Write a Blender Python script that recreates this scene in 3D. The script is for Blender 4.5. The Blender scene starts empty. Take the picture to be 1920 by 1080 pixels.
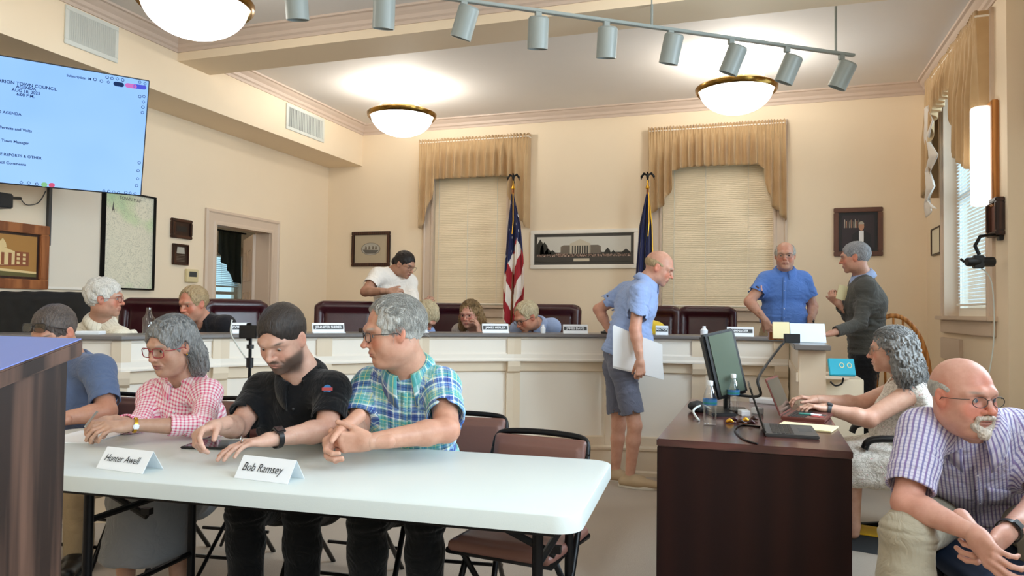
import bpy, bmesh, math, random, openvdb
import numpy as np
from mathutils import Vector, Matrix
random.seed(7)
SC = bpy.context.scene
COL = SC.collection
# ---------------------------------------------------------------- camera
FPX = 1385.0                                       # focal length in pixels of a 1920 wide frame
CY = np.array([470 / FPX, 48 / FPX, 1.0]); CY /= np.linalg.norm(CY)          # room depth axis seen by the camera
CX = np.array([4077 / FPX, 9 / FPX, -1.0]); CX -= CX.dot(CY) * CY; CX /= np.linalg.norm(CX)
CZ = np.cross(CX, CY); CZ = -CZ if CZ[1] > 0 else CZ
CAMR = np.array([CX, CY, CZ])                      # camera (x right, y down, z forward) -> world
CAM = np.array([0.0, 0.0, 1.30])
def at(px, py, d): return CAM + CAMR @ np.array([(px - 960) / FPX, (py - 540) / FPX, 1.0]) * d
def ray(px, py): return CAMR @ np.array([(px - 960) / FPX, (py - 540) / FPX, 1.0])
def onz(px, py, z): d = ray(px, py); return CAM + d * (z - CAM[2]) / d[2]
def ony(px, py, y): d = ray(px, py); return CAM + d * y / d[1]
def onx(px, py, x): d = ray(px, py); return CAM + d * x / d[0]
cd = bpy.data.cameras.new('camera'); cam = bpy.data.objects.new('camera', cd); COL.objects.link(cam)
cd.sensor_width = 36; cd.lens = 36 * FPX / 1920; cd.clip_start = .05; cd.clip_end = 200
Rb = CAMR @ np.diag([1, -1, -1])
cam.matrix_world = Matrix([list(Rb[0]) + [CAM[0]], list(Rb[1]) + [CAM[1]], list(Rb[2]) + [CAM[2]], [0, 0, 0, 1]])
SC.camera = cam
# ---------------------------------------------------------------- world and light
w = bpy.data.worlds.new('world'); SC.world = w; w.use_nodes = True
w.node_tree.nodes['Background'].inputs[0].default_value = (.50, .80, .92, 1)
w.node_tree.nodes['Background'].inputs[1].default_value = 1.3
SC.view_settings.view_transform = 'Standard'; SC.view_settings.look = 'None'; SC.view_settings.gamma = 1
SC.view_settings.use_curve_mapping = False
SC.view_settings.exposure = -0.06
SC.cycles.max_bounces = 8; SC.cycles.diffuse_bounces = 5; SC.cycles.glossy_bounces = 3; SC.cycles.transmission_bounces = 6; SC.cycles.transparent_max_bounces = 10
SC.cycles.use_denoising = True; SC.cycles.caustics_reflective = False; SC.cycles.caustics_refractive = False
SC.cycles.sample_clamp_indirect = 4
def area(name, loc, rot, sx, sy, energy, col, spread=180):
    l = bpy.data.lights.new(name, 'AREA'); l.shape = 'RECTANGLE'; l.size = sx; l.size_y = sy; l.energy = energy; l.color = col; l.spread = math.radians(spread)
    o = bpy.data.objects.new(name, l); COL.objects.link(o); o.location = loc; o.rotation_euler = rot; return o
# ---------------------------------------------------------------- geometry engine
def V(*a): return np.array(a if len(a) > 1 else a[0], float)
def unit(v):
    v = np.array(v, float); n = np.linalg.norm(v); return v / n if n > 1e-9 else v
def lerp(a, b, t): return np.array(a, float) * (1 - t) + np.array(b, float) * t

def _hash(ix, iy, iz, s):
    n = (ix * 374761393 + iy * 668265263 + iz * 2147483647 + s * 974711) & 0xffffffff
    n = ((n ^ (n >> 13)) * 1274126177) & 0xffffffff
    n = ((n ^ (n >> 16)) * 2246822519) & 0xffffffff
    return ((n >> 8) & 0xffff) / 32767.5 - 1.0
def vnoise(P, s=0):
    i = np.floor(P).astype(np.int64); f = P - i; f = f * f * (3 - 2 * f)
    r = 0
    for dx in (0, 1):
        wx = f[:, 0] if dx else 1 - f[:, 0]
        for dy in (0, 1):
            wy = f[:, 1] if dy else 1 - f[:, 1]
            for dz in (0, 1):
                wz = f[:, 2] if dz else 1 - f[:, 2]
                r = r + wx * wy * wz * _hash(i[:, 0] + dx, i[:, 1] + dy, i[:, 2] + dz, s)
    return r

class SDF:
    """A solid described by rounded cones and ellipsoids melted together, polygonised through a voxel grid."""
    def __init__(s): s.ops = []
    def cone(s, a, b, ra, rb=None, k=.02, flat=None, op='add'):
        rb = ra if rb is None else rb
        a = np.array(a, float); b = np.array(b, float)
        R = max(ra, rb)
        if flat is not None: R = R / flat[1]
        lo = np.minimum(a, b) - R; hi = np.maximum(a, b) + R
        s.ops.append((op, 'cone', (a, b, ra, rb, flat), k, lo, hi)); return s
    def ell(s, c, r, rot=None, k=.02, op='add'):
        c = np.array(c, float); r = np.array(r, float)
        if r.ndim == 0: r = np.array([r, r, r], float)
        R = r.max() if rot is not None else r
        s.ops.append((op, 'ell', (c, r, rot), k, c - R, c + R)); return s
    def box(s, c, half, rnd=.01, rot=None, k=.01, op='add'):
        c = np.array(c, float); half = np.array(half, float)
        R = np.abs(rot) @ half if rot is not None else half
        s.ops.append((op, 'box', (c, half, rnd, rot), k, c - R, c + R)); return s
    def chain(s, pts, rs, k=.02, flat=None, op='add'):
        for i in range(len(pts) - 1): s.cone(pts[i], pts[i + 1], rs[i], rs[i + 1], k, flat, op)
        return s
    def clip(s, point, normal, k=.004):           # removes what lies on the side the normal points to
        s.ops.append(('clip', 'plane', (np.array(point, float), unit(normal)), k, None, None)); return s
    def local(s, O, R, fn):                        # run fn in a local frame: fn gets a transform
        fn(s, lambda p: O + R @ np.array(p, float), R)
    def bounds(s):
        lo = np.min([o[4] for o in s.ops if o[0] == 'add'], 0); hi = np.max([o[5] for o in s.ops if o[0] == 'add'], 0)
        return lo, hi
    @staticmethod
    def _dist(kind, pr, P):
        if kind == 'cone':
            a, b, ra, rb, flat = pr
            q = P - a; ab = b - a
            if flat is not None:
                u, f = flat
                q = q - np.outer(q @ u, u) * (1 - f); ab = ab - u * (ab @ u) * (1 - f)
            L = ab @ ab
            t = np.clip((q @ ab) / L, 0, 1) if L > 1e-12 else np.zeros(len(P))
            d = q - t[:, None] * ab
            return np.sqrt(np.einsum('ij,ij->i', d, d)) - (ra + (rb - ra) * t)
        if kind == 'ell':
            c, r, rot = pr
            q = P - c
            if rot is not None: q = q @ rot
            k0 = np.sqrt(np.einsum('ij,ij->i', q / r, q / r)); q2 = q / (r * r)
            k1 = np.sqrt(np.einsum('ij,ij->i', q2, q2)) + 1e-9
            return k0 * (k0 - 1) / k1
        if kind == 'box':
            c, h, rn, rot = pr
            q = P - c
            if rot is not None: q = q @ rot
            q = np.abs(q) - (h - rn); m = np.maximum(q, 0)
            return np.sqrt(np.einsum('ij,ij->i', m, m)) + np.minimum(q.max(1), 0) - rn
        a, n = pr
        return (P - a) @ n
    def eval(s, P, margin):
        d = np.full(len(P), 1.0)
        for op, kind, pr, k, lo, hi in s.ops:
            if lo is None: idx = slice(None)
            else:
                m = margin + k
                idx = np.nonzero(((P > lo - m) & (P < hi + m)).all(1))[0]
                if len(idx) == 0: continue
            e = s._dist(kind, pr, P[idx]); o = d[idx]
            if op == 'add':
                h = np.maximum(k - np.abs(o - e), 0) / k
                d[idx] = np.minimum(o, e) - h * h * k * .25
            else:
                if op == 'sub': e = -e
                h = np.maximum(k - np.abs(o - e), 0) / k
                d[idx] = np.maximum(o, e) + h * h * k * .25
        return d
    def mesh(s, vox=.004, disp=None):
        S = 6
        lo, hi = s.bounds(); lo = lo - vox * 3; hi = hi + vox * 3
        n = np.ceil((hi - lo) / (vox * S)).astype(int) + 1
        cs = vox * S; band = cs * .95
        g = np.stack(np.meshgrid(*[np.arange(k) for k in n], indexing='ij'), -1).reshape(-1, 3)
        cc = lo + (g + .5) * cs - vox * .5
        d = s.eval(cc, band * 1.3)
        near = np.nonzero(np.abs(d) < band)[0]
        arr = np.repeat(np.repeat(np.repeat(np.where(d < 0, -cs, cs).reshape(n).astype(np.float32), S, 0), S, 1), S, 2)
        off = np.stack(np.meshgrid(*[np.arange(S)] * 3, indexing='ij'), -1).reshape(-1, 3)
        for c0 in range(0, len(near), 3000):
            gi = (g[near[c0:c0 + 3000]][:, None, :] * S + off[None]).reshape(-1, 3)
            P = lo + gi * vox
            v = s.eval(P, vox * 4)
            if disp is not None: v = v + disp(P)
            arr[gi[:, 0], gi[:, 1], gi[:, 2]] = np.clip(v, -cs, cs)
        arr[0] = arr[-1] = cs; arr[:, 0] = arr[:, -1] = cs; arr[:, :, 0] = arr[:, :, -1] = cs
        gr = openvdb.FloatGrid(cs); gr.copyFromArray(arr)
        pts, quads = gr.convertToQuads(0.0)
        return lo + np.array(pts, float) * vox, np.array(quads, int)

def mesh_from(name, pts, faces, smooth=True):
    me = bpy.data.meshes.new(name)
    if isinstance(faces, np.ndarray) and len(faces):
        k = faces.shape[1]
        me.vertices.add(len(pts)); me.vertices.foreach_set('co', np.asarray(pts, np.float32).ravel())
        me.loops.add(faces.size); me.loops.foreach_set('vertex_index', faces.astype(np.int32)[:, ::-1].ravel())
        me.polygons.add(len(faces)); me.polygons.foreach_set('loop_start', np.arange(0, faces.size, k, dtype=np.int32))
        me.update(calc_edges=True)
    else:
        me.from_pydata([tuple(p) for p in pts], [], [tuple(int(i) for i in f) for f in faces]); me.update()
    me.polygons.foreach_set('use_smooth', [smooth] * len(me.polygons))
    return me

def link(name, me, m, parent=None):
    o = bpy.data.objects.new(name, me); COL.objects.link(o)
    if m is not None:
        me.materials.clear()
        for x in (m if isinstance(m, (list, tuple)) else [m]): me.materials.append(x)
    if parent is not None: o.parent = parent; o.matrix_parent_inverse = Matrix.Translation(-Vector(parent.location)) if parent.rotation_euler.z == 0 else parent.matrix_basis.inverted()
    return o
def sdf_obj(name, s, m, parent=None, vox=.004, disp=None, smooth=1):
    p, q = s.mesh(vox, disp)
    if smooth: p = relax(p, q, smooth)
    o = link(name, mesh_from(name, p, q), m, parent); return o
def relax(p, q, n=1, f=.5):
    i = np.concatenate([q[:, 0], q[:, 1], q[:, 2], q[:, 3], q[:, 1], q[:, 2], q[:, 3], q[:, 0]]); j = np.concatenate([q[:, 1], q[:, 2], q[:, 3], q[:, 0], q[:, 0], q[:, 1], q[:, 2], q[:, 3]])
    cnt = np.maximum(np.bincount(i, minlength=len(p)), 1)
    for _ in range(n):
        acc = np.stack([np.bincount(i, weights=p[j, c], minlength=len(p)) for c in range(3)], 1)
        p = p * (1 - f) + f * acc / cnt[:, None]
    return p
def join(parts):
    P = []; Q = []; n = 0
    for p, q in parts: P.append(p); Q.append(q + n); n += len(p)
    return np.concatenate(P), np.concatenate(Q)

def thing(name, label, cat, loc=(0, 0, 0), group=None):
    o = bpy.data.objects.new(name, None); COL.objects.link(o); o.location = tuple(float(v) for v in loc)
    o.empty_display_size = .05
    o['label'] = label; o['category'] = cat
    if group: o['group'] = group
    return o
def tag(o, label, cat, group=None):
    o['label'] = label; o['category'] = cat
    if group: o['group'] = group
    return o
def struct(o): o['kind'] = 'structure'; return o

# hard-surface builder: collects shapes into one mesh
class MB:
    def __init__(s): s.v = []; s.f = []
    def add(s, vs, fs):
        n = len(s.v); s.v += [tuple(float(c) for c in v) for v in vs]; s.f += [tuple(i + n for i in f) for f in fs]; return s
    def box(s, lo, hi, R=None, O=None):
        x0, y0, z0 = lo; x1, y1, z1 = hi
        vs = [(x, y, z) for z in (z0, z1) for x, y in ((x0, y0), (x1, y0), (x1, y1), (x0, y1))]
        if R is not None: vs = [tuple(np.array(O) + np.array(R) @ np.array(v)) for v in vs]
        return s.add(vs, [(3, 2, 1, 0), (4, 5, 6, 7), (0, 1, 5, 4), (1, 2, 6, 5), (2, 3, 7, 6), (3, 0, 4, 7)])
    def tube(s, pts, r, n=10, closed=False, cap=True):
        pts = [np.array(p, float) for p in pts]; m = len(pts); rs = r if isinstance(r, (list, tuple)) else [r] * m
        T = []
        for i in range(m):
            a = pts[(i - 1) % m] if (closed or i > 0) else pts[i]; b = pts[(i + 1) % m] if (closed or i < m - 1) else pts[i]
            T.append(unit(b - a))
        up = np.array([0, 0, 1.]) if abs(T[0][2]) < .9 else np.array([1., 0, 0])
        N = unit(np.cross(T[0], up)); vs = []
        for i in range(m):
            N = unit(N - T[i] * (N @ T[i])); B = np.cross(T[i], N)
            for j in range(n):
                a = 2 * math.pi * j / n; vs.append(pts[i] + rs[i] * (math.cos(a) * N + math.sin(a) * B))
        fs = []
        for i in range(m if closed else m - 1):
            for j in range(n):
                a = i * n + j; b = i * n + (j + 1) % n; c = ((i + 1) % m) * n + (j + 1) % n; d = ((i + 1) % m) * n + j
                fs.append((a, b, c, d))
        if cap and not closed: fs.append(tuple(range(n - 1, -1, -1))); fs.append(tuple((m - 1) * n + j for j in range(n)))
        return s.add(vs, fs)
    def lathe(s, prof, c=(0, 0, 0), n=32, R=None):
        vs = []; m = len(prof)
        for r, z in prof:
            for j in range(n):
                a = 2 * math.pi * j / n; p = np.array([r * math.cos(a), r * math.sin(a), z])
                if R is not None: p = np.array(R) @ p
                vs.append(p + np.array(c))
        fs = [(i * n + j, i * n + (j + 1) % n, (i + 1) * n + (j + 1) % n, (i + 1) * n + j) for i in range(m - 1) for j in range(n)]
        return s.add(vs, fs)
    def prism(s, poly, axis, lo, hi):      # poly in the two other axes
        n = len(poly)
        def mk(a, b, c): return {0: (c, a, b), 1: (a, c, b), 2: (a, b, c)}[axis]
        vs = [mk(a, b, lo) for a, b in poly] + [mk(a, b, hi) for a, b in poly]
        fs = [tuple(range(n))[::-1], tuple(range(n, 2 * n))] + [(i, (i + 1) % n, n + (i + 1) % n, n + i) for i in range(n)]
        return s.add(vs, fs)
    def sweep(s, prof, path, up=(0, 0, 1), closed=False):   # prof (out, up) swept along a path; 'out' is to the right of travel
        path = [np.array(p, float) for p in path]; up = np.array(up, float); m = len(path); k = len(prof); vs = []
        for i in range(m):
            a = path[i] - path[i - 1] if (i > 0 or closed) else path[1] - path[0]
            b = path[(i + 1) % m] - path[i] if (i < m - 1 or closed) else path[-1] - path[-2]
            a, b = unit(a), unit(b); t = unit(a + b); o = unit(np.cross(t, up)); c = max(.3, a @ t)
            for (x, z) in prof: vs.append(path[i] + o * x / c + up * z)
        fs = []
        for i in range(m if closed else m - 1):
            for j in range(k):
                j2 = (j + 1) % k; i2 = (i + 1) % m
                fs.append((i * k + j, i * k + j2, i2 * k + j2, i2 * k + j))
        if not closed: fs.append(tuple(range(k))[::-1]); fs.append(tuple((m - 1) * k + j for j in range(k)))
        return s.add(vs, fs)
    def build(s, name, m, parent=None, bevel=0, smooth=False, seg=2, recalc=True):
        me = bpy.data.meshes.new(name); me.from_pydata(s.v, [], s.f); me.update()
        bm = bmesh.new(); bm.from_mesh(me)
        if recalc: bmesh.ops.recalc_face_normals(bm, faces=bm.faces)
        if bevel:
            es = [e for e in bm.edges if len(e.link_faces) == 2 and e.calc_face_angle(0) > .6]
            bmesh.ops.bevel(bm, geom=es, offset=bevel, segments=seg, affect='EDGES', clamp_overlap=True)
        bm.to_mesh(me); bm.free()
        if smooth or bevel:
            me.polygons.foreach_set('use_smooth', [True] * len(me.polygons))
            if not smooth or smooth == 'auto': me.set_sharp_from_angle(angle=math.radians(38))
        return link(name, me, m, parent)
def catmull(pts, n=8, closed=False):
    P = [np.array(p, float) for p in pts]; out = []; m = len(P)
    for i in range(m if closed else m - 1):
        p0 = P[i - 1] if (i > 0 or closed) else P[0]; p1 = P[i]; p2 = P[(i + 1) % m]; p3 = P[(i + 2) % m] if (i + 2 < m or closed) else P[-1]
        for j in range(n):
            t = j / n
            out.append(.5 * (2 * p1 + (p2 - p0) * t + (2 * p0 - 5 * p1 + 4 * p2 - p3) * t * t + (3 * p1 - p0 - 3 * p2 + p3) * t ** 3))
    if not closed: out.append(P[-1])
    return out
def rotz(a): c, s = math.cos(a), math.sin(a); return np.array([[c, -s, 0], [s, c, 0], [0, 0, 1.]])
def rotx(a): c, s = math.cos(a), math.sin(a); return np.array([[1., 0, 0], [0, c, -s], [0, s, c]])
def roty(a): c, s = math.cos(a), math.sin(a); return np.array([[c, 0, s], [0, 1., 0], [-s, 0, c]])
def axisrot(ax, a):
    return np.array(Matrix.Rotation(a, 3, Vector(ax)))
def text_mesh(name, body, size, m, parent, O, R, font_shear=0, bold=0, align='CENTER', squeeze=1):
    cu = bpy.data.curves.new(name, 'FONT'); cu.body = body; cu.size = size; cu.align_x = align; cu.align_y = 'CENTER'
    cu.extrude = .0002; cu.offset = bold; cu.shear = font_shear; cu.resolution_u = 3
    o = bpy.data.objects.new(name, cu); COL.objects.link(o)
    dg = bpy.context.evaluated_depsgraph_get(); dg.update()
    me = bpy.data.meshes.new_from_object(o.evaluated_get(dg)); bpy.data.objects.remove(o)
    M = Matrix([list(R[0]) + [O[0]], list(R[1]) + [O[1]], list(R[2]) + [O[2]], [0, 0, 0, 1]])
    me.transform(Matrix.Diagonal((squeeze, 1, 1, 1))); me.transform(M); me.name = name
    return link(name, me, m, parent)
# ---------------------------------------------------------------- people
UP = V(0, 0, 1)
def frame(fwd, up):
    f = unit(fwd); r = unit(np.cross(f, up)); u = np.cross(r, f)
    return np.stack([r, f, u], 1)                  # columns: right of the person seen from behind, forward, up
def head_frame(yaw, pitch=0, roll=0):
    """yaw 0 looks to -Y (towards the camera side), +90 looks to -X; pitch>0 looks down; roll>0 tips towards own left"""
    a = math.radians(yaw); f = V(-math.sin(a), -math.cos(a), 0)
    r = unit(np.cross(f, V(0, 0, 1)))
    R = np.stack([r, f, V(0, 0, 1)], 1)
    return R @ rotx(-math.radians(pitch)) @ roty(-math.radians(roll))

def build_head(O, R, neck, sc=1.0, fat=0.0, jaw=1.0, nose=1.0, brow=1.0, female=False, vox=.0022, ear=1.0, mouth_open=0.0, neck_r=.058):
    s = SDF(); T = lambda *p: O + R @ (V(*p) * sc); q = sc
    E_ = lambda c, r, k=.02, op='add', rot=None: s.ell(T(*c), V(*r) * q, R if rot is None else R @ rot, k * q, op)
    def C_(pts, rs, k=.01, op='add', flat=None): s.chain([T(*p) for p in pts], [x * q for x in rs], k * q, flat, op)
    E_((0, -.012, .030), (.077, .099, .088))
    E_((0, .020, -.025), (.068 + fat * .006, .068, .080), .03)
    E_((0, .020, -.066), ((.054 + fat * .010) * jaw, .060, .045), .03)
    for x in (-1, 1):
        E_((x * .037, .054, -.034), (.024 + fat * .006, .023, .026), .02)
        E_((x * .043, .010, -.068), (.018 * jaw + fat * .006, .036, .024), .02)
    E_((0, .067, -.097), (.026 * jaw, .019, .020), .018)
    if fat > .3: E_((0, .030, -.105), (.040, .040, .022), .03)
    C_([(-.046, .066, .018), (-.02, .082 + .003 * brow, .021), (.02, .082 + .003 * brow, .021), (.046, .066, .018)], [.011 * brow] * 4, .02)
    for x in (-1, 1): E_((x * .033, .097, -.001), (.021, .017, .014), .014, 'sub')
    # nose
    C_([(0, .080, .012), (0, .092 + .004 * nose, -.010), (0, .097 + .011 * nose, -.030)], [.0075, .0082, .0098], .010)
    E_((0, .098 + .011 * nose, -.0325), (.0115, .0105, .0095), .006)
    for x in (-1, 1): E_((x * .0125, .093, -.0355), (.0088, .0115, .0080), .006)
    # mouth
    E_((0, .068, -.064), (.031, .024, .022), .018)
    mz = -.0665
    C_([(-.024, .0795, mz + .001), (-.009, .0905, mz + .0052), (0, .0915, mz + .0042), (.009, .0905, mz + .0052), (.024, .0795, mz + .001)], [.0025, .0042, .0042, .0042, .0025], .006)
    C_([(-.021, .0790, mz - .002), (0, .0895, mz - .0075 - mouth_open), (.021, .0790, mz - .002)], [.0028, .0055, .0028], .006)
    C_([(-.025, .084, mz), (0, .0965, mz - .0005 - mouth_open * .5), (.025, .084, mz)], [.0012, .0018 + mouth_open * .5, .0012], .003, 'sub')
    C_([(-.018, .089, mz - .017), (0, .097, mz - .018), (.018, .089, mz - .017)], [.004] * 3, .010, 'sub')
    for x in (-1, 1):                              # nasolabial fold
        C_([(x * .019, .0985, -.034), (x * .033, .082, -.060)], [.0022, .0026], .008, 'sub')
        # lids
        E_((x * .0325, .0695, .000), (.0165, .0140, .0130), .006)
        C_([(x * .0190, .0865, -.0020), (x * .0330, .0905, -.0008), (x * .0470, .0810, -.0012)], [.0026, .0052, .0026], .003, 'sub')
        # ear
        rt = rotz(x * .35) @ rotx(.15)
        E_((x * .079, -.006, -.006), (.0075, .018 * ear, .031 * ear), .006, 'add', rt)
        E_((x * .088, .000, -.003), (.0070, .0095, .0170), .005, 'sub', rt)
    # neck
    n = np.array(neck, float)
    s.cone(T(0, -.022, -.055), n + (T(0, -.022, -.055) - n) * .25, neck_r * q, neck_r * q * 1.05, .03 * q)
    s.cone(n + (T(0, -.022, -.055) - n) * .3, n, neck_r * q * 1.05, neck_r * q * 1.06, .02 * q); s.cone(n, n - V(0, 0, .03), neck_r * q * 1.06, neck_r * q * .95, .02 * q)
    p, f = s.mesh(vox)
    return relax(p, f, 1, .35), f

def local(p, O, R, sc): return ((p - O) @ R) / sc

def hand_sdf(W, d, n, side, sc=1.0, curl=(.25, .25, .25, .25), thumb=(.6, .2), spread=.10, vox=.002, lens=1.0, bend2=1.15, arm=None):
    """W wrist, d towards the fingers, n out of the palm, side=+1 when the thumb lies on d x n"""
    d = unit(d); n = unit(n - d * (n @ d)); l = np.cross(d, n) * side
    s = SDF(); P = lambda a, b, c: W + (d * a + l * b + n * c) * sc
    kx = [.027, .0095, -.0085, -.0255]             # index..little across the palm
    ky = [.094, .097, .092, .082]
    for x, y in zip(kx, ky): s.cone(P(.012, x * .55, 0), P(y, x, 0), .0135 * sc, .0105 * sc, .014 * sc)
    s.cone(P(-.06, 0, 0), P(.015, 0, 0), .025 * sc, .024 * sc, .02 * sc, (l, 1.0))
    if arm is not None: s.cone(arm, P(-.03, 0, 0), .030 * sc, .025 * sc, .02 * sc)
    s.ell(P(.030, .022, .009), V(.026, .013, .015) * sc, np.stack([unit(d * .8 + l * .5), unit(l * .8 - d * .5), n], 1), .014 * sc)
    s.ell(P(.040, -.022, .007), V(.028, .011, .012) * sc, np.stack([d, l, n], 1), .014 * sc)
    fl = [(.045, .026, .021), (.050, .030, .023), (.046, .028, .022), (.036, .021, .019)]
    fr = [.0090, .0092, .0086, .0076]; tips = []
    for i in range(4):
        c = curl[i]; a = 0.0; sp = (1.5 - i) * spread
        p = P(ky[i], kx[i], 0); dd = unit(d + l * sp); r = fr[i] * sc
        for j in range(3):
            a += c * (1.0 if j == 0 else bend2 if j == 1 else .75 * bend2)
            v = dd * math.cos(a) + n * math.sin(a)
            e = p + v * fl[i][j] * sc * lens
            s.cone(p, e, r, r * .93, (.009 if j == 0 else .003) * sc)
            if j < 2: s.ell(e, r * .99, None, .002)
            p = e; r *= .93
        tips.append(p)
    t1, t2 = thumb
    v0 = unit(d * math.cos(t1) + l * math.sin(t1) + n * t2)
    a0 = P(.018, .022, .006); a1 = a0 + v0 * .042 * sc
    v1 = unit(v0 * .95 + d * .35 + n * t2 * .6); a2 = a1 + v1 * .032 * sc
    v2 = unit(v1 + d * .25 + n * t2 * .5); a3 = a2 + v2 * .025 * sc
    s.cone(a0, a1, .0145 * sc, .0112 * sc, .012 * sc); s.cone(a1, a2, .0108 * sc, .0100 * sc, .004 * sc); s.cone(a2, a3, .0102 * sc, .0085 * sc, .003 * sc)
    p, f = s.mesh(vox)
    return relax(p, f, 1, .4), f

def arm_sdf(s, S, E, W, r=(.052, .041, .036, .026), fat=1.0, k=.03):
    r = [x * fat for x in r]
    s.cone(S, E, r[0], r[1], k)
    ax = unit(W - E); m = lerp(E, W, .28)
    s.cone(E, m, r[1], r[2] * 1.12, .02); s.cone(m, W, r[2] * 1.12, r[3], .02)
def leg_sdf(s, Hp, K, A, r=(.085, .058, .055, .036), k=.03, fat=1.0):
    r = [x * fat for x in r]
    s.cone(Hp, K, r[0], r[1], k)
    m = lerp(K, A, .3); s.cone(K, m, r[1], r[2], .02); s.cone(m, A, r[2], r[3], .02)

def torso_ops(s, P, N, SL, SR, Fv, off=0.0, belly=0.0, chest=1.0, wide=1.0, bust=0.0):
    """P pelvis, N neck base, SL/SR shoulder joints, Fv front direction"""
    ax = unit(N - P); lat = unit(SL - SR); H = np.linalg.norm(N - P)
    Fv = unit(Fv - ax * (Fv @ ax)); w = wide
    Cc = lerp(P, N, .66) - Fv * .012; Wc = lerp(P, N, .30)
    s.cone(P, Wc, .118 * w + off, .112 * w + off, .04, (lat, .74))
    s.cone(Wc, Cc, .112 * w + off, .122 * w * chest + off, .05, (lat, .76))
    s.cone(Cc, lerp(P, N, .80), .122 * w * chest + off, .095 * chest + off, .05, (lat, .66))
    mid = (SL + SR) / 2
    s.cone(lerp(SR, mid, .15), lerp(SL, mid, .15), .058 + off, .058 + off, .05)
    for S in (SL, SR):
        s.cone(lerp(N, mid, .1) - Fv * .01, lerp(N, S, .85), .050 + off * .6, .048 + off * .8, .04)
        s.ell(S, .058 + off, None, .03)
        s.ell(lerp(Cc, S, .35) + Fv * .045 - ax * .01, V(.085, .05, .07) + off, np.stack([lat, Fv, ax], 1), .04)
        if bust: s.ell(lerp(Cc, S, .38) + Fv * (.07 + bust * .3) - ax * .05, V(.075, .055 + bust, .07) + off * .5, np.stack([lat, Fv, ax], 1), .04)
    if belly:
        s.ell(lerp(P, N, .22) + Fv * (.03 + belly * .35), V(.150 * w + belly * .3, .10 + belly, .15) + off, np.stack([lat, Fv, ax], 1), .06)
    return lat, Fv, ax

def folds(amp=.006, seed=0, scale=14., dirs=None, fine=.3, boost=1.25):
    """cloth folds: stretched noise ridges; dirs = list of (centre, axis, radius, strength)"""
    def f(P):
        r = amp * .5 * vnoise(P * scale * .55 + seed, seed)
        r += amp * fine * vnoise(P * scale * 2.3 + seed * 3.1, seed + 5)
        for c, ax, rad, st in (dirs or []):
            q = P - c; w = np.exp(-np.einsum('ij,ij->i', q, q) / (rad * rad))
            t = q @ ax
            nn = vnoise(np.stack([t * 42 , (q[:, 0] + q[:, 1]) * 7, q[:, 2] * 7], 1) + seed, seed + 9)
            r += w * st * boost * (1 - 2 * np.abs(nn))
        return r
    return f

def set_uv(o, segs):
    """cloth coordinates in metres: per corner from the nearest region. segs: (a, b, ref, kind) kind 'flat' planar across, 'tube' around"""
    me = o.data; n = len(me.vertices); co = np.empty(n * 3, np.float32); me.vertices.foreach_get('co', co); co = co.reshape(-1, 3).astype(float)
    D = []; UV = []
    for a, b, ref, kind, bias in segs:
        a = np.array(a, float); b = np.array(b, float); ax = unit(b - a); L = np.linalg.norm(b - a)
        q = co - a; t = q @ ax; tc = np.clip(t, 0, L); d = np.linalg.norm(q - np.outer(tc, ax), axis=1) - bias; D.append(d)
        ref = unit(ref - ax * (np.array(ref) @ ax)); lat = np.cross(ax, ref)
        x = q @ lat; y = q @ ref
        if kind == 'flat': u = x + np.where(y > 0, 0, .5)
        else:
            r = .058; u = np.arctan2(x, y) * r
        UV.append(np.stack([u, t], 1))
    D = np.array(D); UV = np.array(UV)
    nl = len(me.loops); li = np.empty(nl, np.int32); me.loops.foreach_get('vertex_index', li)
    nf = len(me.polygons); ls = np.empty(nf, np.int32); me.polygons.foreach_get('loop_start', ls); lt = np.empty(nf, np.int32); me.polygons.foreach_get('loop_total', lt)
    fi = np.repeat(np.arange(nf), lt)
    seg = np.argmin(D, 0)[li[ls]][fi]
    uv = UV[seg, li]
    # keep the front/back side consistent within a face
    first = UV[seg, li[ls][fi]]
    jump = uv[:, 0] - first[:, 0]
    uv[:, 0] -= np.where(np.abs(jump) > .15, np.round(jump / .5) * .5 if False else 0, 0)
    l = me.uv_layers.new(name='cloth'); l.data.foreach_set('uv', uv.astype(np.float32).ravel())

def point_color(me, col, name='tone'):
    a = me.color_attributes.new(name, 'FLOAT_COLOR', 'POINT')
    c = np.ones((len(me.vertices), 4), np.float32); c[:, :3] = col; a.data.foreach_set('color', c.ravel())

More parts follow.
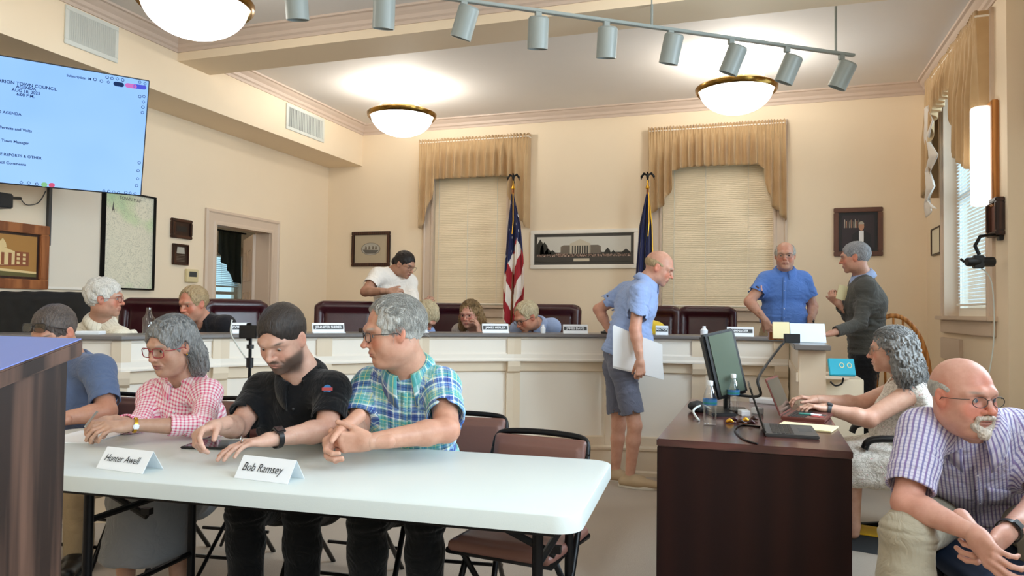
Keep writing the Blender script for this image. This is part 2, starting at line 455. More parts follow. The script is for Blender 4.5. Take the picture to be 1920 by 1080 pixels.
def blob(d2, s): return np.exp(-d2 / (s * s))
def skin_tone(p, O, R, sc, base, red=.25, lips=(.55, .22, .20), brow=None, stubble=None, joints=()):
    q = local(p, O, R, sc); base = np.array(base, float); c = np.tile(base, (len(p), 1))
    inh = (np.abs(q[:, 0]) < .11) & (np.abs(q[:, 1]) < .14) & (q[:, 2] > -.16) & (q[:, 2] < .14)
    def g(cx, cy, cz, rx, ry, rz):
        a = (((np.abs(q[:, 0]) - cx) / rx) ** 2 + ((q[:, 1] - cy) / ry) ** 2 + ((q[:, 2] - cz) / rz) ** 2); return np.exp(-a) * inh
    redc = base * V(1.06, .72, .66)
    wt = np.clip(red * 2.2 * (g(.040, .075, -.030, .022, .03, .022) + g(.0, .108, -.032, .014, .02, .012) + .9 * g(.083, -.005, -.005, .02, .03, .04) + .35 * g(0, .09, .06, .05, .04, .03)), 0, .95)
    c = c * (1 - wt[:, None]) + redc * wt[:, None]
    lp = np.clip(1.5 * (g(.0, .090, -.0625, .020, .012, .0042) + g(.0, .088, -.0735, .017, .012, .0050)), 0, 1)
    c = c * (1 - lp[:, None]) + np.array(lips) * lp[:, None]
    ml = np.clip(1.3 * g(.0, .088, -.0668, .024, .012, .0014), 0, 1)
    c = c * (1 - ml[:, None]) + np.array(lips) * .35 * ml[:, None]
    dk = np.clip(.45 * g(.033, .082, -.003, .020, .012, .011), 0, 1)
    c = c * (1 - dk[:, None]) + base * V(.72, .55, .50) * dk[:, None]
    if brow is not None:
        b = np.clip(1.6 * g(.033, .082, .0235 , .019, .016, .0042), 0, .95) * (np.abs(q[:, 0]) > .010)
        c = c * (1 - b[:, None]) + np.array(brow) * b[:, None]
    if stubble is not None:
        col, amt, low = stubble
        m = 1 / (1 + np.exp((q[:, 2] - low) / .004)) / (1 + np.exp(-(q[:, 1] + .012 + .25 * (q[:, 2] + .02)) / .005)) / (1 + np.exp(-(q[:, 2] + .122 + .35 * (.06 - q[:, 1])) / .006)) * inh
        mm = np.clip((low - q[:, 2]) / .02 + (np.abs(q[:, 0]) > .045) * 1.0 , 0, 1) * m
        must = g(.010, .094, -.053, .020, .014, .0065) * 1.6
        mm = np.clip(np.maximum(mm * (1 - lp) , must), 0, 1) * amt * (1 - lp)
        chk = np.exp(-((np.abs(q[:, 0]) - .035) / .016) ** 2 - ((q[:, 2] + .035) / .018) ** 2)
        mm = mm * (1 - .8 * chk)
        c = c * (1 - mm[:, None]) + np.array(col) * mm[:, None]
    for J, rr, st in joints:
        d2 = ((p - J) ** 2).sum(1); wt = np.exp(-d2 / (rr * rr)) * st
        c = c * (1 - wt[:, None]) + redc * wt[:, None]
    return c

def hair_mesh(O, R, sc, style, vox=.0028, seed=1, thick=1.0):
    s = SDF(); T = lambda *p: O + R @ (V(*p) * sc); q = sc
    E_ = lambda c, r, k=.01, op='add': s.ell(T(*c), V(*r) * q, R, k * q, op)
    def C_(pts, rs, k=.01, op='add'): s.chain([T(*p) for p in pts], [x * q for x in rs], k * q, None, op)
    t = .010 * thick; part = 0
    amp = .0030; sca = 60; stretch = V(1.5, .25, .35)
    def ears(r=.022):
        for x in (-1, 1): E_((x * .085, -.002, -.008), (.025, .020, .030), .006, 'sub')
    if style == 'short':
        E_((0, -.014, .032), (.079 + t, .100 + t, .090 + t))
        E_((0, .105, -.012), (.066, .066, .080), .012, 'sub')
        E_((0, .060, -.115), (.120, .085, .105), .012, 'sub')
        E_((0, -.06, -.135), (.120, .120, .080), .012, 'sub'); ears()
    elif style == 'crew':
        E_((0, -.012, .036), (.0765 + t * .6, .098 + t * .6, .088 + t))
        E_((0, .112, -.010), (.072, .064, .084), .008, 'sub')
        E_((0, .060, -.115), (.120, .078, .100), .012, 'sub')
        E_((0, -.06, -.135), (.120, .120, .080), .012, 'sub'); ears(); amp = .0015
    elif style == 'fluffy':
        E_((0, -.018, .036), (.084 + t, .104 + t, .096 + t))
        E_((0, .110, -.020), (.064, .066, .084), .012, 'sub')
        E_((0, .060, -.120), (.120, .082, .100), .012, 'sub')
        E_((0, -.06, -.165), (.120, .120, .080), .012, 'sub'); ears(); amp = .008; sca = 42
    elif style == 'receding':
        E_((0, -.016, .034), (.080 + t, .100 + t, .089 + t))
        E_((0, .100, .020), (.062, .075, .085), .02, 'sub')
        E_((0, .060, -.115), (.120, .082, .100), .012, 'sub')
        E_((0, -.06, -.140), (.120, .120, .080), .012, 'sub'); ears(); amp = .005
    elif style == 'balding':
        E_((0, -.016, .028), (.080 + t, .101 + t, .080 + t))
        E_((0, .050, .070), (.066, .125, .080), .02, 'sub')
        E_((0, .060, -.115), (.120, .082, .105), .012, 'sub')
        E_((0, -.06, -.135), (.120, .120, .080), .012, 'sub'); ears(); amp = .003
    elif style == 'fringe':
        E_((0, -.014, .020), (.0785 + t * .3, .0995 + t * .3, .060))
        E_((0, .050, .080), (.078, .140, .080), .02, 'sub')
        E_((0, .070, -.10), (.120, .085, .115), .012, 'sub')
        E_((0, -.06, -.130), (.120, .120, .080), .012, 'sub'); ears(); amp = .001
    elif style == 'pony':                          # swept back to a loose tail at the nape
        E_((0, -.018, .034), (.082 + t, .104 + t, .092 + t))
        E_((0, .108, -.018), (.066, .062, .086), .012, 'sub')
        E_((0, .062, -.115), (.120, .080, .105), .012, 'sub')
        E_((0, -.08, -.175), (.120, .120, .080), .012, 'sub'); ears()
        C_([(0, -.095, -.01), (.0, -.118, -.05), (.012, -.115, -.10), (.018, -.098, -.145)], [.040, .036, .034, .014], .03)
    elif style == 'lob':                           # gathered behind the ears, hanging to the shoulder
        E_((0, -.018, .034), (.083 + t, .104 + t, .090 + t))
        E_((0, .108, -.018), (.068, .062, .088), .012, 'sub')
        E_((0, .070, -.105), (.130, .085, .105), .012, 'sub'); ears()
        for x in (-1, 0, 1): C_([(x * .052, -.062, .0), (x * .060, -.075, -.06), (x * .058, -.075, -.12), (x * .050, -.068, -.165)], [.038, .038, .034, .016], .04)
        amp = .005; stretch = V(1, 1, .2)
    elif style == 'long':
        E_((0, -.024, .034), (.083 + t, .102 + t, .090 + t))
        E_((0, .100, -.020), (.064, .075, .092), .012, 'sub')
        for i in range(9):
            a = math.radians(-2 + i * 23); x = math.cos(a) * .076; y = -.028 - math.sin(a) * .075; j = random.Random(seed * 31 + i)
            C_([(x, y, .03), (x * 1.15, y * 1.08 - .005, -.05), (x * 1.22 + j.uniform(-.01, .01), y * 1.1 - .012, -.12), (x * 1.12, y * 1.15 - .02, -.17 - j.uniform(0, .03) - .05 * (seed == 12))], [.024, .030, .031, .012], .03)
        amp = .009; sca = 46; stretch = V(1, 1, .5)
    elif style == 'bun':
        E_((0, -.016, .034), (.079 + t * .5, .101 + t * .5, .089 + t * .5))
        E_((0, .108, -.018), (.070, .062, .086), .012, 'sub')
        E_((0, .062, -.115), (.120, .080, .105), .012, 'sub')
        E_((0, -.08, -.160), (.120, .120, .080), .012, 'sub'); ears()
        E_((0, -.118, -.015), (.038, .032, .040), .01); amp = .003
    def disp(P):
        L = local(P, O, R, sc)
        return -amp * vnoise(L * sca * stretch * 2.2 + 7, seed) - amp * .6 * vnoise(L * sca * stretch * 4 + 3, seed + 1)
    p, f = s.mesh(vox, disp); return p, f

def strands(O, R, sc, n, m, parent, seed=1, length=.10, wav=.010, zlo=-.03, rad=.0011, drop=.5, front=.02, name='hair_strands', spread=.3, grow=1.0, zcut=.12):
    """many thin locks lying over the hair"""
    rnd = random.Random(seed); mb = MB()
    for i in range(n):
        while True:
            v = unit(V(rnd.gauss(0, 1), rnd.gauss(0, 1), rnd.gauss(0, 1)))
            p = V(v[0] * .084 * grow, -.018 + v[1] * .106 * grow, .034 + v[2] * .095 * grow)
            if p[2] > zlo and p[2] < zcut and not (p[1] > front and p[2] < .085): break
        pts = []; q_ = min(1, max(0, (p[2] - .05) / .04)) * (p[1] > -.03); d = unit(V(v[0] * spread, v[1] * spread * .5 - .9 * q_ - .1, -drop * (1 - .6 * q_))); ph = rnd.uniform(0, 6)
        L = length * rnd.uniform(.6, 1.2); k = 7
        for j in range(k):
            t = j / (k - 1)
            w = V(math.sin(ph + t * 9), math.cos(ph * 1.3 + t * 8), .3 * math.sin(ph + t * 7)) * wav * t
            x = p + d * L * t + w
            # stay outside of the skull
            e = V(x[0] / (.086 * grow), (x[1] + .018) / (.108 * grow), (x[2] - .034) / (.097 * grow)); r = np.linalg.norm(e)
            rr_ = 1 + .05 * t
            if (r < 1 or p[2] > .0) and x[2] > -.035: x = V(0, -.018, .034) + (x - V(0, -.018, .034)) / r * rr_
            pts.append(O + R @ (x * sc))
        mb.tube(pts, [rad * (1 - .6 * j / (k - 1)) for j in range(k)], 3, cap=False)
    return mb.build(name, m, parent, smooth=True, recalc=False)

def eyes(O, R, sc, parent, iris, gaze=(0, 0)):
    for x in (-1, 1):
        c = O + R @ (V(x * .0325, .0715, -.0008) * sc); r = .0128 * sc
        g = R @ unit(V(gaze[0], 1, gaze[1])); mb = MB()
        up = R[:, 2]; rr = unit(np.cross(g, up)); uu = np.cross(rr, g); M = np.stack([rr, uu, g], 1)
        prof = [(max(1e-5, r * math.sin(a)), r * math.cos(a)) for a in np.linspace(0, math.pi, 13)]
        mb.lathe(prof, c, 16, M)
        e = mb.build('eyeball', MAT['eye_white'], parent, smooth=True)
        ib = MB(); pr = [(.0002, r * 1.004), (r * .20, r * .985), (r * .21, r * .985), (r * .46, r * .90)]
        ib.lathe([(.0001, r * 1.02), (r * .26, r * .995), (r * .54, r * .86)], c, 16, M); ib.build('iris', iris, e, smooth=True)

def glasses(O, R, sc, parent, m, lens_m, w=.026, h=.019, shape='rect', thick=.0013, pos=None, up=0.0, arm_m=None, tilt=0):
    T = lambda *p: O + R @ (V(*p) * sc)
    g = MB(); lens = MB(); y0 = .103
    def T2(x, y, z):
        if tilt: v = rotx(tilt) @ V(x, y - y0, z); x, y, z = v[0], v[1] + y0, v[2]
        return T(x, y, z + up)
    for s in (-1, 1):
        cx = s * .034; loop = []
        for i in range(28):
            a = 2 * math.pi * i / 28; ca, sa = math.cos(a), math.sin(a); e = .55 if shape == 'rect' else 1.0
            x = cx + w * math.copysign(abs(ca) ** e, ca); z = -.004 + h * math.copysign(abs(sa) ** e, sa)
            yy = y0 - .45 * max(0, abs(x) - .012) ** 1.0 * .35
            loop.append(T2(x, yy, z))
        g.tube(loop, thick * sc, 6, closed=True)
        lens.add([tuple(p) for p in loop] , [tuple(range(28))])
        hx = s * (.034 + w)
        g.tube([T2(hx, y0 - .018, .004), T2(s * (.062 + w * .62), y0 - .030, .003), T2(s * .0835, .035, -.001), T2(s * .0835, .004, -.002), T2(s * .082, -.014, -.022)], thick * sc * .9, 6)
    g.tube([T2(-.010, y0 - .0, .002), T2(0, y0 + .003, .006), T2(.010, y0 - .0, .002)], thick * sc, 6)
    o = g.build('eyeglasses', m, parent, smooth=True)
    lens.build('lens', lens_m, o, smooth=False)
    return o

def collar(N, up, Fv, r, m, parent, h=.040, point=.075, drop=.030, open_=.35, name='collar', thick=.0035):
    """folded shirt collar: a stand round the neck and a turned-down fall with two pointed wings in front"""
    up = unit(up); Fv = unit(Fv - up * (Fv @ up)); lat = np.cross(Fv, up); n = 36; rows = []
    for i in range(n + 1):
        t = i / n; a = open_ + (2 * math.pi - 2 * open_) * t; fr = max(0.0, math.cos(a)); edge = min(t, 1 - t) * n; pw = max(0.0, 1 - edge / 6.5) ** 1.2
        d = Fv * math.cos(a) + lat * math.sin(a); k = 1 + .10 * fr
        base = N + d * r * k + up * (-.012 - drop * fr); top = N + d * (r * k + .003) + up * (h * .62 * (1 - .55 * fr) - drop * .45 * fr)
        fold = top + d * .011 + up * .001; out = base + d * .040 - up * (.020 + .010 * fr) + (Fv * .34 - up * .90) * point * .66 * pw
        rows.append((base, top, fold, lerp(fold, out, .5) + d * .006, out))
    k = 5; vs = [p for rw in rows for p in rw]; fs = [(i * k + j, i * k + j + 1, (i + 1) * k + j + 1, (i + 1) * k + j) for i in range(n) for j in range(k - 1)]
    o = MB().add(vs, fs).build(name, m, parent, smooth=True); md = o.modifiers.new('thickness', 'SOLIDIFY'); md.thickness = thick; md.offset = 0
    uvl = o.data.uv_layers.new(name='cloth')
    for pl in o.data.polygons:
        for li in pl.loop_indices: vi = o.data.loops[li].vertex_index; uvl.data[li].uv = ((vi // k) * .012, (vi % k) * .014 + .3)
    return o

def buttons(pts, nrm, m, parent, r=.0055):
    for p in pts:
        nrm = unit(nrm); mb = MB(); a = unit(np.cross(nrm, V(0, 0, 1))); b = np.cross(nrm, a)
        mb.lathe([(.0001, .0025), (r * .7, .0025), (r, .0012), (r, -.004)], p, 12, np.stack([a, b, nrm], 1))
        mb.build('button', m, parent, smooth=True)

def strap(W, d, r, m, parent, name='wristwatch', width=.02, flat=1.0, dial=None, face_n=None, dial_m=None, squash=None):
    """a band around a wrist: axis d at W"""
    d = unit(d); a = unit(np.cross(d, face_n if face_n is not None else V(0, 0, 1))); b = np.cross(a, d)
    M = np.stack([a, b, d], 1); mb = MB()
    h = width / 2
    mb.lathe([(r, -h), (r + .0030, -h), (r + .0034, 0), (r + .0030, h), (r, h), (r, -h)], W, 28, M)
    o = mb.build(name, m, parent, smooth='auto')
    if dial:
        c = W + unit(face_n - d * (face_n @ d)) * (r + .004)
        n_ = unit(face_n - d * (face_n @ d)); u = d; v = np.cross(n_, u); Rm = np.stack([u, v, n_], 1)
        db = MB().box((-dial, -dial * .9, -.006), (dial, dial * .9, .005), Rm, c); db.build('dial', dial_m or m, o, bevel=.003)
    return o

def make_person(label, J, head, skin=(.55, .33, .24), sleeve=None, shirt=None, trousers=None, hands=None, group=None, vox=.0045, neck_r=.058, torso=None, near=True, extra=None, arm_fat=1.0, tones=()):
    """J: joints P N SL SR EL ER WL WR F(front) HL HR KL KR AL AR"""
    T = dict(belly=0.0, chest=1.0, wide=1.0, bust=0.0); T.update(torso or {})
    J = {k: np.array(v, float) for k, v in J.items()}
    J['N'] = lerp(J['N'], J['O'], .17); J['SL'] = J['SL'] + V(0, 0, .022); J['SR'] = J['SR'] + V(0, 0, .022); T['neck_r'] = neck_r; T['arm_fat'] = arm_fat
    P, N, SL, SR, Fv = J['P'], J['N'], J['SL'], J['SR'], J['F']
    root = thing('person', label, 'person', (P[0], P[1], 0), group)
    O, R, sc = J['O'], head['R'], head.get('sc', 1.0)
    parts = []
    hv = .0021 if near else .0032
    hp = build_head(O, R, N, sc, head.get('fat', 0), head.get('jaw', 1), head.get('nose', 1), head.get('brow_r', 1), False, hv, head.get('ear', 1), head.get('open', 0), neck_r)
    b = SDF(); torso_ops(b, P, N, SL, SR, Fv, -.012, T['belly'] * .85, T['chest'], T['wide'], 0)
    b.cone(N, lerp(N, P, .2) - Fv * .02, .052, .06, .03)
    for s, e, w_ in (('SL', 'EL', 'WL'), ('SR', 'ER', 'WR')):
        if e in J: arm_sdf(b, J[s], J[e], J[w_], fat=arm_fat)
    for h, k_, a_ in (('HL', 'KL', 'AL'), ('HR', 'KR', 'AR')):
        if h in J and k_ in J:
            leg_sdf(b, J[h], J[k_], J[a_], (.078, .053, .052, .034))
            b.cone(J[a_], J[a_] + V(0, 0, -.04), .034, .034, .02)
    bp, bf = b.mesh(vox)
    parts.append(hp); parts.append((relax(bp, bf, 1), bf))
    for hk in (hands or []): parts.append(hand_sdf(**hk))
    p, f = join(parts)
    me = mesh_from('body', p, f); body = link('body', me, MAT['skin'], root)
    jt = [(J[k], .07, .35) for k in ('EL', 'ER') if k in J] + list(tones)
    point_color(me, skin_tone(p, O, R, sc, skin, head.get('red', .3), head.get('lips', (.42, .17, .14)), head.get('brow'), head.get('stubble'), jt))
    if near or head.get('eyes', True): eyes(O, R, sc, body, MAT[head.get('iris', 'iris_brown')], head.get('gaze', (0, 0)))
    if head.get('hair'):
        hp_, hf_ = hair_mesh(O, R, sc, head['hair'], .0026 if near else .0036, head.get('seed', 1), head.get('thick', 1.0))
        if len(hp_): link('hair', mesh_from('hair', relax(hp_, hf_, 1, .3), hf_), MAT[head['hair_m']], root)
    if head.get('glasses'): glasses(O, R, sc, root, **head['glasses'])
    if shirt: make_shirt(J, shirt, T, root, vox)
    if trousers: make_trousers(J, trousers, root, vox)
    if extra: extra(root, J, O, R, sc)
    return root

def make_shirt(J, c, T, root, vox):
    P, N, SL, SR, Fv = J['P'], J['N'], J['SL'], J['SR'], unit(J['F']); off = c.get('off', .010)
    s = SDF(); ax = unit(N - P); lat = unit(SL - SR); Fv = unit(Fv - ax * (Fv @ ax))
    segs = [(P, N, Fv, 'flat', .11)]
    fr = c.get('frac', .62); dirs = []
    for S, E_, W_ in ((SL, 'EL', 'WL'), (SR, 'ER', 'WR')):
        if E_ not in J or fr <= 0: continue
        E = J[E_]; fat = T['arm_fat']; sl = c.get('sl', .012) * .6
        if fr <= 1:
            e = lerp(S, E, fr); r0 = .058 * fat + sl; rr = (.054 - .011 * fr) * fat + .011 + sl
            s.cone(S, e, r0, rr, .02); a_ = unit(E - S)
        else:
            W = J[W_]; e = lerp(E, W, fr - 1); rr = (.042 - .012 * (fr - 1)) * fat + .012
            s.cone(S, E, .058 * fat + .006, .046 * fat + .010, .03); s.cone(E, e, .046 * fat + .010, rr, .02); a_ = unit(W - E)
            segs.append((E, e, Fv, 'tube', .05))
        segs.append((S, E if fr > 1 else e, Fv, 'tube', .055))
        dirs += [(lerp(S, N, .2) + (P - N) * .18 + (S - N) * .35, unit(S - lerp(P, N, .3)), .11, c.get('fold', .006)), (lerp(S, E, .35), unit(E - S), .09, c.get('fold', .006) * .7)]
        if fr > 1: dirs.append((E, unit(E - S), .08, .008))
        s.box(e + a_ * .06, V(rr * 1.5, .06, rr * 1.5), .004, frame(a_, V(.1, .2, 1)), .003, 'sub')
        s.cone(e - a_ * .022, e + a_ * .03, rr - .011, rr - .007, .004, None, 'sub')
    torso_ops(s, P, N, SL, SR, Fv, off, T['belly'], T['chest'], T['wide'], T['bust'])
    if c.get('collar') is not None: s.cone(N - ax * .02, lerp(N, P, .22) - Fv * .01, T['neck_r'] + .012, .080 + off, .04)
    dirs += [(lerp(P, N, .15) + Fv * .08, ax, .20, c.get('fold', .006)), (lerp(P, N, .45) - Fv * .05 + lat * .08, ax, .18, c.get('fold', .006))]
    up = unit(unit(J['O'] - N) + UP * c.get('rise', .5) + ax * .3); nr = c['neck'] if not c.get('collar') and 'neck' in c else T['neck_r'] + .009
    s.cone(N + up * (.022 + nr), N + up * .16, nr, nr + .01, .006, None, 'sub'); None if c.get('closed') else s.cone(N + up * .10, N + up * .03, nr, nr * .93, .006, None, 'sub')
    if c.get('vneck', .0): s.chain([N + Fv * .045, N + Fv * (.075 + .3 * T['belly']) - ax * c['vneck']], [.040, .006], .01, None, 'sub')
    hem = c.get('hem', 0.0)
    s.clip(P + ax * hem, -ax * 1.0)
    amp = c.get('amp', .0075)
    o = sdf_obj(c.get('name', 'shirt'), s, MAT[c['m']], root, vox, folds(amp, c.get('seed', 3), c.get('scale', 13), dirs), 1)
    set_uv(o, segs)
    if c.get('collar'):
        k = dict(h=.034, point=.075); k.update(c['collar']); cm = k.pop('m', c['m'])
        NN = N + up * k.pop('lift', .016) + Fv * k.pop('fwd', .003)
        collar(NN, up, Fv, k.pop('r', nr + .001), MAT[cm], o, **k)
    if c.get('buttons'):
        n_, bm_ = c['buttons']; pts = []
        pl, nn = surface_line(o, N + Fv * .3 - ax * .09, lerp(P, N, .12) + Fv * .4, -Fv, n_)
        for q, qn in zip(pl, nn): pts.append(q)
        for q in pts: buttons([q + Fv * .001], Fv, MAT[bm_], o)
    if c.get('placket'):
        pl, nn = surface_line(o, N + Fv * .3 - ax * .05, lerp(P, N, .02 + max(0, hem)) + Fv * .4, -Fv, 26)
        vs = []; w_ = .016
        for q, qn in zip(pl, nn): vs += [q - lat * w_ + Fv * .0005, q - lat * w_ + Fv * .0045, q + lat * w_ + Fv * .0045, q + lat * w_ + Fv * .0005]
        fs = [(i * 4 + j, i * 4 + j + 1, i * 4 + j + 5, i * 4 + j + 4) for i in range(len(pl) - 1) for j in range(3)]
        if len(pl) > 2:
            pk = MB().add(vs, fs).build('placket', MAT[c['m']], o, smooth=True); uvl = pk.data.uv_layers.new(name='cloth')
            for pp in pk.data.polygons:
                for li in pp.loop_indices:
                    q = np.array(pk.data.vertices[pk.data.loops[li].vertex_index].co); uvl.data[li].uv = ((q - P) @ np.cross(ax, Fv), (q - P) @ ax)
    if c.get('pocket'):
        for sx in c['pocket']:
            cpt = lerp(P, N, .70) + lat * sx; g = 7; vs = []; ok = True
            for i in range(g):
                for j in range(g):
                    q0 = cpt + lat * (i / (g - 1) - .5) * .105 + ax * ((j / (g - 1) - .5) * .115 - (.012 * (1 - abs(i / (g - 1) - .5) * 2) if j == 0 else 0))
                    h = hit(o, q0 + Fv * .4, -Fv)
                    if h is None: ok = False; break
                    vs.append(h[0] + Fv * .0035)
                if not ok: break
            if ok:
                fs = [(i * g + j, i * g + j + 1, (i + 1) * g + j + 1, (i + 1) * g + j) for i in range(g - 1) for j in range(g - 1)]
                pk = MB().add(vs, fs).build('pocket', MAT[c['m']], o, smooth=True); md = pk.modifiers.new('t', 'SOLIDIFY'); md.thickness = .002
                uvl = pk.data.uv_layers.new(name='cloth')
                for pp in pk.data.polygons:
                    for li in pp.loop_indices:
                        q = np.array(pk.data.vertices[pk.data.loops[li].vertex_index].co); uvl.data[li].uv = ((q - P) @ np.cross(ax, Fv), (q - P) @ ax)
    return o
_bvh = {}
def hit(o, origin, d, far=1.0):
    from mathutils.bvhtree import BVHTree
    if o.name not in _bvh:
        me = o.data; co = np.empty(len(me.vertices) * 3, np.float32); me.vertices.foreach_get('co', co)
        li = np.empty(len(me.loops), np.int32); me.loops.foreach_get('vertex_index', li)
        _bvh[o.name] = BVHTree.FromPolygons(co.reshape(-1, 3).tolist(), li.reshape(-1, 4).tolist())
    h = _bvh[o.name].ray_cast(Vector(origin), Vector(d), far)
    return None if h[0] is None else (np.array(h[0]), np.array(h[1]))
def surface_line(o, a, b, d, n):
    pl = []; nn = []
    for i in range(n):
        h = hit(o, lerp(a, b, i / max(1, n - 1)), d)
        if h is not None: pl.append(h[0]); nn.append(h[1])
    return pl, nn

def make_trousers(J, c, root, vox):
    P, N, Fv = J['P'], J['N'], unit(J['F']); s = SDF(); ax = unit(N - P); lat = unit(J['SL'] - J['SR'])
    hl, hr = J['HL'], J['HR']; wd = c.get('wide', 1.0); latp = unit(hl - hr)
    s.cone(P - latp * .0, P + ax * .06, .115 * wd + .010, .118 * wd + .010, .04, (lat, .76))
    if c.get('belly'): s.ell(P + ax * .02 + Fv * c['belly'] * .3, V(.15 * wd, .10 + c['belly'] * .6, .10), np.stack([lat, Fv, ax], 1), .05)
    for h in (hl, hr): s.ell(h, .105 * wd, None, .05)
    segs = [(P, P + ax * .2, Fv, 'flat', .1)]; dirs = []; sh = c.get('short'); L = c.get('loose', .016)
    for h, k_, a_ in ((hl, 'KL', 'AL'), (hr, 'KR', 'AR')):
        K, A = J[k_], J[a_]
        if sh:
            e = lerp(h, K, sh); s.cone(h, e, .088 * wd + .008, .068 + .022 * wd, .05); d = unit(K - h)
            s.box(e + d * .10, V(.14, .10, .14), .004, frame(d, V(.1, .3, 1)), .003, 'sub')
            s.cone(e - d * .04, e + d * .05, .068 + .012 * wd, .068 + .016 * wd, .004, None, 'sub')
        else:
            m = lerp(K, A, .3); r0, r1, r2 = .086 * wd + .008, .060 * wd + L * .7, .058 * wd + L
            s.cone(h, K, r0, r1, .05); s.cone(K, m, r1, r2 * .96, .03); s.cone(m, A, r2 * .96, .050 + L, .03)
        dirs += [(K, unit(A - K), .10, .008), (lerp(h, K, .25), unit(K - h), .12, .006)]
        segs.append((h, K, Fv, 'tube', .07))
    s.clip(P + (UP if c.get('seat', ax[2] < .985) else ax) * c.get('top', .11), UP if c.get('seat', ax[2] < .985) else ax)
    if c.get('zclip') is not None: s.clip(V(0, 0, c['zclip']), V(0, 0, -1))
    o = sdf_obj(c.get('name', 'trousers'), s, MAT[c['m']], root, vox, folds(.007, c.get('seed', 4), 12, dirs), 1); set_uv(o, segs)
    if c.get('belt'):
        w_ = P + ax * (c.get('top', .11) - .012); pts = []
        for i in range(40):
            a = 2 * math.pi * i / 40; dv = lat * math.cos(a) + Fv * math.sin(a); h = hit(o, w_ + dv * .5, -dv)
            pts.append(h[0] + dv * .003 if h is not None else w_ + dv * .14)
        mb = MB(); mb.sweep([(-.001, -.017), (.004, -.017), (.004, .017), (-.001, .017)], pts, up=ax, closed=True)
        bl = mb.build('belt', MAT[c['belt']], root)
        f = hit(o, w_ + Fv * .5, -Fv)
        if f is not None:
            M = np.stack([lat, ax, Fv], 1)
            MB().box((-.022, -.02, 0), (.022, .02, .009), M, f[0]).build('buckle', MAT['steel'], bl, bevel=.002)
    return o

def shoe(root, A, toe, m, sole_m, L=.28, w=.05, name='shoe'):
    """A: ankle point, toe direction"""
    d = unit(V(toe[0], toe[1], 0)); g = V(A[0], A[1], 0) + V(0, 0, A[2] - .085); s = SDF(); l = np.cross(d, V(0, 0, 1)); M = np.stack([l, d, V(0, 0, 1)], 1)
    s.chain([g - d * .05 + V(0, 0, .040), g + d * .06 + V(0, 0, .040), g + d * (L - .09) + V(0, 0, .030)], [.036, .042, .032], .03, (l, .80))
    s.cone(g + V(0, 0, .05), g + V(0, 0, .095), .040, .038, .03); s.clip(V(0, 0, g[2] + .016), V(0, 0, -1))
    o = sdf_obj(name, s, m, root, .004)
    out = []
    for i in range(30):
        a = 2 * math.pi * i / 30; out.append((l * math.cos(a) * (w * (1.0 + .12 * math.sin(a))) + d * (math.sin(a) * L / 2 + L / 2 - .088)) + g)
    mb = MB(); n = 30
    vs = [tuple(p) for p in out] + [tuple(p + V(0, 0, .022)) for p in out]
    mb.add(vs, [tuple(range(n))[::-1], tuple(range(n, 2 * n))] + [(i, (i + 1) % n, n + (i + 1) % n, n + i) for i in range(n)])
    mb.build('sole', sole_m, o, bevel=.003); return o
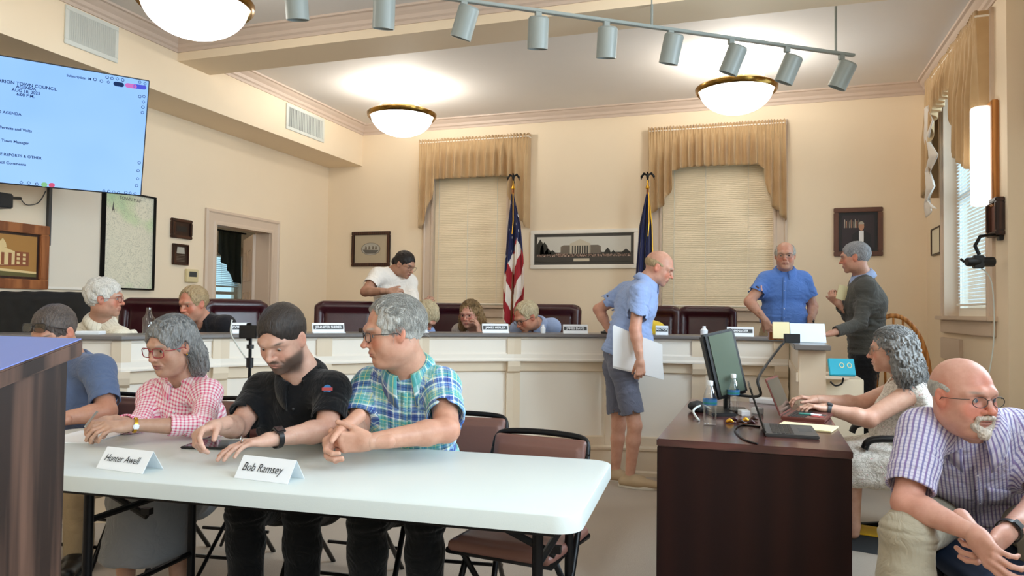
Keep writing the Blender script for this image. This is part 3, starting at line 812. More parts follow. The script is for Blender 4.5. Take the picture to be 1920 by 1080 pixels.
# ---------------------------------------------------------------- materials
MAT = {}
class NT:
    def __init__(s, name):
        s.m = bpy.data.materials.new(name); s.m.use_nodes = True; s.t = s.m.node_tree; s.b = s.t.nodes['Principled BSDF']; s.out = s.t.nodes['Material Output']
        MAT[name] = s.m
    def n(s, typ, **kw):
        x = s.t.nodes.new('ShaderNode' + typ)
        for k, v in kw.items():
            if k.startswith('i_'):
                key = k[2:]; key = int(key) if key.isdigit() else key.replace('_', ' ')
                x.inputs[key].default_value = v
            else: setattr(x, k, v)
        return x
    def l(s, a, b): s.t.links.new(a, b); return s
    def math(s, op, a, b=None, c=None):
        x = s.n('Math', operation=op)
        for i, v in enumerate((a, b, c)):
            if v is None: continue
            if isinstance(v, (int, float)): x.inputs[i].default_value = v
            else: s.l(v, x.inputs[i])
        return x.outputs[0]
    def mix(s, f, a, b, mode='MIX'):
        x = s.n('Mix', data_type='RGBA', blend_type=mode)
        for i, v in ((0, f), (6, a), (7, b)):
            if isinstance(v, (int, float)): x.inputs[i].default_value = v
            elif isinstance(v, (tuple, list)): x.inputs[i].default_value = (*v[:3], 1)
            else: s.l(v, x.inputs[i])
        return x.outputs[2]
    def ramp(s, f, stops, interp='LINEAR'):
        x = s.n('ValToRGB'); s.l(f, x.inputs[0]); x.color_ramp.interpolation = interp
        el = x.color_ramp.elements
        while len(el) < len(stops): el.new(.5)
        for e, (p, c) in zip(el, stops): e.position = p; e.color = (*c[:3], 1)
        return x.outputs[0]
    def coord(s, kind='Object', scale=(1, 1, 1), rot=(0, 0, 0)):
        t = s.n('TexCoord'); mp = s.n('Mapping'); mp.inputs['Scale'].default_value = scale; mp.inputs['Rotation'].default_value = rot
        s.l(t.outputs[kind], mp.inputs[0]); return mp.outputs[0]
    def noise(s, co, scale, detail=3, rough=.5, dist=0):
        x = s.n('TexNoise'); x.inputs['Scale'].default_value = scale; x.inputs['Detail'].default_value = detail; x.inputs['Roughness'].default_value = rough; x.inputs['Distortion'].default_value = dist
        s.l(co, x.inputs['Vector']); return x.outputs[0]
    def bump(s, h, strength=.3, dist=.01):
        x = s.n('Bump'); x.inputs['Strength'].default_value = strength; x.inputs['Distance'].default_value = dist
        s.l(h, x.inputs['Height']); s.l(x.outputs[0], s.b.inputs['Normal']); return s
    def base(s, c, rough=.5, metal=0, spec=.5, sheen=0):
        if isinstance(c, (tuple, list)): s.b.inputs['Base Color'].default_value = (*c[:3], 1)
        else: s.l(c, s.b.inputs['Base Color'])
        s.b.inputs['Roughness'].default_value = rough; s.b.inputs['Metallic'].default_value = metal; s.b.inputs['Specular IOR Level'].default_value = spec
        if sheen: s.b.inputs['Sheen Weight'].default_value = sheen; s.b.inputs['Sheen Roughness'].default_value = .5
        return s
def lin(h):
    h = h.lstrip('#'); c = [int(h[i:i + 2], 16) / 255 for i in (0, 2, 4)]
    return tuple(x / 12.92 if x <= .04045 else ((x + .055) / 1.055) ** 2.4 for x in c)
def simple(name, c, rough=.5, metal=0, spec=.5, bump=0, bscale=200, sheen=0, var=0, vscale=6):
    if isinstance(c, str): c = lin(c)
    n = NT(name); col = c
    if var:
        co = n.coord(); f = n.noise(co, vscale, 4)
        col = n.mix(n.math('MULTIPLY', f, 1), tuple(x * (1 - var) for x in c), tuple(min(1, x * (1 + var)) for x in c))
    n.base(col, rough, metal, spec, sheen)
    if bump: n.bump(n.noise(n.coord(), bscale, 2), bump, .002)
    return n.m
def uvxy(n):
    u = n.n('UVMap', uv_map='cloth'); s = n.n('SeparateXYZ'); n.l(u.outputs[0], s.inputs[0]); return u.outputs[0], s.outputs[0], s.outputs[1]
def band(n, x, period, start, width, soft=.04):
    """1 inside a stripe of the repeat"""
    f = n.math('FRACT', n.math('ADD', n.math('DIVIDE', x, period), 10 - start))
    m = n.n('MapRange', interpolation_type='SMOOTHSTEP'); n.l(f, m.inputs[0]); m.inputs[1].default_value = width; m.inputs[2].default_value = width + soft; m.inputs[3].default_value = 1; m.inputs[4].default_value = 0
    m2 = n.n('MapRange', interpolation_type='SMOOTHSTEP'); n.l(f, m2.inputs[0]); m2.inputs[1].default_value = 0; m2.inputs[2].default_value = soft; m2.inputs[3].default_value = 0; m2.inputs[4].default_value = 1
    return n.math('MULTIPLY', m.outputs[0], m2.outputs[0])
def weave(n, strength=.25):
    co = n.coord(); n.bump(n.noise(co, 380, 2), strength, .0012); fine = n.b.inputs['Normal'].links[0].from_node
    b = n.n('Bump'); b.inputs['Strength'].default_value = .55; b.inputs['Distance'].default_value = .02; f = n.noise(co, 9, 2.5, .5, 2.2)
    n.l(n.math('ABSOLUTE', n.math('SUBTRACT', f, .5)), b.inputs['Height']); n.l(b.outputs[0], fine.inputs['Normal'])
def cloth(name, c, rough=.85, sheen=.15, var=.10, vscale=9):
    if isinstance(c, str): c = lin(c)
    n = NT(name); f = n.noise(n.coord(), vscale, 4)
    n.base(n.mix(f, tuple(x * (1 - var) for x in c), tuple(min(1, x * (1 + var)) for x in c)), rough, 0, .2, sheen)
    weave(n); return n.m
def hair_mat(name, c1, c2, rough=.45, scale=1.0):
    n = NT(name); co = n.coord('Object', (260 * scale, 260 * scale, 50 * scale)); f = n.noise(co, 1, 3, .6); f2 = n.noise(n.coord(), 18, 2)
    c = n.ramp(n.math('ADD', n.math('MULTIPLY', f, .75), n.math('MULTIPLY', f2, .25)), [(.32, lin(c1)), (.68, lin(c2))])
    n.base(c, rough, 0, .35); n.bump(f, .9, .004); return n.m
def skin_mat(name):
    n = NT(name); a = n.n('VertexColor', layer_name='tone'); co = n.coord()
    f = n.noise(co, 28, 5, .65); c = n.mix(n.math('MULTIPLY', f, .22), a.outputs[0], (.62, .24, .17), 'MULTIPLY') if False else a.outputs[0]
    v = n.n('Mix', data_type='RGBA', blend_type='MULTIPLY'); v.inputs[0].default_value = .5; n.l(c, v.inputs[6]); n.l(n.ramp(f, [(.35, (.78, .66, .62)), (.65, (1, 1, 1))]), v.inputs[7])
    n.base(v.outputs[2], .46, 0, .42)
    n.b.inputs['Subsurface Weight'].default_value = .12; n.b.inputs['Subsurface Radius'].default_value = (.010, .0035, .002); n.b.inputs['Subsurface Scale'].default_value = 1.0
    n.bump(n.noise(co, 330, 3, .6), .18, .0015); return n.m
skin_mat('skin')
simple('eye_white', (.46, .42, .39), .18)
simple('iris_blue', (.10, .14, .19), .12); simple('iris_brown', (.045, .022, .012), .12)
def glass_mat(name, tint=(1, 1, 1), alpha=.12, rough=.02):
    """thin lens: mostly clear with a reflection"""
    n = NT(name); tr = n.n('BsdfTransparent'); tr.inputs[0].default_value = (*tint, 1); gl = n.n('BsdfGlossy'); gl.inputs['Roughness'].default_value = rough
    fr = n.n('LayerWeight'); mx = n.n('MixShader')
    n.l(n.math('MULTIPLY_ADD', n.math('POWER', fr.outputs[1], 3.5), .55, alpha * .3), mx.inputs[0]); n.l(tr.outputs[0], mx.inputs[1]); n.l(gl.outputs[0], mx.inputs[2]); n.l(mx.outputs[0], n.out.inputs[0]); return n.m
glass_mat('lens', (.96, .97, .98))
glass_mat('lens_dark', (.35, .33, .32), .3)
glass_mat('clear_glass', (.98, .99, .99))
# ---------------------------------------------------------------- surfaces
def paint(name, c, rough=.6, b=.05):
    n = NT(name); co = n.coord('Object'); f = n.noise(co, 1.3, 4, .6); f2 = n.noise(co, 9, 3)
    c = lin(c); k = n.mix(f, tuple(x * .95 for x in c), tuple(min(1, x * 1.03) for x in c)); n.base(k, rough, 0, .3); n.bump(n.noise(co, 160, 2), b, .002); return n.m
paint('wall_paint', 'efddc2'); paint('wall_far', 'e6dccb'); paint('ceiling_paint', 'e6e2de', .8); paint('trim_paint', 'd3bfab', .4); paint('crown_paint', 'd0bdae', .45)
paint('dais_paint', 'e0d0b8', .35, .03); paint('dais_panel', 'efe8dc', .22, .02); paint('grey_wall', 'd0ccc4')
n = NT('carpet'); co = n.coord('Object'); f = n.noise(co, 240, 3, .7); g = n.noise(co, 3, 4)
n.base(n.mix(n.math('ADD', n.math('MULTIPLY', f, .8), n.math('MULTIPLY', g, .2)), lin('8f8274'), lin('cfc0af')), .95, 0, .1, .2); n.bump(f, .7, .006)
def wood(name, c1, c2, scale=(14, 14, 1.2), rough=.35, rings=5, spec=.4, kind='Object', rot=(0, 0, 0), coat=0, contrast=(.35, .65)):
    n = NT(name); co = n.coord(kind, scale, rot); d = n.noise(co, 1.2, 4, .6, .6)
    wv = n.n('TexWave', wave_type='BANDS', bands_direction='X'); wv.inputs['Scale'].default_value = rings * .12; wv.inputs['Distortion'].default_value = 7; wv.inputs['Detail'].default_value = 3; n.l(co, wv.inputs['Vector'])
    f = n.math('ADD', n.math('MULTIPLY', d, .6), n.math('MULTIPLY', wv.outputs[0], .4)); c = n.ramp(f, [(contrast[0], lin(c1)), (contrast[1], lin(c2))])
    n.base(c, rough, 0, spec); n.b.inputs['Coat Weight'].default_value = coat; n.b.inputs['Coat Roughness'].default_value = .12; n.bump(f, .08, .002); return n.m
wood('walnut', '241813', '5b4236', (26, 26, .9), .42, 6, contrast=(.30, .72))
wood('mahogany', '1a0709', '29100d', (6, 6, .35), .45, 3, .25, coat=0, contrast=(.2, .8))
wood('mahogany_top', '482522', '603530', (2, 14, 14), .22, 4, .5, coat=.35)
wood('oak', 'a0652c', 'c88a4a', (16, 16, 1.2), .4, 5); wood('dark_wood', '2c1810', '4a2a1c', (20, 20, 2), .35, 4); wood('frame_wood', '7a4525', 'a3653a', (16, 16, 2), .35, 4)
simple('black_metal', '141416', .35, .6); simple('black_plastic', '101113', .4); simple('dark_grey', '3a3c3e', .5); simple('steel', 'b8b8b8', .25, 1); simple('brass', '8a6a34', .22, 1, var=.2, vscale=30); simple('gold', 'd8a63c', .3, 1)
simple('white_plastic', 'd3dbd8', .36, bump=.12, bscale=260); simple('backlit_enamel', '8f9896', .4); simple('vent_white', 'd5d8d2', .4); simple('paper', 'eef2f6', .7); simple('paper_yellow', 'e8dcae', .7); simple('white_trim', 'efe8dc', .4)  # track enamel: white greyed down, backlit shade put into the colour
n = NT('leather'); co = n.coord('Object'); n.base(n.mix(n.noise(co, 6, 3), lin('26090f'), lin('43151e')), .28, 0, .5); n.bump(n.noise(co, 120, 3), .25, .002)
simple('leather_black', '0f0f11', .5, bump=.2); simple('jacket_black', '0b0c0d', .8, bump=.3); simple('vinyl_brown', '6e4a40', .42, bump=.1, bscale=150); simple('vinyl_navy', '1d2b42', .5); simple('rubber', '232628', .7); simple('yellow_paint', 'd9b021', .6, var=.15, vscale=20)
n = NT('drape'); co = n.coord('Object'); n.base(n.mix(n.noise(co, 7, 4), lin('b2936a'), lin('caab82')), .75, 0, .25, .3); n.bump(n.noise(co, 300, 2), .2, .001); n.b.inputs['Subsurface Weight'].default_value = 0
n = NT('drape_lining'); n.base(lin('dcd5cc'), .8)
def emit(name, c, s):
    n = NT(name); e = n.n('Emission'); e.inputs[0].default_value = (*c, 1); e.inputs[1].default_value = s; n.l(e.outputs[0], n.out.inputs[0]); return n.m
emit('bowl_glow', (1.0, .95, .86), 6.5); emit('sconce_glow', (1, .95, .84), 2.0); emit('outdoor_glow', (.55, .85, 1.0), 1.5)
n = NT('slat'); n.base(lin('efdcbe'), .5); n.b.inputs['Subsurface Weight'].default_value = 0
n = NT('slat_white'); d_ = n.n('BsdfDiffuse'); t_ = n.n('BsdfTranslucent'); m_ = n.n('MixShader'); d_.inputs[0].default_value = (.85, .88, .9, 1); t_.inputs[0].default_value = (.7, .85, .95, 1); m_.inputs[0].default_value = .5; n.l(d_.outputs[0], m_.inputs[1]); n.l(t_.outputs[0], m_.inputs[2]); n.l(m_.outputs[0], n.out.inputs[0])
# ---------------------------------------------------------------- the room
XL, XR, YB, ZC = -5.49, 1.588, 8.5, 3.70
YF = -3.2; XR2 = 1.86; YJ = 5.86
def wall(name, boxes, m): 
    mb = MB()
    for lo, hi in boxes: mb.box(lo, hi)
    return struct(mb.build(name, MAT[m]))
def hole(axis, p, t, a0, a1, z0, z1, holes):
    """wall boxes in the plane axis=p..p+t spanning a0..a1, z0..z1 with rectangular holes (a,b,z,z)"""
    out = []; cuts = sorted({a0, a1, *[h[0] for h in holes], *[h[1] for h in holes]})
    for u, v in zip(cuts[:-1], cuts[1:]):
        hs = [h for h in holes if h[0] <= u + 1e-6 and h[1] >= v - 1e-6]; zz = [(z0, z1)]
        for h in hs: zz = [q for a, b in zz for q in ((a, min(b, h[2])), (max(a, h[3]), b)) if q[1] - q[0] > 1e-4]
        for a, b in zz:
            lo, hi = ((p, u, a), (p + t, v, b)) if axis == 0 else ((u, p, a), (v, p + t, b)); out.append((lo, hi))
    return out
wall('floor', [((-8.4, YF - .1, -.1), (3.2, 11.6, 0))], 'carpet')
wall('ceiling', [((-8.4, YF - .1, ZC), (3.2, 11.6, ZC + .1))], 'ceiling_paint')
WA = (ony(812, 400, YB)[0], ony(952, 400, YB)[0], 1.36, 3.28); WB = (ony(1240, 400, YB)[0], ony(1452, 400, YB)[0], 1.36, 3.28)
wall('wall_back', hole(1, YB, .2, XL - .2, XR2 + .2, 0, ZC, [WA, WB]), 'wall_paint')
DL = (6.36, 7.30, 0, 2.20)
wall('wall_left', hole(0, XL - .2, .2, YF, YB, 0, ZC, [DL]), 'wall_paint')
WR_ = (6.28, 7.62, 1.30, 3.42)
wall('wall_right', hole(0, XR, .32, YJ, YB, 0, ZC, [WR_]), 'wall_paint')
WR2 = (3.4, 4.9, 1.30, 3.3); WR3 = (.2, 1.9, 1.30, 3.3); WR4 = (-2.6, -.9, 1.3, 3.3)
wall('wall_right_near', hole(0, XR2, .2, YF, YJ, 0, ZC, [WR2, WR3, WR4]), 'grey_wall')
wall('wall_front', hole(1, YF - .2, .2, XL - .2, XR2 + .2, 0, ZC, []), 'wall_paint')
wall('trim_bulkhead', [((XL, YF, 3.17), (-4.985, YB, ZC))], 'wall_paint')
wall('trim_beam', [((-4.985, 5.25, 3.50), (XR2, 5.66, ZC))], 'wall_paint')
wall('trim_beam_rear', [((-4.985, .6, 3.50), (XR2, 1.0, ZC))], 'wall_paint')
# crown moulding
CR = [(0, -.125), (.012, -.125), (.014, -.10), (.030, -.088), (.036, -.06), (.062, -.038), (.078, -.02), (.10, -.016), (.104, 0), (0, 0)]
def crown(path, nm): return struct(MB().sweep(CR, path).build(nm, MAT['crown_paint']))
crown([(-4.985, 5.66, ZC), (-4.985, YB, ZC), (XR, YB, ZC), (XR, 5.66, ZC)], 'trim_crown_back')
crown([(-4.985, 5.25, ZC), (XR2, 5.25, ZC)], 'trim_crown_beam')
crown([(-4.985, 1.0, ZC), (-4.985, 5.25, ZC)], 'trim_crown_left')
BBp = [(0, 0), (.018, 0), (.018, .15), (.008, .17), (0, .17)]
def skirt(path, nm): return struct(MB().sweep(BBp, path).build(nm, MAT['trim_paint']))
skirt([(XL, 7.42, .15), (XL, YB, .15), (XR, YB, .15), (XR, 6.16, .15)], 'baseboard_back'); skirt([(XL, YF, 0), (XL, 6.2, 0)], 'baseboard_left'); skirt([(XR2, YJ, 0), (XR2, YF, 0)], 'baseboard_right')
# the chair-rail mouldings under the rear windows
mb = MB()
for a, b in ((XL, WA[0] - .2), (WA[1] + .2, WB[0] - .2), (WB[1] + .2, XR)):
    pass
# windows
CP = [(-.01, 0), (.14, 0), (.14, .022), (.115, .034), (.10, .022), (.03, .018), (.012, .028), (-.01, .028)]     # across the casing, off the wall
def casing(name, axis, p, sgn, a0, a1, z0, z1, m='trim_paint', wd=1.0, bottom=False):
    """moulded casing round an opening; p wall face, sgn direction into the room"""
    path = [(a1, z0), (a1, z1), (a0, z1), (a0, z0)]; mb = MB(); vs = []; k = len(CP)
    for i, (a, z) in enumerate(path):
        for u, v in CP:
            u = u * wd; da = u if a == a1 else -u; dz = u if i in (1, 2) else 0
            A, Z = a + da, z + dz; vs.append((p + sgn * v, A, Z) if axis == 0 else (A, p + sgn * v, Z))
    fs = [(i * k + j, i * k + (j + 1) % k, (i + 1) * k + (j + 1) % k, (i + 1) * k + j) for i in range(3) for j in range(k)]
    fs += [tuple(range(k)), tuple(3 * k + j for j in range(k))]
    return struct(mb.add(vs, fs).build(name, MAT[m]))
def place(axis, p, sgn):
    return (lambda a, v, z: (p + sgn * v, a, z)) if axis == 0 else (lambda a, v, z: (a, p + sgn * v, z))
def bx(mb, F, a0, a1, v0, v1, z0, z1):
    A = F(a0, v0, z0); B = F(a1, v1, z1); mb.box([min(x, y) for x, y in zip(A, B)], [max(x, y) for x, y in zip(A, B)])
def window(name, axis, p, sgn, a0, a1, z0, z1, slats, gap, slat_m, wide=.026, ang=70, reveal=.2, zb=None, cas=1.0):
    F = place(axis, p, sgn); W = struct(bpy.data.objects.new(name, None)); COL.objects.link(W); W['kind'] = 'structure'
    mb = MB(); t = .05
    for q in ((a0, a0 + t, z0, z1), (a1 - t, a1, z0, z1), (a0 + t, a1 - t, z1 - t, z1), (a0 + t, a1 - t, z0, z0 + t * 1.4), (a0 + t, a1 - t, (z0 + z1) / 2 - .025, (z0 + z1) / 2 + .025)): bx(mb, F, q[0], q[1], -.15, -.09, q[2], q[3])
    mb.build('sash', MAT['white_trim'], W)
    g = MB(); bx(g, F, a0 + t, a1 - t, -.125, -.120, z0 + t, z1 - t); g.build('pane', MAT['clear_glass'], W)
    c = casing('casing', axis, p, sgn, a0, a1, z0, z1, wd=cas); c.parent = W
    s = MB(); bx(s, F, a0 - .19 * cas, a1 + .19 * cas, -.02, .07, z0 - .035, z0); bx(s, F, a0 - .15 * cas, a1 + .15 * cas, 0, .03, z0 - .15, z0 - .035); s.build('sill', MAT['trim_paint'], W, bevel=.006)
    r = MB()
    for q in ((a0 - .002, a0 + .004, z0, z1), (a1 - .004, a1 + .002, z0, z1)): bx(r, F, q[0], q[1], -reveal, 0, q[2], q[3])
    r.build('jamb', MAT['trim_paint'], W)
    return W
def blind(label, axis, p, sgn, a0, a1, z0, z1, gap, slat_m, ang, wide=.026, cords=(.12, .5, .88), cord_m='white_plastic', v=-.045):
    F = place(axis, p, sgn); c = F((a0 + a1) / 2, v, z0); root = thing('window_blind', label, 'blind', c)
    mb = MB(); n = int((z1 - z0 - .05) / gap); ca, sa = math.cos(math.radians(ang)) * wide / 2, math.sin(math.radians(ang)) * wide / 2
    for i in range(n):
        z = z0 + .02 + i * gap
        q = [F(a0, v - ca, z + sa), F(a1, v - ca, z + sa), F(a1, v, z + .0022), F(a0, v, z + .0022), F(a1, v + ca, z - sa), F(a0, v + ca, z - sa)]
        mb.add(q, [(0, 1, 2, 3), (3, 2, 4, 5)])
    sl = mb.build('slats', MAT[slat_m], root, recalc=False)
    b = MB(); bx(b, F, a0, a1, v - .014, v + .014, z0 - .002, z0 + .016); b.build('bottom_rail', MAT['white_trim'], root, bevel=.003)
    b = MB(); bx(b, F, a0 - .005, a1 + .005, v - .02, v + .02, z1 - .04, z1); b.build('head_rail', MAT['white_trim'], root, bevel=.003)
    for t in cords:
        a = a0 + (a1 - a0) * t; MB().tube([F(a, v + .016, z1 - .04), F(a, v + .017, z0 + .01)], .0018, 5).build('ladder_cord', MAT[cord_m], root)
    return root
window('window_1', 1, YB, -1, *WA, None, None, None, cas=.95); window('window_2', 1, YB, -1, *WB, None, None, None, cas=.95)
blind('closed beige blind behind the United States flag', 1, YB, -1, WA[0] + .01, WA[1] - .01, WA[2] + .01, WA[3], .0215, 'slat', 72, cords=(.06, .46, .86)).__setitem__('group', 'closed beige blinds')
blind('closed beige blind behind the man in the bright blue shirt', 1, YB, -1, WB[0] + .01, WB[1] - .01, WB[2] + .01, WB[3], .0215, 'slat', 72, cords=(.11, .40, .78)).__setitem__('group', 'closed beige blinds')
window('window_3', 0, XR, -1, *WR_, None, None, None, reveal=.32, cas=.95)
blind('open white blind in the daylit side window', 0, XR, -1, WR_[0] + .06, WR_[1] - .06, WR_[2] + .09, WR_[3], .030, 'slat_white', -8, wide=.018, cords=(.2, .8), v=-.07)
for i, q in enumerate((WR2, WR3, WR4)): window('window_%d' % (4 + i), 0, XR2, -1, *q, None, None, None, reveal=.2)
# the back wall's low panelling band below the sills
mb = MB(); F = place(1, YB, -1)
bx(mb, F, XL, XR, 0, .022, 1.20, 1.235); bx(mb, F, XL, XR, 0, .012, 1.14, 1.20)
# valances
def valance(label, axis, p, sgn, a0, a1, ztop, prof, seed=0, dep=.11, n=260, flip=False):
    """prof: list of (t, zbottom) across the width 0..1"""
    F = place(axis, p, sgn); root = thing('window_valance', label, 'curtain', F((a0 + a1) / 2, dep, ztop)); rnd = random.Random(seed)
    ts = np.linspace(0, 1, n); zb = np.interp(ts, [q[0] for q in prof], [q[1] for q in prof])
    ph = np.cumsum(np.array([rnd.uniform(.55, 1.5) for _ in range(n)])) * .36; W = abs(a1 - a0); m = 22; vs = []
    amp = np.interp(np.arange(n), np.arange(0, n, 8), [rnd.uniform(.5, 1.2) for _ in range(0, n, 8)])
    dr = np.interp(np.arange(n), np.arange(0, n, 13), [rnd.uniform(-1, 1) for _ in range(0, n, 13)])
    for i, t in enumerate(ts):
        top = ztop + .035 + .012 * math.sin(ph[i] * 2.3)
        for j in range(m):
            s = j / (m - 1); z = top + (zb[i] - top) * s; q = 0.15 if .06 < s < .12 else 1.0
            fine = .014 * math.sin(ph[i] * 2.6) * max(0, 1 - s * 3.2) * (.35 if q < 1 else 1)
            big = .042 * amp[i] * math.sin(ph[i] * .95 + dr[i] * s * .9) * min(1, max(0, (s - .08) * 2.2))
            a = a0 + (a1 - a0) * (t + .010 * math.sin(ph[i] * .95 + 1.2) * s + .006 * dr[i] * s)
            vs.append(F(a, dep + fine + big + .015 * s, z))
    fs = [(i * m + j, i * m + j + 1, (i + 1) * m + j + 1, (i + 1) * m + j) for i in range(n - 1) for j in range(m - 1)]
    o = MB().add(vs, fs).build('valance_cloth', MAT['drape'], root, smooth=True, recalc=False)
    md = o.modifiers.new('t', 'SOLIDIFY'); md.thickness = .003; md.offset = 0
    # returns to the wall and the rod
    for a, k in ((a0, 0), (a1, n - 1)):
        vs2 = []; r = MB()
        for j in range(m):
            for q in range(5): v = vs[k * m + j]; w0 = F(a, .004, v[2]); t = q / 4; vs2.append(tuple(lerp(v, w0, t)))
        r.add(vs2, [(j * 5 + q, j * 5 + q + 1, (j + 1) * 5 + q + 1, (j + 1) * 5 + q) for j in range(m - 1) for q in range(4)])
        r.build('valance_return', MAT['drape'], root, smooth=True, recalc=False)
    MB().tube([F(a0, .02, ztop), F(a0, dep, ztop), F(a1, dep, ztop), F(a1, .02, ztop)], .008, 8).build('curtain_rod', MAT['white_trim'], root)
    return root
YV = YB - .11
def Zb(px, py): return ony(px, py, YV)[2]
xa0, xa1 = ony(786, 265, YV)[0], ony(991, 253, YV)[0]
def TT(px, x0, x1): return (ony(px, 350, YV)[0] - x0) / (x1 - x0)
valance('tan pleated valance over the blind behind the United States flag', 1, YB, -1, xa0, xa1, Zb(888, 262), [(0, Zb(784, 428)), (.035, Zb(788, 428)), (TT(800, xa0, xa1), Zb(800, 402)), (TT(806, xa0, xa1), Zb(806, 378)), (TT(814, xa0, xa1), Zb(814, 362)), (TT(815, xa0, xa1), Zb(816, 336)), (TT(950, xa0, xa1), Zb(950, 329)), (TT(952, xa0, xa1), Zb(952, 348)), (TT(966, xa0, xa1), Zb(966, 400)), (.93, Zb(978, 412)), (1, Zb(990, 426))], 3)
xb0, xb1 = ony(1216, 236, YV)[0], ony(1474, 222, YV)[0]
valance('tan pleated valance over the wide blind right of the dark blue flag', 1, YB, -1, xb0, xb1, Zb(1345, 238), [(0, Zb(1218, 408)), (.02, Zb(1222, 402)), (TT(1243, xb0, xb1), Zb(1243, 386)), (TT(1261, xb0, xb1), Zb(1261, 350)), (TT(1256, xb0, xb1) + .02, Zb(1256, 322)), (TT(1276, xb0, xb1), Zb(1276, 315)), (TT(1300, xb0, xb1), Zb(1300, 312)), (TT(1424, xb0, xb1), Zb(1424, 308)), (TT(1436, xb0, xb1), Zb(1436, 326)), (TT(1441, xb0, xb1), Zb(1441, 360)), (TT(1450, xb0, xb1), Zb(1450, 388)), (1, Zb(1472, 412))], 8, n=320)
valance('tan pleated valance over the daylit side window', 0, XR, -1, 7.92, 6.16, 3.50, [(0, 2.42), (.06, 2.50), (.12, 2.62), (.14, 2.86), (.2, 3.05), (.26, 3.12), (.6, 3.18), (.62, 2.90), (.68, 2.62), (.80, 2.48), (1, 2.36)], 12, n=300)
valance('edge of a tan curtain at the right border of the photo', 0, XR2, -1, 5.72, 4.9, 3.30, [(0, 2.55), (.3, 2.62), (.5, 3.0), (1, 3.0)], 15, dep=.16, n=120)
# pale lining cascades of the side window valance
root = thing('curtain_cascade', 'pale blue-lit lining cascade hanging in zigzag folds at the side window', 'curtain', (XR - .13, 7.6, 2.5))
zz_ = [3.22, 3.02, 2.90, 2.70, 2.60, 2.42, 2.34, 2.22]; mb = MB(); vs = []; n_ = 57; m_ = 9
for i in range(n_):
    t = i / (n_ - 1) * 7; k_ = min(6, int(t)); f_ = t - k_; z = zz_[k_] * (1 - f_) + zz_[k_ + 1] * f_; e = (f_ if k_ % 2 == 0 else 1 - f_)
    for j in range(m_):
        s = j / (m_ - 1); y = 7.80 - (.10 + .30 * e) * s; vs.append((XR - .13 - .02 * math.sin(s * 7 + t * 1.3), y, z + .05 * math.sin(s * 2.5)))
o = mb.add(vs, [(i * m_ + j, i * m_ + j + 1, (i + 1) * m_ + j + 1, (i + 1) * m_ + j) for i in range(n_ - 1) for j in range(m_ - 1)]).build('lining', MAT['drape_lining'], root, smooth=True, recalc=False); o.modifiers.new('t', 'SOLIDIFY').thickness = .003
# ---------------------------------------------------------------- left doorway and the room behind it
casing('door_1', 0, XL, 1, DL[0], DL[1], 0, DL[3] - .02, wd=1.05)
mb = MB(); mb.box((XL - .2, DL[0] - .001, 0), (XL, DL[0] + .02, DL[3])); mb.box((XL - .2, DL[1] - .02, 0), (XL, DL[1] + .001, DL[3])); mb.box((XL - .2, DL[0], DL[3] - .02), (XL, DL[1], DL[3])); struct(mb.build('door_1_jamb', MAT['trim_paint']))
leafD = unit(V(-.72, .70, 0)); hinge = V(XL - .2, DL[1] - .03, .2); Rl = np.stack([leafD, np.cross(V(0, 0, 1), leafD), V(0, 0, 1)], 1)
mb = MB(); mb.box((0, -.02, 0), (.86, .02, 1.96), Rl, hinge); lf = struct(mb.build('door_2', MAT['trim_paint'], bevel=.003))
for (u0, u1, z0, z1) in ((.11, .38, 1.42, 1.80), (.48, .75, 1.42, 1.80), (.11, .38, .62, 1.30), (.48, .75, .62, 1.30), (.11, .38, .15, .5), (.48, .75, .15, .5)):
    for sy in (-1, 1):
        f = MB(); y0, y1 = (.02, .026) if sy > 0 else (-.026, -.02)
        for q in ((u0, u1, z0, z0 + .02), (u0, u1, z1 - .02, z1), (u0, u0 + .02, z0 + .02, z1 - .02), (u1 - .02, u1, z0 + .02, z1 - .02)): f.box((q[0], y0, q[2]), (q[1], y1, q[3]), Rl, hinge)
        f.build('door_moulding', MAT['trim_paint'], lf)
wall('wall_far_room', hole(0, -8.3, .1, 4.5, 11.5, 0, ZC, [(9.25, 10.15, .9, 2.15)]) + [((-8.3, 11.5, 0), (XL, 11.6, ZC)), ((-8.2, 4.5, 0), (XL - .2, 4.6, ZC)), ((XL - .2, YB + .2, 0), (XL, 11.5, ZC))], 'wall_far')
window('window_7', 0, -8.2, 1, 9.25, 10.15, .9, 2.15, None, None, None, reveal=.1)
blind('half raised blind in the far room beyond the doorway', 0, -8.2, 1, 9.28, 10.12, 1.62, 2.15, .03, 'slat_white', 35, v=-.03)
# dark drape and cream cabinet seen through the doorway
root = thing('dark_curtain', 'dark green curtain seen through the open doorway', 'curtain', (-6.9, 7.4, 1.7)); mb = MB(); vs = []
Pa, Pb = onx(410, 440, -6.9), onx(452, 440, -6.9); n_ = 40; m_ = 10
for i in range(n_):
    t = i / (n_ - 1); zbm = np.interp(t, [0, .1, .55, .6, 1], [2.02, 1.95, 1.78, 1.66, 1.62])
    for j in range(m_): s = j / (m_ - 1); vs.append((-6.9 + .03 * math.sin(t * 22) * (.3 + s), Pa[1] + (Pb[1] - Pa[1]) * t, 2.32 + (zbm - 2.32) * s))
o = mb.add(vs, [(i * m_ + j, i * m_ + j + 1, (i + 1) * m_ + j + 1, (i + 1) * m_ + j) for i in range(n_ - 1) for j in range(m_ - 1)]).build('curtain_cloth', simple('dark_green', '25302f', .9), root, smooth=True)
o.modifiers.new('t', 'SOLIDIFY').thickness = .004
MB().tube([(-6.9, Pa[1] - .05, 2.33), (-6.9, Pb[1] + .1, 2.33)], .012, 8).build('curtain_rod', MAT['black_metal'], root)
ca = onx(437, 560, -7.4); cb = onx(450, 560, -7.4)
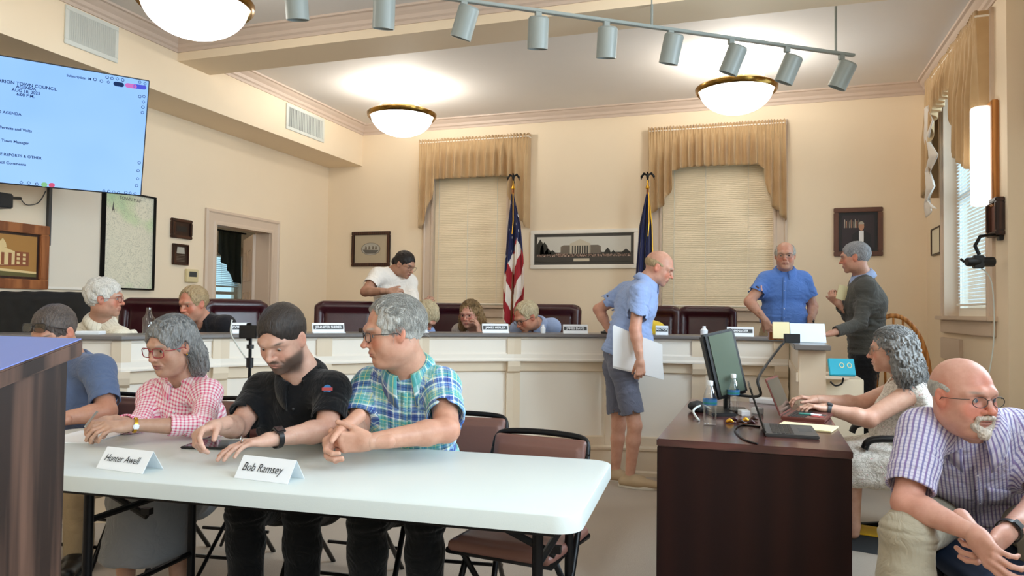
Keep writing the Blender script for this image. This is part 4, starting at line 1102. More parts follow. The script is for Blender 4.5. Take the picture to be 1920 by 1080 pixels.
mb = MB(); mb.box((-7.7, ca[1] - .12, 0), (-7.4, cb[1] + .22, 1.42)); tag(mb.build('cream_cabinet', simple('cream_paint', 'd8c79b', .5), bevel=.006), 'cream cabinet standing in the far room behind the doorway', 'cabinet')
# ---------------------------------------------------------------- platform
plat = [(.30, 6.15), (-.55, 6.12), (-1.2, 5.98), (-1.9, 5.66), (-2.55, 5.24), (-3.05, 4.68), (-3.5, 4.12), (-3.75, 3.5), (-4.3, 3.2), (XL, 3.2), (XL, YB), (XR, YB), (XR, 6.15)]
mb = MB(); vs = [(x, y, 0.0) for x, y in plat] + [(x, y, .15) for x, y in plat]; k = len(plat)
mb.add(vs, [tuple(range(k))[::-1], tuple(range(k, 2 * k))] + [(i, (i + 1) % k, k + (i + 1) % k, k + i) for i in range(k)]); struct(mb.build('floor_platform', MAT['carpet']))
root = thing('cable_ramp', 'black rubber cable ramp with a yellow lid crossing the carpet at the right', 'cable ramp', (1.1, 4.75, 0)); Rr = rotz(math.radians(-14)); rc = V(.36, 4.78, 0)
mb = MB().prism([(-.24, .001), (.24, .001), (.10, .055), (-.10, .055)], 0, 0, 1.5); mb.v = [tuple(rc + Rr @ V(*v)) for v in mb.v]; mb.build('ramp_base', MAT['rubber'], root)
MB().box((0, -.10, .054), (1.5, .10, .064), Rr, rc).build('ramp_lid', MAT['yellow_paint'], root, bevel=.004)
# ---------------------------------------------------------------- ceiling lamps
def bowl_lamp(x, y, label, z=3.40, r=.36, energy=62):
    root = thing('pendant_lamp', label, 'ceiling light', (x, y, z), 'bowl pendant lamps'); c = (x, y, z)
    prof = [(r * .93, .0)] + [(r * .93 * math.cos(a), -.235 * math.sin(a)) for a in np.linspace(.08, math.pi / 2 - .001, 14)]
    b = MB().lathe(prof, c, 48).build('glass_bowl', MAT['bowl_glow'], root, smooth=True)
    MB().lathe([(r * .90, .012), (r * 1.0, .020), (r * 1.04, .006), (r * 1.03, -.022), (r * .985, -.040), (r * .925, -.030), (r * .90, .012)], c, 56).build('brass_rim', MAT['brass'], root, smooth='auto')
    for i in range(4):
        a = math.pi / 4 + i * math.pi / 2 + .35
        MB().tube([(x + r * .93 * math.cos(a), y + r * .93 * math.sin(a), z + .01), (x + .05 * math.cos(a), y + .05 * math.sin(a), ZC - .02)], .009, 8).build('rod', MAT['white_trim'], root)
    MB().lathe([(.0001, -.03), (.05, -.03), (.08, -.012), (.085, 0)], (x, y, ZC), 24).build('canopy', MAT['vent_white'], root, smooth='auto')
    l = bpy.data.lights.new('lamp_light', 'POINT'); l.energy = energy; l.color = (1, .94, .84); l.shadow_soft_size = .12
    o = bpy.data.objects.new('lamp_light', l); COL.objects.link(o); o.location = (x, y, z + .07)
    return root
bowl_lamp(-3.70, 7.12, 'glowing bowl pendant lamp above the curtained window by the United States flag')
bowl_lamp(-.24, 7.16, 'glowing bowl pendant lamp behind the row of track spotlights')
bowl_lamp(-3.55, 3.88, 'large glowing bowl pendant lamp cut by the top edge of the photo, above the screen', z=3.31, energy=9)
for x, y, t_ in ((-.3, 3.6, 'right of the beam, out of the photo'), (-3.6, -.6, 'over the audience on the screen side'), (-.3, -.6, 'over the audience on the window side')): bowl_lamp(x, y, 'glowing bowl pendant lamp ' + t_, energy=36 if y > 0 else 100)
bowl_lamp(-6.9, 6.2, 'unseen bowl pendant lamp added to light the far room beyond the doorway', energy=45)  # added lamp, out of view, brightens the otherwise dark far room
# track lights
A_, B_ = onz(870, 1, 3.34), onz(1601, 104, 3.34); td = unit(B_ - A_)
T0 = A_ - td * 1.6
root = thing('track_light', 'long white ceiling track carrying a row of spotlights', 'track light', tuple((T0 + B_) / 2))
ctr = (T0 + B_) / 2; Lh = np.linalg.norm(B_ - T0) / 2; Mt = np.stack([td, np.cross(V(0, 0, 1), td), V(0, 0, 1)], 1)
MB().box((-Lh, -.018, -.011), (Lh, .018, .011), Mt, ctr).build('rail', MAT['backlit_enamel'], root, bevel=.003)
for px, py in ((1567, 98), (1222, 50)):
    q = onz(px, py, 3.34); MB().tube([(q[0], q[1], 3.34), (q[0], q[1], ZC)], .009, 8).build('hanger_rod', MAT['backlit_enamel'], root)
q = T0 + td * .3; MB().tube([(q[0], q[1], 3.34), (q[0], q[1], ZC)], .009, 8).build('hanger_rod', MAT['backlit_enamel'], root)
# (pixel of the clip on the rail, pixel of the can centre, tilt of the can)
cans = [(545, 0, 556, 4, 3), (710, 0, 720, 22, 8), (870, 4, 872, 42, 22), (1010, 20, 1009, 62, 6), (1137, 42, 1138, 80, 6), (1257, 60, 1259, 92, 14), (1372, 78, 1375, 112, 24), (1477, 94, 1479, 130, 24), (1577, 108, 1580, 141, 26)]
names = ['barely showing above the picture on the left', 'second from the left end of the row', 'third in the row, tipped toward the left', 'fourth in the row, hanging nearly straight', 'fifth in the row, above the town building photograph', 'sixth in the row, under the hanger rod', 'seventh in the row, in front of the glowing bowl lamp', 'eighth in the row, left of the last one', 'last in the row at the end of the track']
camx = CAMR[:, 0]
for i, (cx_, cy_, px, py, tl) in enumerate(cans):
    # where the track passes that column of the view
    best = min(np.linspace(-.6, 2 * Lh + .1, 400), key=lambda t: abs((960 + FPX * ((CAMR.T @ (T0 + td * t - CAM))[0]) / (CAMR.T @ (T0 + td * t - CAM))[2]) - cx_))
    q = T0 + td * best; root = thing('spotlight', 'white cylindrical track spotlight, ' + names[i], 'spotlight', tuple(q), 'track spotlights')
    MB().box((-.022, -.016, -.05), (.022, .016, -.008), Mt, q).build('clip', MAT['backlit_enamel'], root, bevel=.003)
    dp = (CAMR.T @ (q - CAM))[2]; c = at(px, py, dp); 
    ax = unit(V(0, 0, -1) * math.cos(math.radians(tl)) - camx * math.sin(math.radians(tl)) + V(0, .25, 0)); u = unit(np.cross(ax, V(0, 1, 0))); M = np.stack([u, np.cross(ax, u), ax], 1)
    MB().tube([q + V(0, 0, -.04), q + V(0, 0, -.075), c - ax * .06], .0075, 8).build('stem', MAT['backlit_enamel'], root)
    h = .105; r = .070
    MB().lathe([(.0001, -h), (r * .86, -h), (r, -h + .012), (r, h), (r * .93, h), (r * .90, h - .03), (.0001, h - .035)], c, 36, M).build('can', MAT['backlit_enamel'], root, smooth='auto')
# sconce
q = onx(1866, 285, XR); root = thing('wall_sconce', 'lit white glass wall sconce on a wooden backplate right of the side window', 'wall light', (XR - .05, q[1], q[2]))
MB().box((XR - .045, q[1] - .10, q[2] - .40), (XR, q[1] + .06, q[2] + .36)).build('backplate', MAT['oak'], root, bevel=.006)
s_ = SDF(); s_.cone(V(XR - .085, q[1] + .0, q[2] - .36), V(XR - .085, q[1] + .0, q[2] + .30), .072, .072, .01); s_.clip(V(0, 0, q[2] + .33), V(0, 0, 1)); s_.clip(V(0, 0, q[2] - .385), V(0, 0, -1)); s_.clip(V(XR - .04, 0, 0), V(1, 0, 0))
sdf_obj('glass_shade', s_, MAT['sconce_glow'], root, .006)
l = bpy.data.lights.new('sconce_light', 'POINT'); l.energy = 1.0; l.color = (1, .93, .82); l.shadow_soft_size = .08; o = bpy.data.objects.new('sconce_light', l); COL.objects.link(o); o.location = (XR - .25, q[1], q[2])
# daylight through the side windows
for (a0, a1, z0, z1), xx in ((WR_, XR + .40), (WR2, XR2 + .3), (WR3, XR2 + .3), (WR4, XR2 + .3)):
    area('window_daylight', (xx, (a0 + a1) / 2, (z0 + z1) / 2), (0, math.radians(66 if xx > 2.1 else 90), 0), z1 - z0, a1 - a0, 118 if xx > 2.1 else 26, (.74, .88, 1.0), 140)
# ---------------------------------------------------------------- vents
def vent(p0, p1, label):
    y0, y1, z0, z1 = p0[0], p1[0], p0[1], p1[1]; root = thing('air_vent', label, 'vent', (-4.985, (y0 + y1) / 2, (z0 + z1) / 2), 'bulkhead air vents'); x = -4.985
    mb = MB(); t = .035
    for q in ((y0, y1, z0, z0 + t), (y0, y1, z1 - t, z1), (y0, y0 + t, z0 + t, z1 - t), (y1 - t, y1, z0 + t, z1 - t)): mb.box((x, q[0], q[2]), (x + .014, q[1], q[3]))
    mb.build('frame', MAT['vent_white'], root, bevel=.003)
    MB().box((x + .0005, y0 + t, z0 + t), (x + .002, y1 - t, z1 - t)).build('duct', MAT['black_plastic'], root)
    mb = MB(); n = 22
    for i in range(n):
        y = y0 + t + (y1 - y0 - 2 * t) * (i + .5) / n; R_ = rotz(math.radians(35)); mb.box((-.007, -.0014, z0 + t - 0), (.007, .0014, z1 - t), R_, (x + .009, y, 0))
    mb.build('louvres', MAT['vent_white'], root)
vent((4.115, 3.27), (4.60, 3.565), 'white louvred air vent near the beam, above the screen'); vent((6.845, 3.275), (7.585, 3.56), 'white louvred air vent at the far end of the bulkhead')
# ---------------------------------------------------------------- council dais
arc = [(-4.45, 3.10), (-3.66, 3.47), (-3.42, 4.05), (-2.97, 4.59), (-2.47, 5.15), (-1.86, 5.55), (-1.13, 5.86), (-.47, 5.96), (.185, 6.03)]
root = thing('council_dais', 'long curved cream panelled council dais with a dark grey top', 'counter', (-1.6, 5.6, 0))
pth = [(x, y, 0) for x, y in arc]
def dsweep(prof, nm, m, path=pth, bevel=0): return MB().sweep(prof, path).build(nm, MAT[m], root)
dsweep([(-.08, 0), (.0, 0), (.0, .03), (-.012, .045), (-.012, .20), (.0, .205), (.002, .222), (-.03, .235), (-.08, .24)], 'plinth', 'dais_paint')
dsweep([(-.14, .2), (-.058, .2), (-.058, .9), (-.14, .9)], 'lower_panel', 'dais_panel')
dsweep([(-.10, .23), (-.035, .23), (-.035, .30), (-.05, .308), (-.10, .308)], 'lower_rail', 'dais_paint'); dsweep([(-.10, .815), (-.05, .815), (-.035, .823), (-.035, .9), (-.10, .9)], 'upper_rail', 'dais_paint')
dsweep([(-.10, .90), (.012, .90), (.014, .912), (.004, .925), (.004, .955), (-.012, .968), (-.012, 1.068), (.0, 1.078), (.0, 1.09), (-.10, 1.09)], 'fascia', 'dais_panel')
dsweep([(-.36, 1.09), (.028, 1.09), (.034, 1.098), (.034, 1.112), (.026, 1.12), (-.36, 1.12)], 'dais_top', 'dais_top_') if False else None
simple('dais_laminate', '6f6b69', .3, var=.06)
dsweep([(-.36, 1.09), (.028, 1.09), (.034, 1.098), (.034, 1.112), (.026, 1.12), (-.36, 1.12)], 'top', 'dais_laminate')
dsweep([(-.95, .88), (-.30, .88), (-.30, .91), (-.95, .91)], 'work_surface', 'dais_laminate')
for i in range(1, len(arc)):
    p = V(*arc[i], 0); a = unit(V(*arc[i], 0) - V(*arc[i - 1], 0)); b = unit(V(*arc[min(i + 1, len(arc) - 1)], 0) - p) if i < len(arc) - 1 else a
    t = unit(a + b); o_ = V(t[1], -t[0], 0); c_ = max(.5, a @ t); off = -.05 if i == len(arc) - 1 else 0; p = p + t * off
    M = np.stack([t, -o_, V(0, 0, 1)], 1)
    def st(w, o0, o1, z0, z1, nm, m='dais_paint', bev=.004, w2=None):
        # stile folded at the corner: its two wings follow the two neighbouring faces
        mb = MB(); vs = []
        for (s_, d_) in ((-1, a), (1, b)):
            on = V(d_[1], -d_[0], 0)
        q = []
        l = p - a * w; r_ = p + b * w; on_a = V(a[1], -a[0], 0); on_b = V(b[1], -b[0], 0)
        poly = [l + on_a * o0, p + o_ * o0 / c_, r_ + on_b * o0, r_ + on_b * o1, p + o_ * o1 / c_, l + on_a * o1]
        vs = [x + V(0, 0, z0) for x in poly] + [x + V(0, 0, z1) for x in poly]
        mb.add(vs, [(5, 4, 1, 0), (4, 3, 2, 1), (6, 7, 10, 11), (7, 8, 9, 10)] + [(j, (j + 1) % 6, 6 + (j + 1) % 6, 6 + j) for j in range(6)]); return mb.build(nm, MAT[m], root)
    st(.052, -.09, -.030, .235, .9, 'stile'); st(.055, -.05, .0035, .912, 1.09, 'fascia_stile')
    cb_ = MB(); cb_.prism([(-.035, .80), (.0, .82), (.012, .86), (.012, .90), (-.035, .90)], 0, -.05, .05); vs = [p + t * v[0] + o_ * v[1] + V(0, 0, v[2]) for v in cb_.v]; cb_.v = [tuple(v) for v in vs]; cb_.build('corbel', MAT['dais_paint'], root)
# return wall at the right end, running toward the audience
root2 = thing('end_counter', 'short cream half wall with a grey top closing the right end of the dais', 'counter', (.27, 5.3, 0))
MB().box((.20, 4.70, .0), (.352, 6.08, 1.09)).build('wall_panel', MAT['dais_paint'], root2, bevel=.004)
MB().box((.175, 4.64, 1.09), (.375, 6.10, 1.12)).build('top', MAT['dais_laminate'], root2, bevel=.004)
MB().box((.188, 4.69, .9), (.20, 5.98, .955)).build('moulding', MAT['dais_paint'], root2)
MB().box((.186, 4.69, 0), (.20, 5.98, .22)).build('plinth', MAT['dais_paint'], root2)
# ---------------------------------------------------------------- burgundy council chairs
def exec_chair(name='council_chair', m='leather'):
    root = thing(name, 'x', 'chair')
    s = SDF(); s.box((0, .02, .90), (.275, .055, .31), .05, rotx(-.10)); s.box((0, -.022, .93), (.205, .03, .26), .03, rotx(-.10), .01)
    for x in (-1, 1):
        s.box((x * .245, -.012, .90), (.040, .055, .29), .035, rotx(-.10) @ rotz(0), .006)
        s.cone((x * .208, -.055, .66), (x * .208, -.098, 1.17), .004, .004, .006, None, 'sub')
    s.box((0, -.0, 1.17), (.24, .05, .045), .04, rotx(-.1), .03)
    sdf_obj('backrest', s, MAT[m], root, .009)
    s = SDF(); s.box((0, -.27, .50), (.27, .26, .06), .05); s.box((0, -.27, .55), (.22, .22, .03), .03, None, .02); sdf_obj('seat', s, MAT[m], root, .01)
    for x in (-1, 1):
        MB().tube(catmull([(x * .29, -.02, .50), (x * .32, -.10, .66), (x * .32, -.30, .68), (x * .30, -.42, .60), (x * .28, -.40, .48)], 5), .018, 8).build('armrest', MAT['dark_wood'], root, smooth=True)
    MB().tube([(0, -.25, .12), (0, -.25, .46)], .03, 12).build('post', MAT['black_metal'], root)
    mb = MB()
    for i in range(5): a = i * 2 * math.pi / 5; mb.tube([(0, -.25, .12), (.28 * math.cos(a), -.25 + .28 * math.sin(a), .07)], .02, 8)
    mb.build('base', MAT['black_metal'], root)
    for i in range(5): a = i * 2 * math.pi / 5; MB().tube([(.28 * math.cos(a) - .012, -.25 + .28 * math.sin(a), .03), (.28 * math.cos(a) + .012, -.25 + .28 * math.sin(a), .03)], .03, 12).build('caster', MAT['black_plastic'], root)
    return root
def dup(root, loc, rz, label, group=None):
    r = root.copy(); COL.objects.link(r); r.location = loc; r.rotation_euler = (0, 0, rz); r['label'] = label
    if group: r['group'] = group
    for c in list(root.children):
        d = c.copy(); COL.objects.link(d); d.parent = r; d.matrix_parent_inverse = Matrix.Identity(4)
        for g in c.children: e = g.copy(); COL.objects.link(e); e.parent = d
    return r
def place_first(root, loc, rz, label, group=None):
    root.location = loc; root.rotation_euler = (0, 0, rz); root['label'] = label
    if group: root['group'] = group
    for c in root.children: c.matrix_parent_inverse = Matrix.Identity(4)
    return root
ch = exec_chair()
def seat_at(px, py_top, d, rz, label, first=False):
    q = at(px, py_top, d); G = 'burgundy leather council chairs'; z = q[2] - 1.215
    loc = (q[0], q[1], .15)
    return (place_first if first else dup)(*((ch, loc, rz, label, G)))
seat_at(293, 563, 6.0, math.radians(22), 'burgundy leather chair behind the sandy-haired man in the charcoal shirt', True)
seat_at(442, 568, 6.3, math.radians(62), 'burgundy leather chair turned sideways in front of the doorway')
seat_at(652, 562, 6.55, math.radians(30), 'burgundy leather chair beside the wooden cabinet and the standing woman in white')
seat_at(845, 574, 7.3, math.radians(15), 'burgundy leather chair behind the curly-haired woman')
seat_at(1036, 570, 7.2, math.radians(-4), 'burgundy leather chair behind the man in the light blue shirt')
seat_at(1222, 580, 7.3, math.radians(0), 'burgundy leather chair mostly hidden behind the stooping man with papers')
seat_at(1326, 582, 7.35, math.radians(6), 'empty burgundy leather chair in front of the wide blind')
bc = exec_chair('office_chair', 'leather_black'); q = at(82, 556, 5.25); place_first(bc, (q[0], q[1], .15), math.radians(25), 'black chair with a black jacket hung over its back, left of the white-haired man')
s = SDF(); s.box((0, .01, 1.06), (.33, .09, .18), .07, rotx(-.1), .02); s.cone((-.32, .0, 1.12), (-.40, -.02, .72), .06, .07, .04); s.cone((.30, .0, 1.12), (.36, -.04, .80), .05, .06, .04); s.box((0, .07, .88), (.32, .05, .22), .05, rotx(-.1), .03)
jk = sdf_obj('black_jacket', s, MAT['jacket_black'], None, .008, folds(.014, 4, 9)); jk.location = (q[0], q[1], .15); jk.rotation_euler = (0, 0, math.radians(25)); tag(jk, 'black jacket draped over the back of the chair at the far left', 'jacket')
# ---------------------------------------------------------------- things on the dais top
def arc_pt(px, z=1.12, back=.06):
    """point on the dais top seen in that column"""
    best = None
    for (x0, y0), (x1, y1) in zip(arc[:-1], arc[1:]):
        t = unit(V(x1 - x0, y1 - y0, 0)); o_ = V(t[1], -t[0], 0)
        A = V(x0, y0, 0) - o_ * back; B = V(x1, y1, 0) - o_ * back; d = ray(px, 630); d2 = V(d[0], d[1], 0)
        M = np.array([[d2[0], -(B - A)[0]], [d2[1], -(B - A)[1]]])
        s_, u = np.linalg.solve(M, (A - V(CAM[0], CAM[1], 0))[:2])
        if -.12 <= u <= 1.12 and s_ > 0 and best is None or (best is not None and 0 <= u <= 1 and s_ > 0): best = (V(CAM[0] + d2[0] * s_, CAM[1] + d2[1] * s_, z), t, o_)
    return best
def name_plate(px, w, txt, label, h=.075, lift=0, tilt=.25, back=.05):
    p, t, o_ = arc_pt(px, 1.12, back); root = thing('name_plate', label, 'name plate', p, 'council name plates')
    up = unit(V(0, 0, 1) * math.cos(tilt) - o_ * math.sin(tilt)); M = np.stack([t, up, np.cross(t, up)], 1)
    MB().box((-w / 2, .002, -.004), (w / 2, h, .004), M, p).build('plate', MAT['paper'], root, bevel=.0015)
    MB().box((-w * .46, h * .36, .0042), (w * .46, h * .76, .006), M, p).build('name_strip', MAT['dark_grey'], root)
    M2 = np.stack([t, up, np.cross(t, up)], 1); text_mesh('lettering', txt, h * .34, MAT['paper'], root, p + up * h * .56 + M2[:, 2] * .0065, M2, bold=.0006)
    MB().box((-w / 2, 0, -.025), (w / 2, .006, .030), np.stack([t, V(0, 0, 1), np.cross(t, V(0, 0, 1))], 1), p + V(0, 0, 0)).build('foot', MAT['paper'], root)
name_plate(452, .12, 'COUNCIL', 'small white name plate behind the phone on the tripod')
name_plate(616, .235, 'JENNIFER SHIRES', 'white name plate between the bearded man and the man in plaid')
name_plate(788, .12, 'COUNCIL', 'white name plate by the bowed white head')
name_plate(929, .215, 'JAMES HEPLER', 'white name plate between the curly-haired woman and the man in light blue')
name_plate(1079, .20, 'JAMES DAVIS', 'name plate to the right of the man in the light blue shirt')
name_plate(1241, .10, 'MAYOR', 'name plate just right of the stooping man with papers')
name_plate(1388, .20, 'MANAGER', 'white name plate right of the empty burgundy chair')
def cup(px, back, h, r, m, name, label, cat):
    p, t, o_ = arc_pt(px, 1.12, back); o = MB().lathe([(.0001, 0), (r, 0), (r * 1.05, h * .6), (r * .55, h * .75), (r * .45, h), (.0001, h)], p, 16).build(name, MAT[m], None, smooth='auto'); tag(o, label, cat)
glass_mat('bottle_plastic', (.93, .97, 1.0), .35, .08)
cup(278, .16, .17, .034, 'bottle_plastic', 'water_bottle', 'clear plastic water bottle on the dais beside the grey-haired woman', 'bottle')
cup(1320, .10, .075, .028, 'paper', 'paper_cup', 'small pale cup on the dais in front of the empty chair', 'cup')
cup(1018, .10, .07, .020, 'paper', 'small_bottle', 'small pale bottle on the dais before the man in light blue', 'bottle')
cup(1138, .12, .03, .05, 'dark_grey', 'desk_speaker', 'small dark speaker puck on the dais left of the stooping man', 'speaker')
for i, (px, w_, h_, mm, nm, lb, ct) in enumerate([(170, .14, .02, 'paper', 'paper_stack', 'stack of white papers on the dais in front of the white-haired man', 'paper'), (690, .12, .03, 'dark_wood', 'wooden_box', 'small reddish wooden box on the dais right of a name plate', 'box'), (555, .03, .08, 'paper', 'paper_cup', 'white cup on the dais beside the bearded man', 'cup')]):
    p, t, o_ = arc_pt(px, 1.12, .16); M = np.stack([t, -o_, V(0, 0, 1)], 1); tag(MB().box((-w_ / 2, -.05, 0), (w_ / 2, .05, h_), M, p).build(nm, MAT[mm], None, bevel=.003), lb, ct)
# papers, envelope and clamp on the end counter
def prop_box(name, c, half, M, m, label, cat, bevel=.002, parent=None):
    mb = MB().box([-x for x in half], half, M, c); return tag(mb.build(name, MAT[m], None, bevel=bevel), label, cat)
Mi = np.eye(3)
q = V(.12, 5.45, 1.185); prop_box('manila_envelope', q, (.055, .012, .058), rotz(.1) @ rotx(-.2), 'paper_yellow', 'yellow manila envelope standing at the right end of the dais', 'envelope')
prop_box('cardboard_box', V(.09, 5.52, 1.145), (.05, .04, .028), rotz(.1), 'frame_wood', 'small brown box under the yellow envelope', 'box')
simple('paper_blue', 'ccdcea', .7); simple('teal_cloth', '1f9fb8', .6)
root = thing('paper_sheaf', 'open sheaf of pale blue papers leaning on the end counter', 'paper', (.27, 5.25, 1.12))
for i in range(7): MB().box((-.105, -.001, 0), (.105, .001, .13 - .004 * i), rotz(.12 + .03 * i) @ rotx(-.45 + .09 * i), V(.275, 5.02 + .035 * i, 1.122)).build('sheet', MAT['paper_blue'], root)
prop_box('stapler', V(.17, 4.86, 1.15), (.045, .02, .028), rotz(.2), 'black_plastic', 'black clip holder at the front of the end counter', 'clamp')
# teal book on a stand with a dark handle, and the beige cabinet behind the end counter
q = at(1578, 690, 5.15)
root = thing('teal_book', 'teal book with two pale emblems held right of the end counter', 'book', tuple(q)); M = rotz(.12) @ rotx(-.55)
MB().box((-.085, -.012, -.06), (.085, .012, .07), M, q).build('cover', MAT['teal_cloth'], root, bevel=.004)
for x in (.0, .05): MB().tube([q + M @ V(x + .014 * math.cos(a), -.013, .015 + .018 * math.sin(a)) for a in np.linspace(0, 2 * math.pi, 14)[:-1]], .003, 5, closed=True).build('emblem', MAT['paper_yellow'], root)
root = thing('side_cabinet', 'low beige cabinet behind the end counter with a dark hook handle', 'cabinet', (q[0], q[1] + .2, .15))
MB().box((.37, q[1] - .02, .15), (.66, q[1] + .35, q[2] - .075)).build('cabinet_body', MAT['dais_paint'], root, bevel=.004)
MB().box((.36, q[1] - .10, q[2] - .075), (.56, q[1] + .37, q[2] - .055)).build('cabinet_top', MAT['trim_paint'], root, bevel=.004)
hq = at(1566, 716, 5.0); MB().tube(catmull([hq + V(-.03, 0, .0), hq + V(-.0, -.01, -.025), hq + V(.04, 0, -.01), hq + V(.05, 0, .03)], 5), .006, 8).build('handle', MAT['black_metal'], root, smooth=True)
# ---------------------------------------------------------------- flags
def eagle(root, p, sc=1.0, m='black_metal'):
    s = SDF(); s.ell(p + V(0, 0, .03) * sc, V(.016, .014, .030) * sc, None, .01); s.ell(p + V(0, -.01, .068) * sc, V(.011, .013, .011) * sc, None, .008); s.cone(p + V(0, -.018, .068) * sc, p + V(0, -.032, .062) * sc, .005 * sc, .002 * sc, .004)
    for x in (-1, 1):
        s.chain([p + V(x * .01, 0, .045) * sc, p + V(x * .040, .004, .062) * sc, p + V(x * .066, .006, .030) * sc, p + V(x * .074, .006, -.012) * sc], [.010 * sc, .012 * sc, .012 * sc, .003 * sc], .008, (V(0, 1, 0), 1.6))
    s.cone(p + V(0, .005, .01) * sc, p + V(0, .01, -.03) * sc, .008 * sc, .013 * sc, .01); sdf_obj('eagle_finial', s, MAT[m], root, .0035)
def flag(px, pyt, Y, label, cloth_m, prof, uvfn, pole_m='frame_wood', fringe=None, nm='flag', botz=.2, seed=1):
    q = ony(px, pyt, Y); root = thing(nm, label, 'flag', (q[0], q[1], .15))
    MB().tube([(q[0], q[1], .18), (q[0], q[1], q[2] + .10)], .013, 12).build('pole', MAT[pole_m], root, smooth=True)
    MB().lathe([(.0001, 0), (.14, 0), (.14, .02), (.06, .05), (.02, .10)], (q[0], q[1], .15), 24).build('base', MAT['brass'], root, smooth='auto')
    MB().lathe([(.014, 0), (.022, .01), (.018, .03), (.008, .05), (.004, .10)], (q[0], q[1], q[2] + .08), 16).build('collar_ring', MAT['gold'], root, smooth='auto')
    eagle(root, V(q[0], q[1], q[2] + .19), 1.0)
    # draped cloth hanging from the pole: rows over z, columns along the cloth
    rows = 60; cols = 70; vs = []; uv = []
    for i in range(rows):
        s_ = i / (rows - 1); z = q[2] + .02 - (q[2] + .02 - prof['zb']) * s_; L = np.interp(s_, prof['s'], prof['l']); Rr = np.interp(s_, prof['s'], prof['r'])
        for j in range(cols):
            t = j / (cols - 1); x = q[0] + (-L + (L + Rr) * t); y = q[1] - .02 + .035 * math.sin(t * 15 + s_ * 1.5) * (.3 + s_) + .012 * math.sin(t * 37 + s_ * 4)
            zz = z - .05 * math.sin(t * 3.0) * s_; vs.append((x, y, zz)); uv.append((t, s_))
    mb = MB().add(vs, [(i * cols + j, i * cols + j + 1, (i + 1) * cols + j + 1, (i + 1) * cols + j) for i in range(rows - 1) for j in range(cols - 1)])
    o = mb.build('flag_cloth', MAT[cloth_m], root, smooth=True, recalc=False); l = o.data.uv_layers.new(name='cloth')
    for k, lp in enumerate(o.data.loops): l.data[k].uv = uvfn(*uv[lp.vertex_index])
    o.modifiers.new('t', 'SOLIDIFY').thickness = .003
    if fringe:
        MB().tube([vs[i * cols + cols - 1] for i in range(rows)], .010, 6).build('fringe', MAT['gold'], root); MB().tube([vs[(rows - 1) * cols + j] for j in range(cols)], .010, 6).build('fringe', MAT['gold'], root)
    MB().tube([(q[0] + .02, q[1] - .06, q[2] + .03), (q[0] + .03, q[1] - .075, q[2] - .3), (q[0] + .02, q[1] - .08, q[2] - .45)], .006, 8).build('gold_cord', MAT['gold'], root)
    return root
n = NT('us_flag'); u_, x_, y_ = uvxy(n)
st_ = n.math('LESS_THAN', n.math('FRACT', n.math('ADD', n.math('MULTIPLY', y_, 3.25), n.math('MULTIPLY', n.math('ABSOLUTE', n.math('SUBTRACT', x_, .45)), 1.3))), .5); stripes = n.mix(st_, lin('efe6dc'), lin('a3202c'))
vor = n.n('TexVoronoi', distance='EUCLIDEAN'); vor.inputs['Scale'].default_value = 12; n.l(u_, vor.inputs[0]); star = n.math('LESS_THAN', vor.outputs[0], .16)
cant = n.mix(star, lin('1b2350'), lin('e8e8ee')); can_m = n.math('LESS_THAN', n.math('ADD', y_, n.math('MULTIPLY', n.math('ABSOLUTE', n.math('SUBTRACT', x_, .7)), -.45)), .33)
n.base(n.mix(can_m, stripes, cant), .7, 0, .2, .3)
n = NT('blue_flag'); n.base(lin('1a2250'), .7, 0, .2, .3)
flag(962, 368, 8.12, 'United States flag furled on a pole with a dark eagle finial, behind the dais', 'us_flag', dict(zb=1.18, s=[0, .25, .5, .75, 1], l=[.012, .06, .09, .11, .11], r=[.012, .10, .14, .16, .14]), lambda t, s: (t, s), seed=2)
flag(1214, 368, 8.12, 'dark blue flag furled on a pole with a dark eagle finial, behind the stooping man', 'blue_flag', dict(zb=1.25, s=[0, .25, .5, .75, 1], l=[.012, .085, .11, .13, .14], r=[.012, .05, .06, .07, .08]), lambda t, s: (t, s), fringe=True)
# ---------------------------------------------------------------- pictures on the walls
def picture(label, axis, p, sgn, a0, a1, z0, z1, fm, fw, mat_m, mw, art, name='framed_picture', depth=.03, cat='picture', glass=True):
    F = place(axis, p, sgn); root = thing(name, label, cat, F((a0 + a1) / 2, 0, (z0 + z1) / 2)); a0, a1 = min(a0, a1), max(a0, a1)
    mb = MB()
    for q in ((a0, a1, z0, z0 + fw), (a0, a1, z1 - fw, z1), (a0, a0 + fw, z0 + fw, z1 - fw), (a1 - fw, a1, z0 + fw, z1 - fw)): bx(mb, F, q[0], q[1], 0, depth, q[2], q[3])
    mb.build('frame', MAT[fm], root, bevel=min(.006, fw * .25))
    if mat_m: mb = MB(); bx(mb, F, a0 + fw * .9, a1 - fw * .9, .002, depth * .45, z0 + fw * .9, z1 - fw * .9); mb.build('mount', MAT[mat_m], root)
    mb = MB(); bx(mb, F, a0 + fw + mw, a1 - fw - mw, .004, depth * .45 + .002, z0 + fw + mw, z1 - fw - mw); o = mb.build('print', MAT[art] if isinstance(art, str) else MAT[mat_m], root)
    if callable(art): art(root, F, a0 + fw + mw, a1 - fw - mw, z0 + fw + mw, z1 - fw - mw, depth * .45 + .0025)
    return root
def flatpoly(root, F, pts, v, m, nm='print_detail'):
    mb = MB(); vs = [F(a, v, z) for a, z in pts] + [F(a, v + .0008, z) for a, z in pts]; k = len(pts)
    mb.add(vs, [tuple(range(k)), tuple(range(k, 2 * k))[::-1]] + [(i, (i + 1) % k, k + (i + 1) % k, k + i) for i in range(k)]); return mb.build(nm, MAT[m], root)
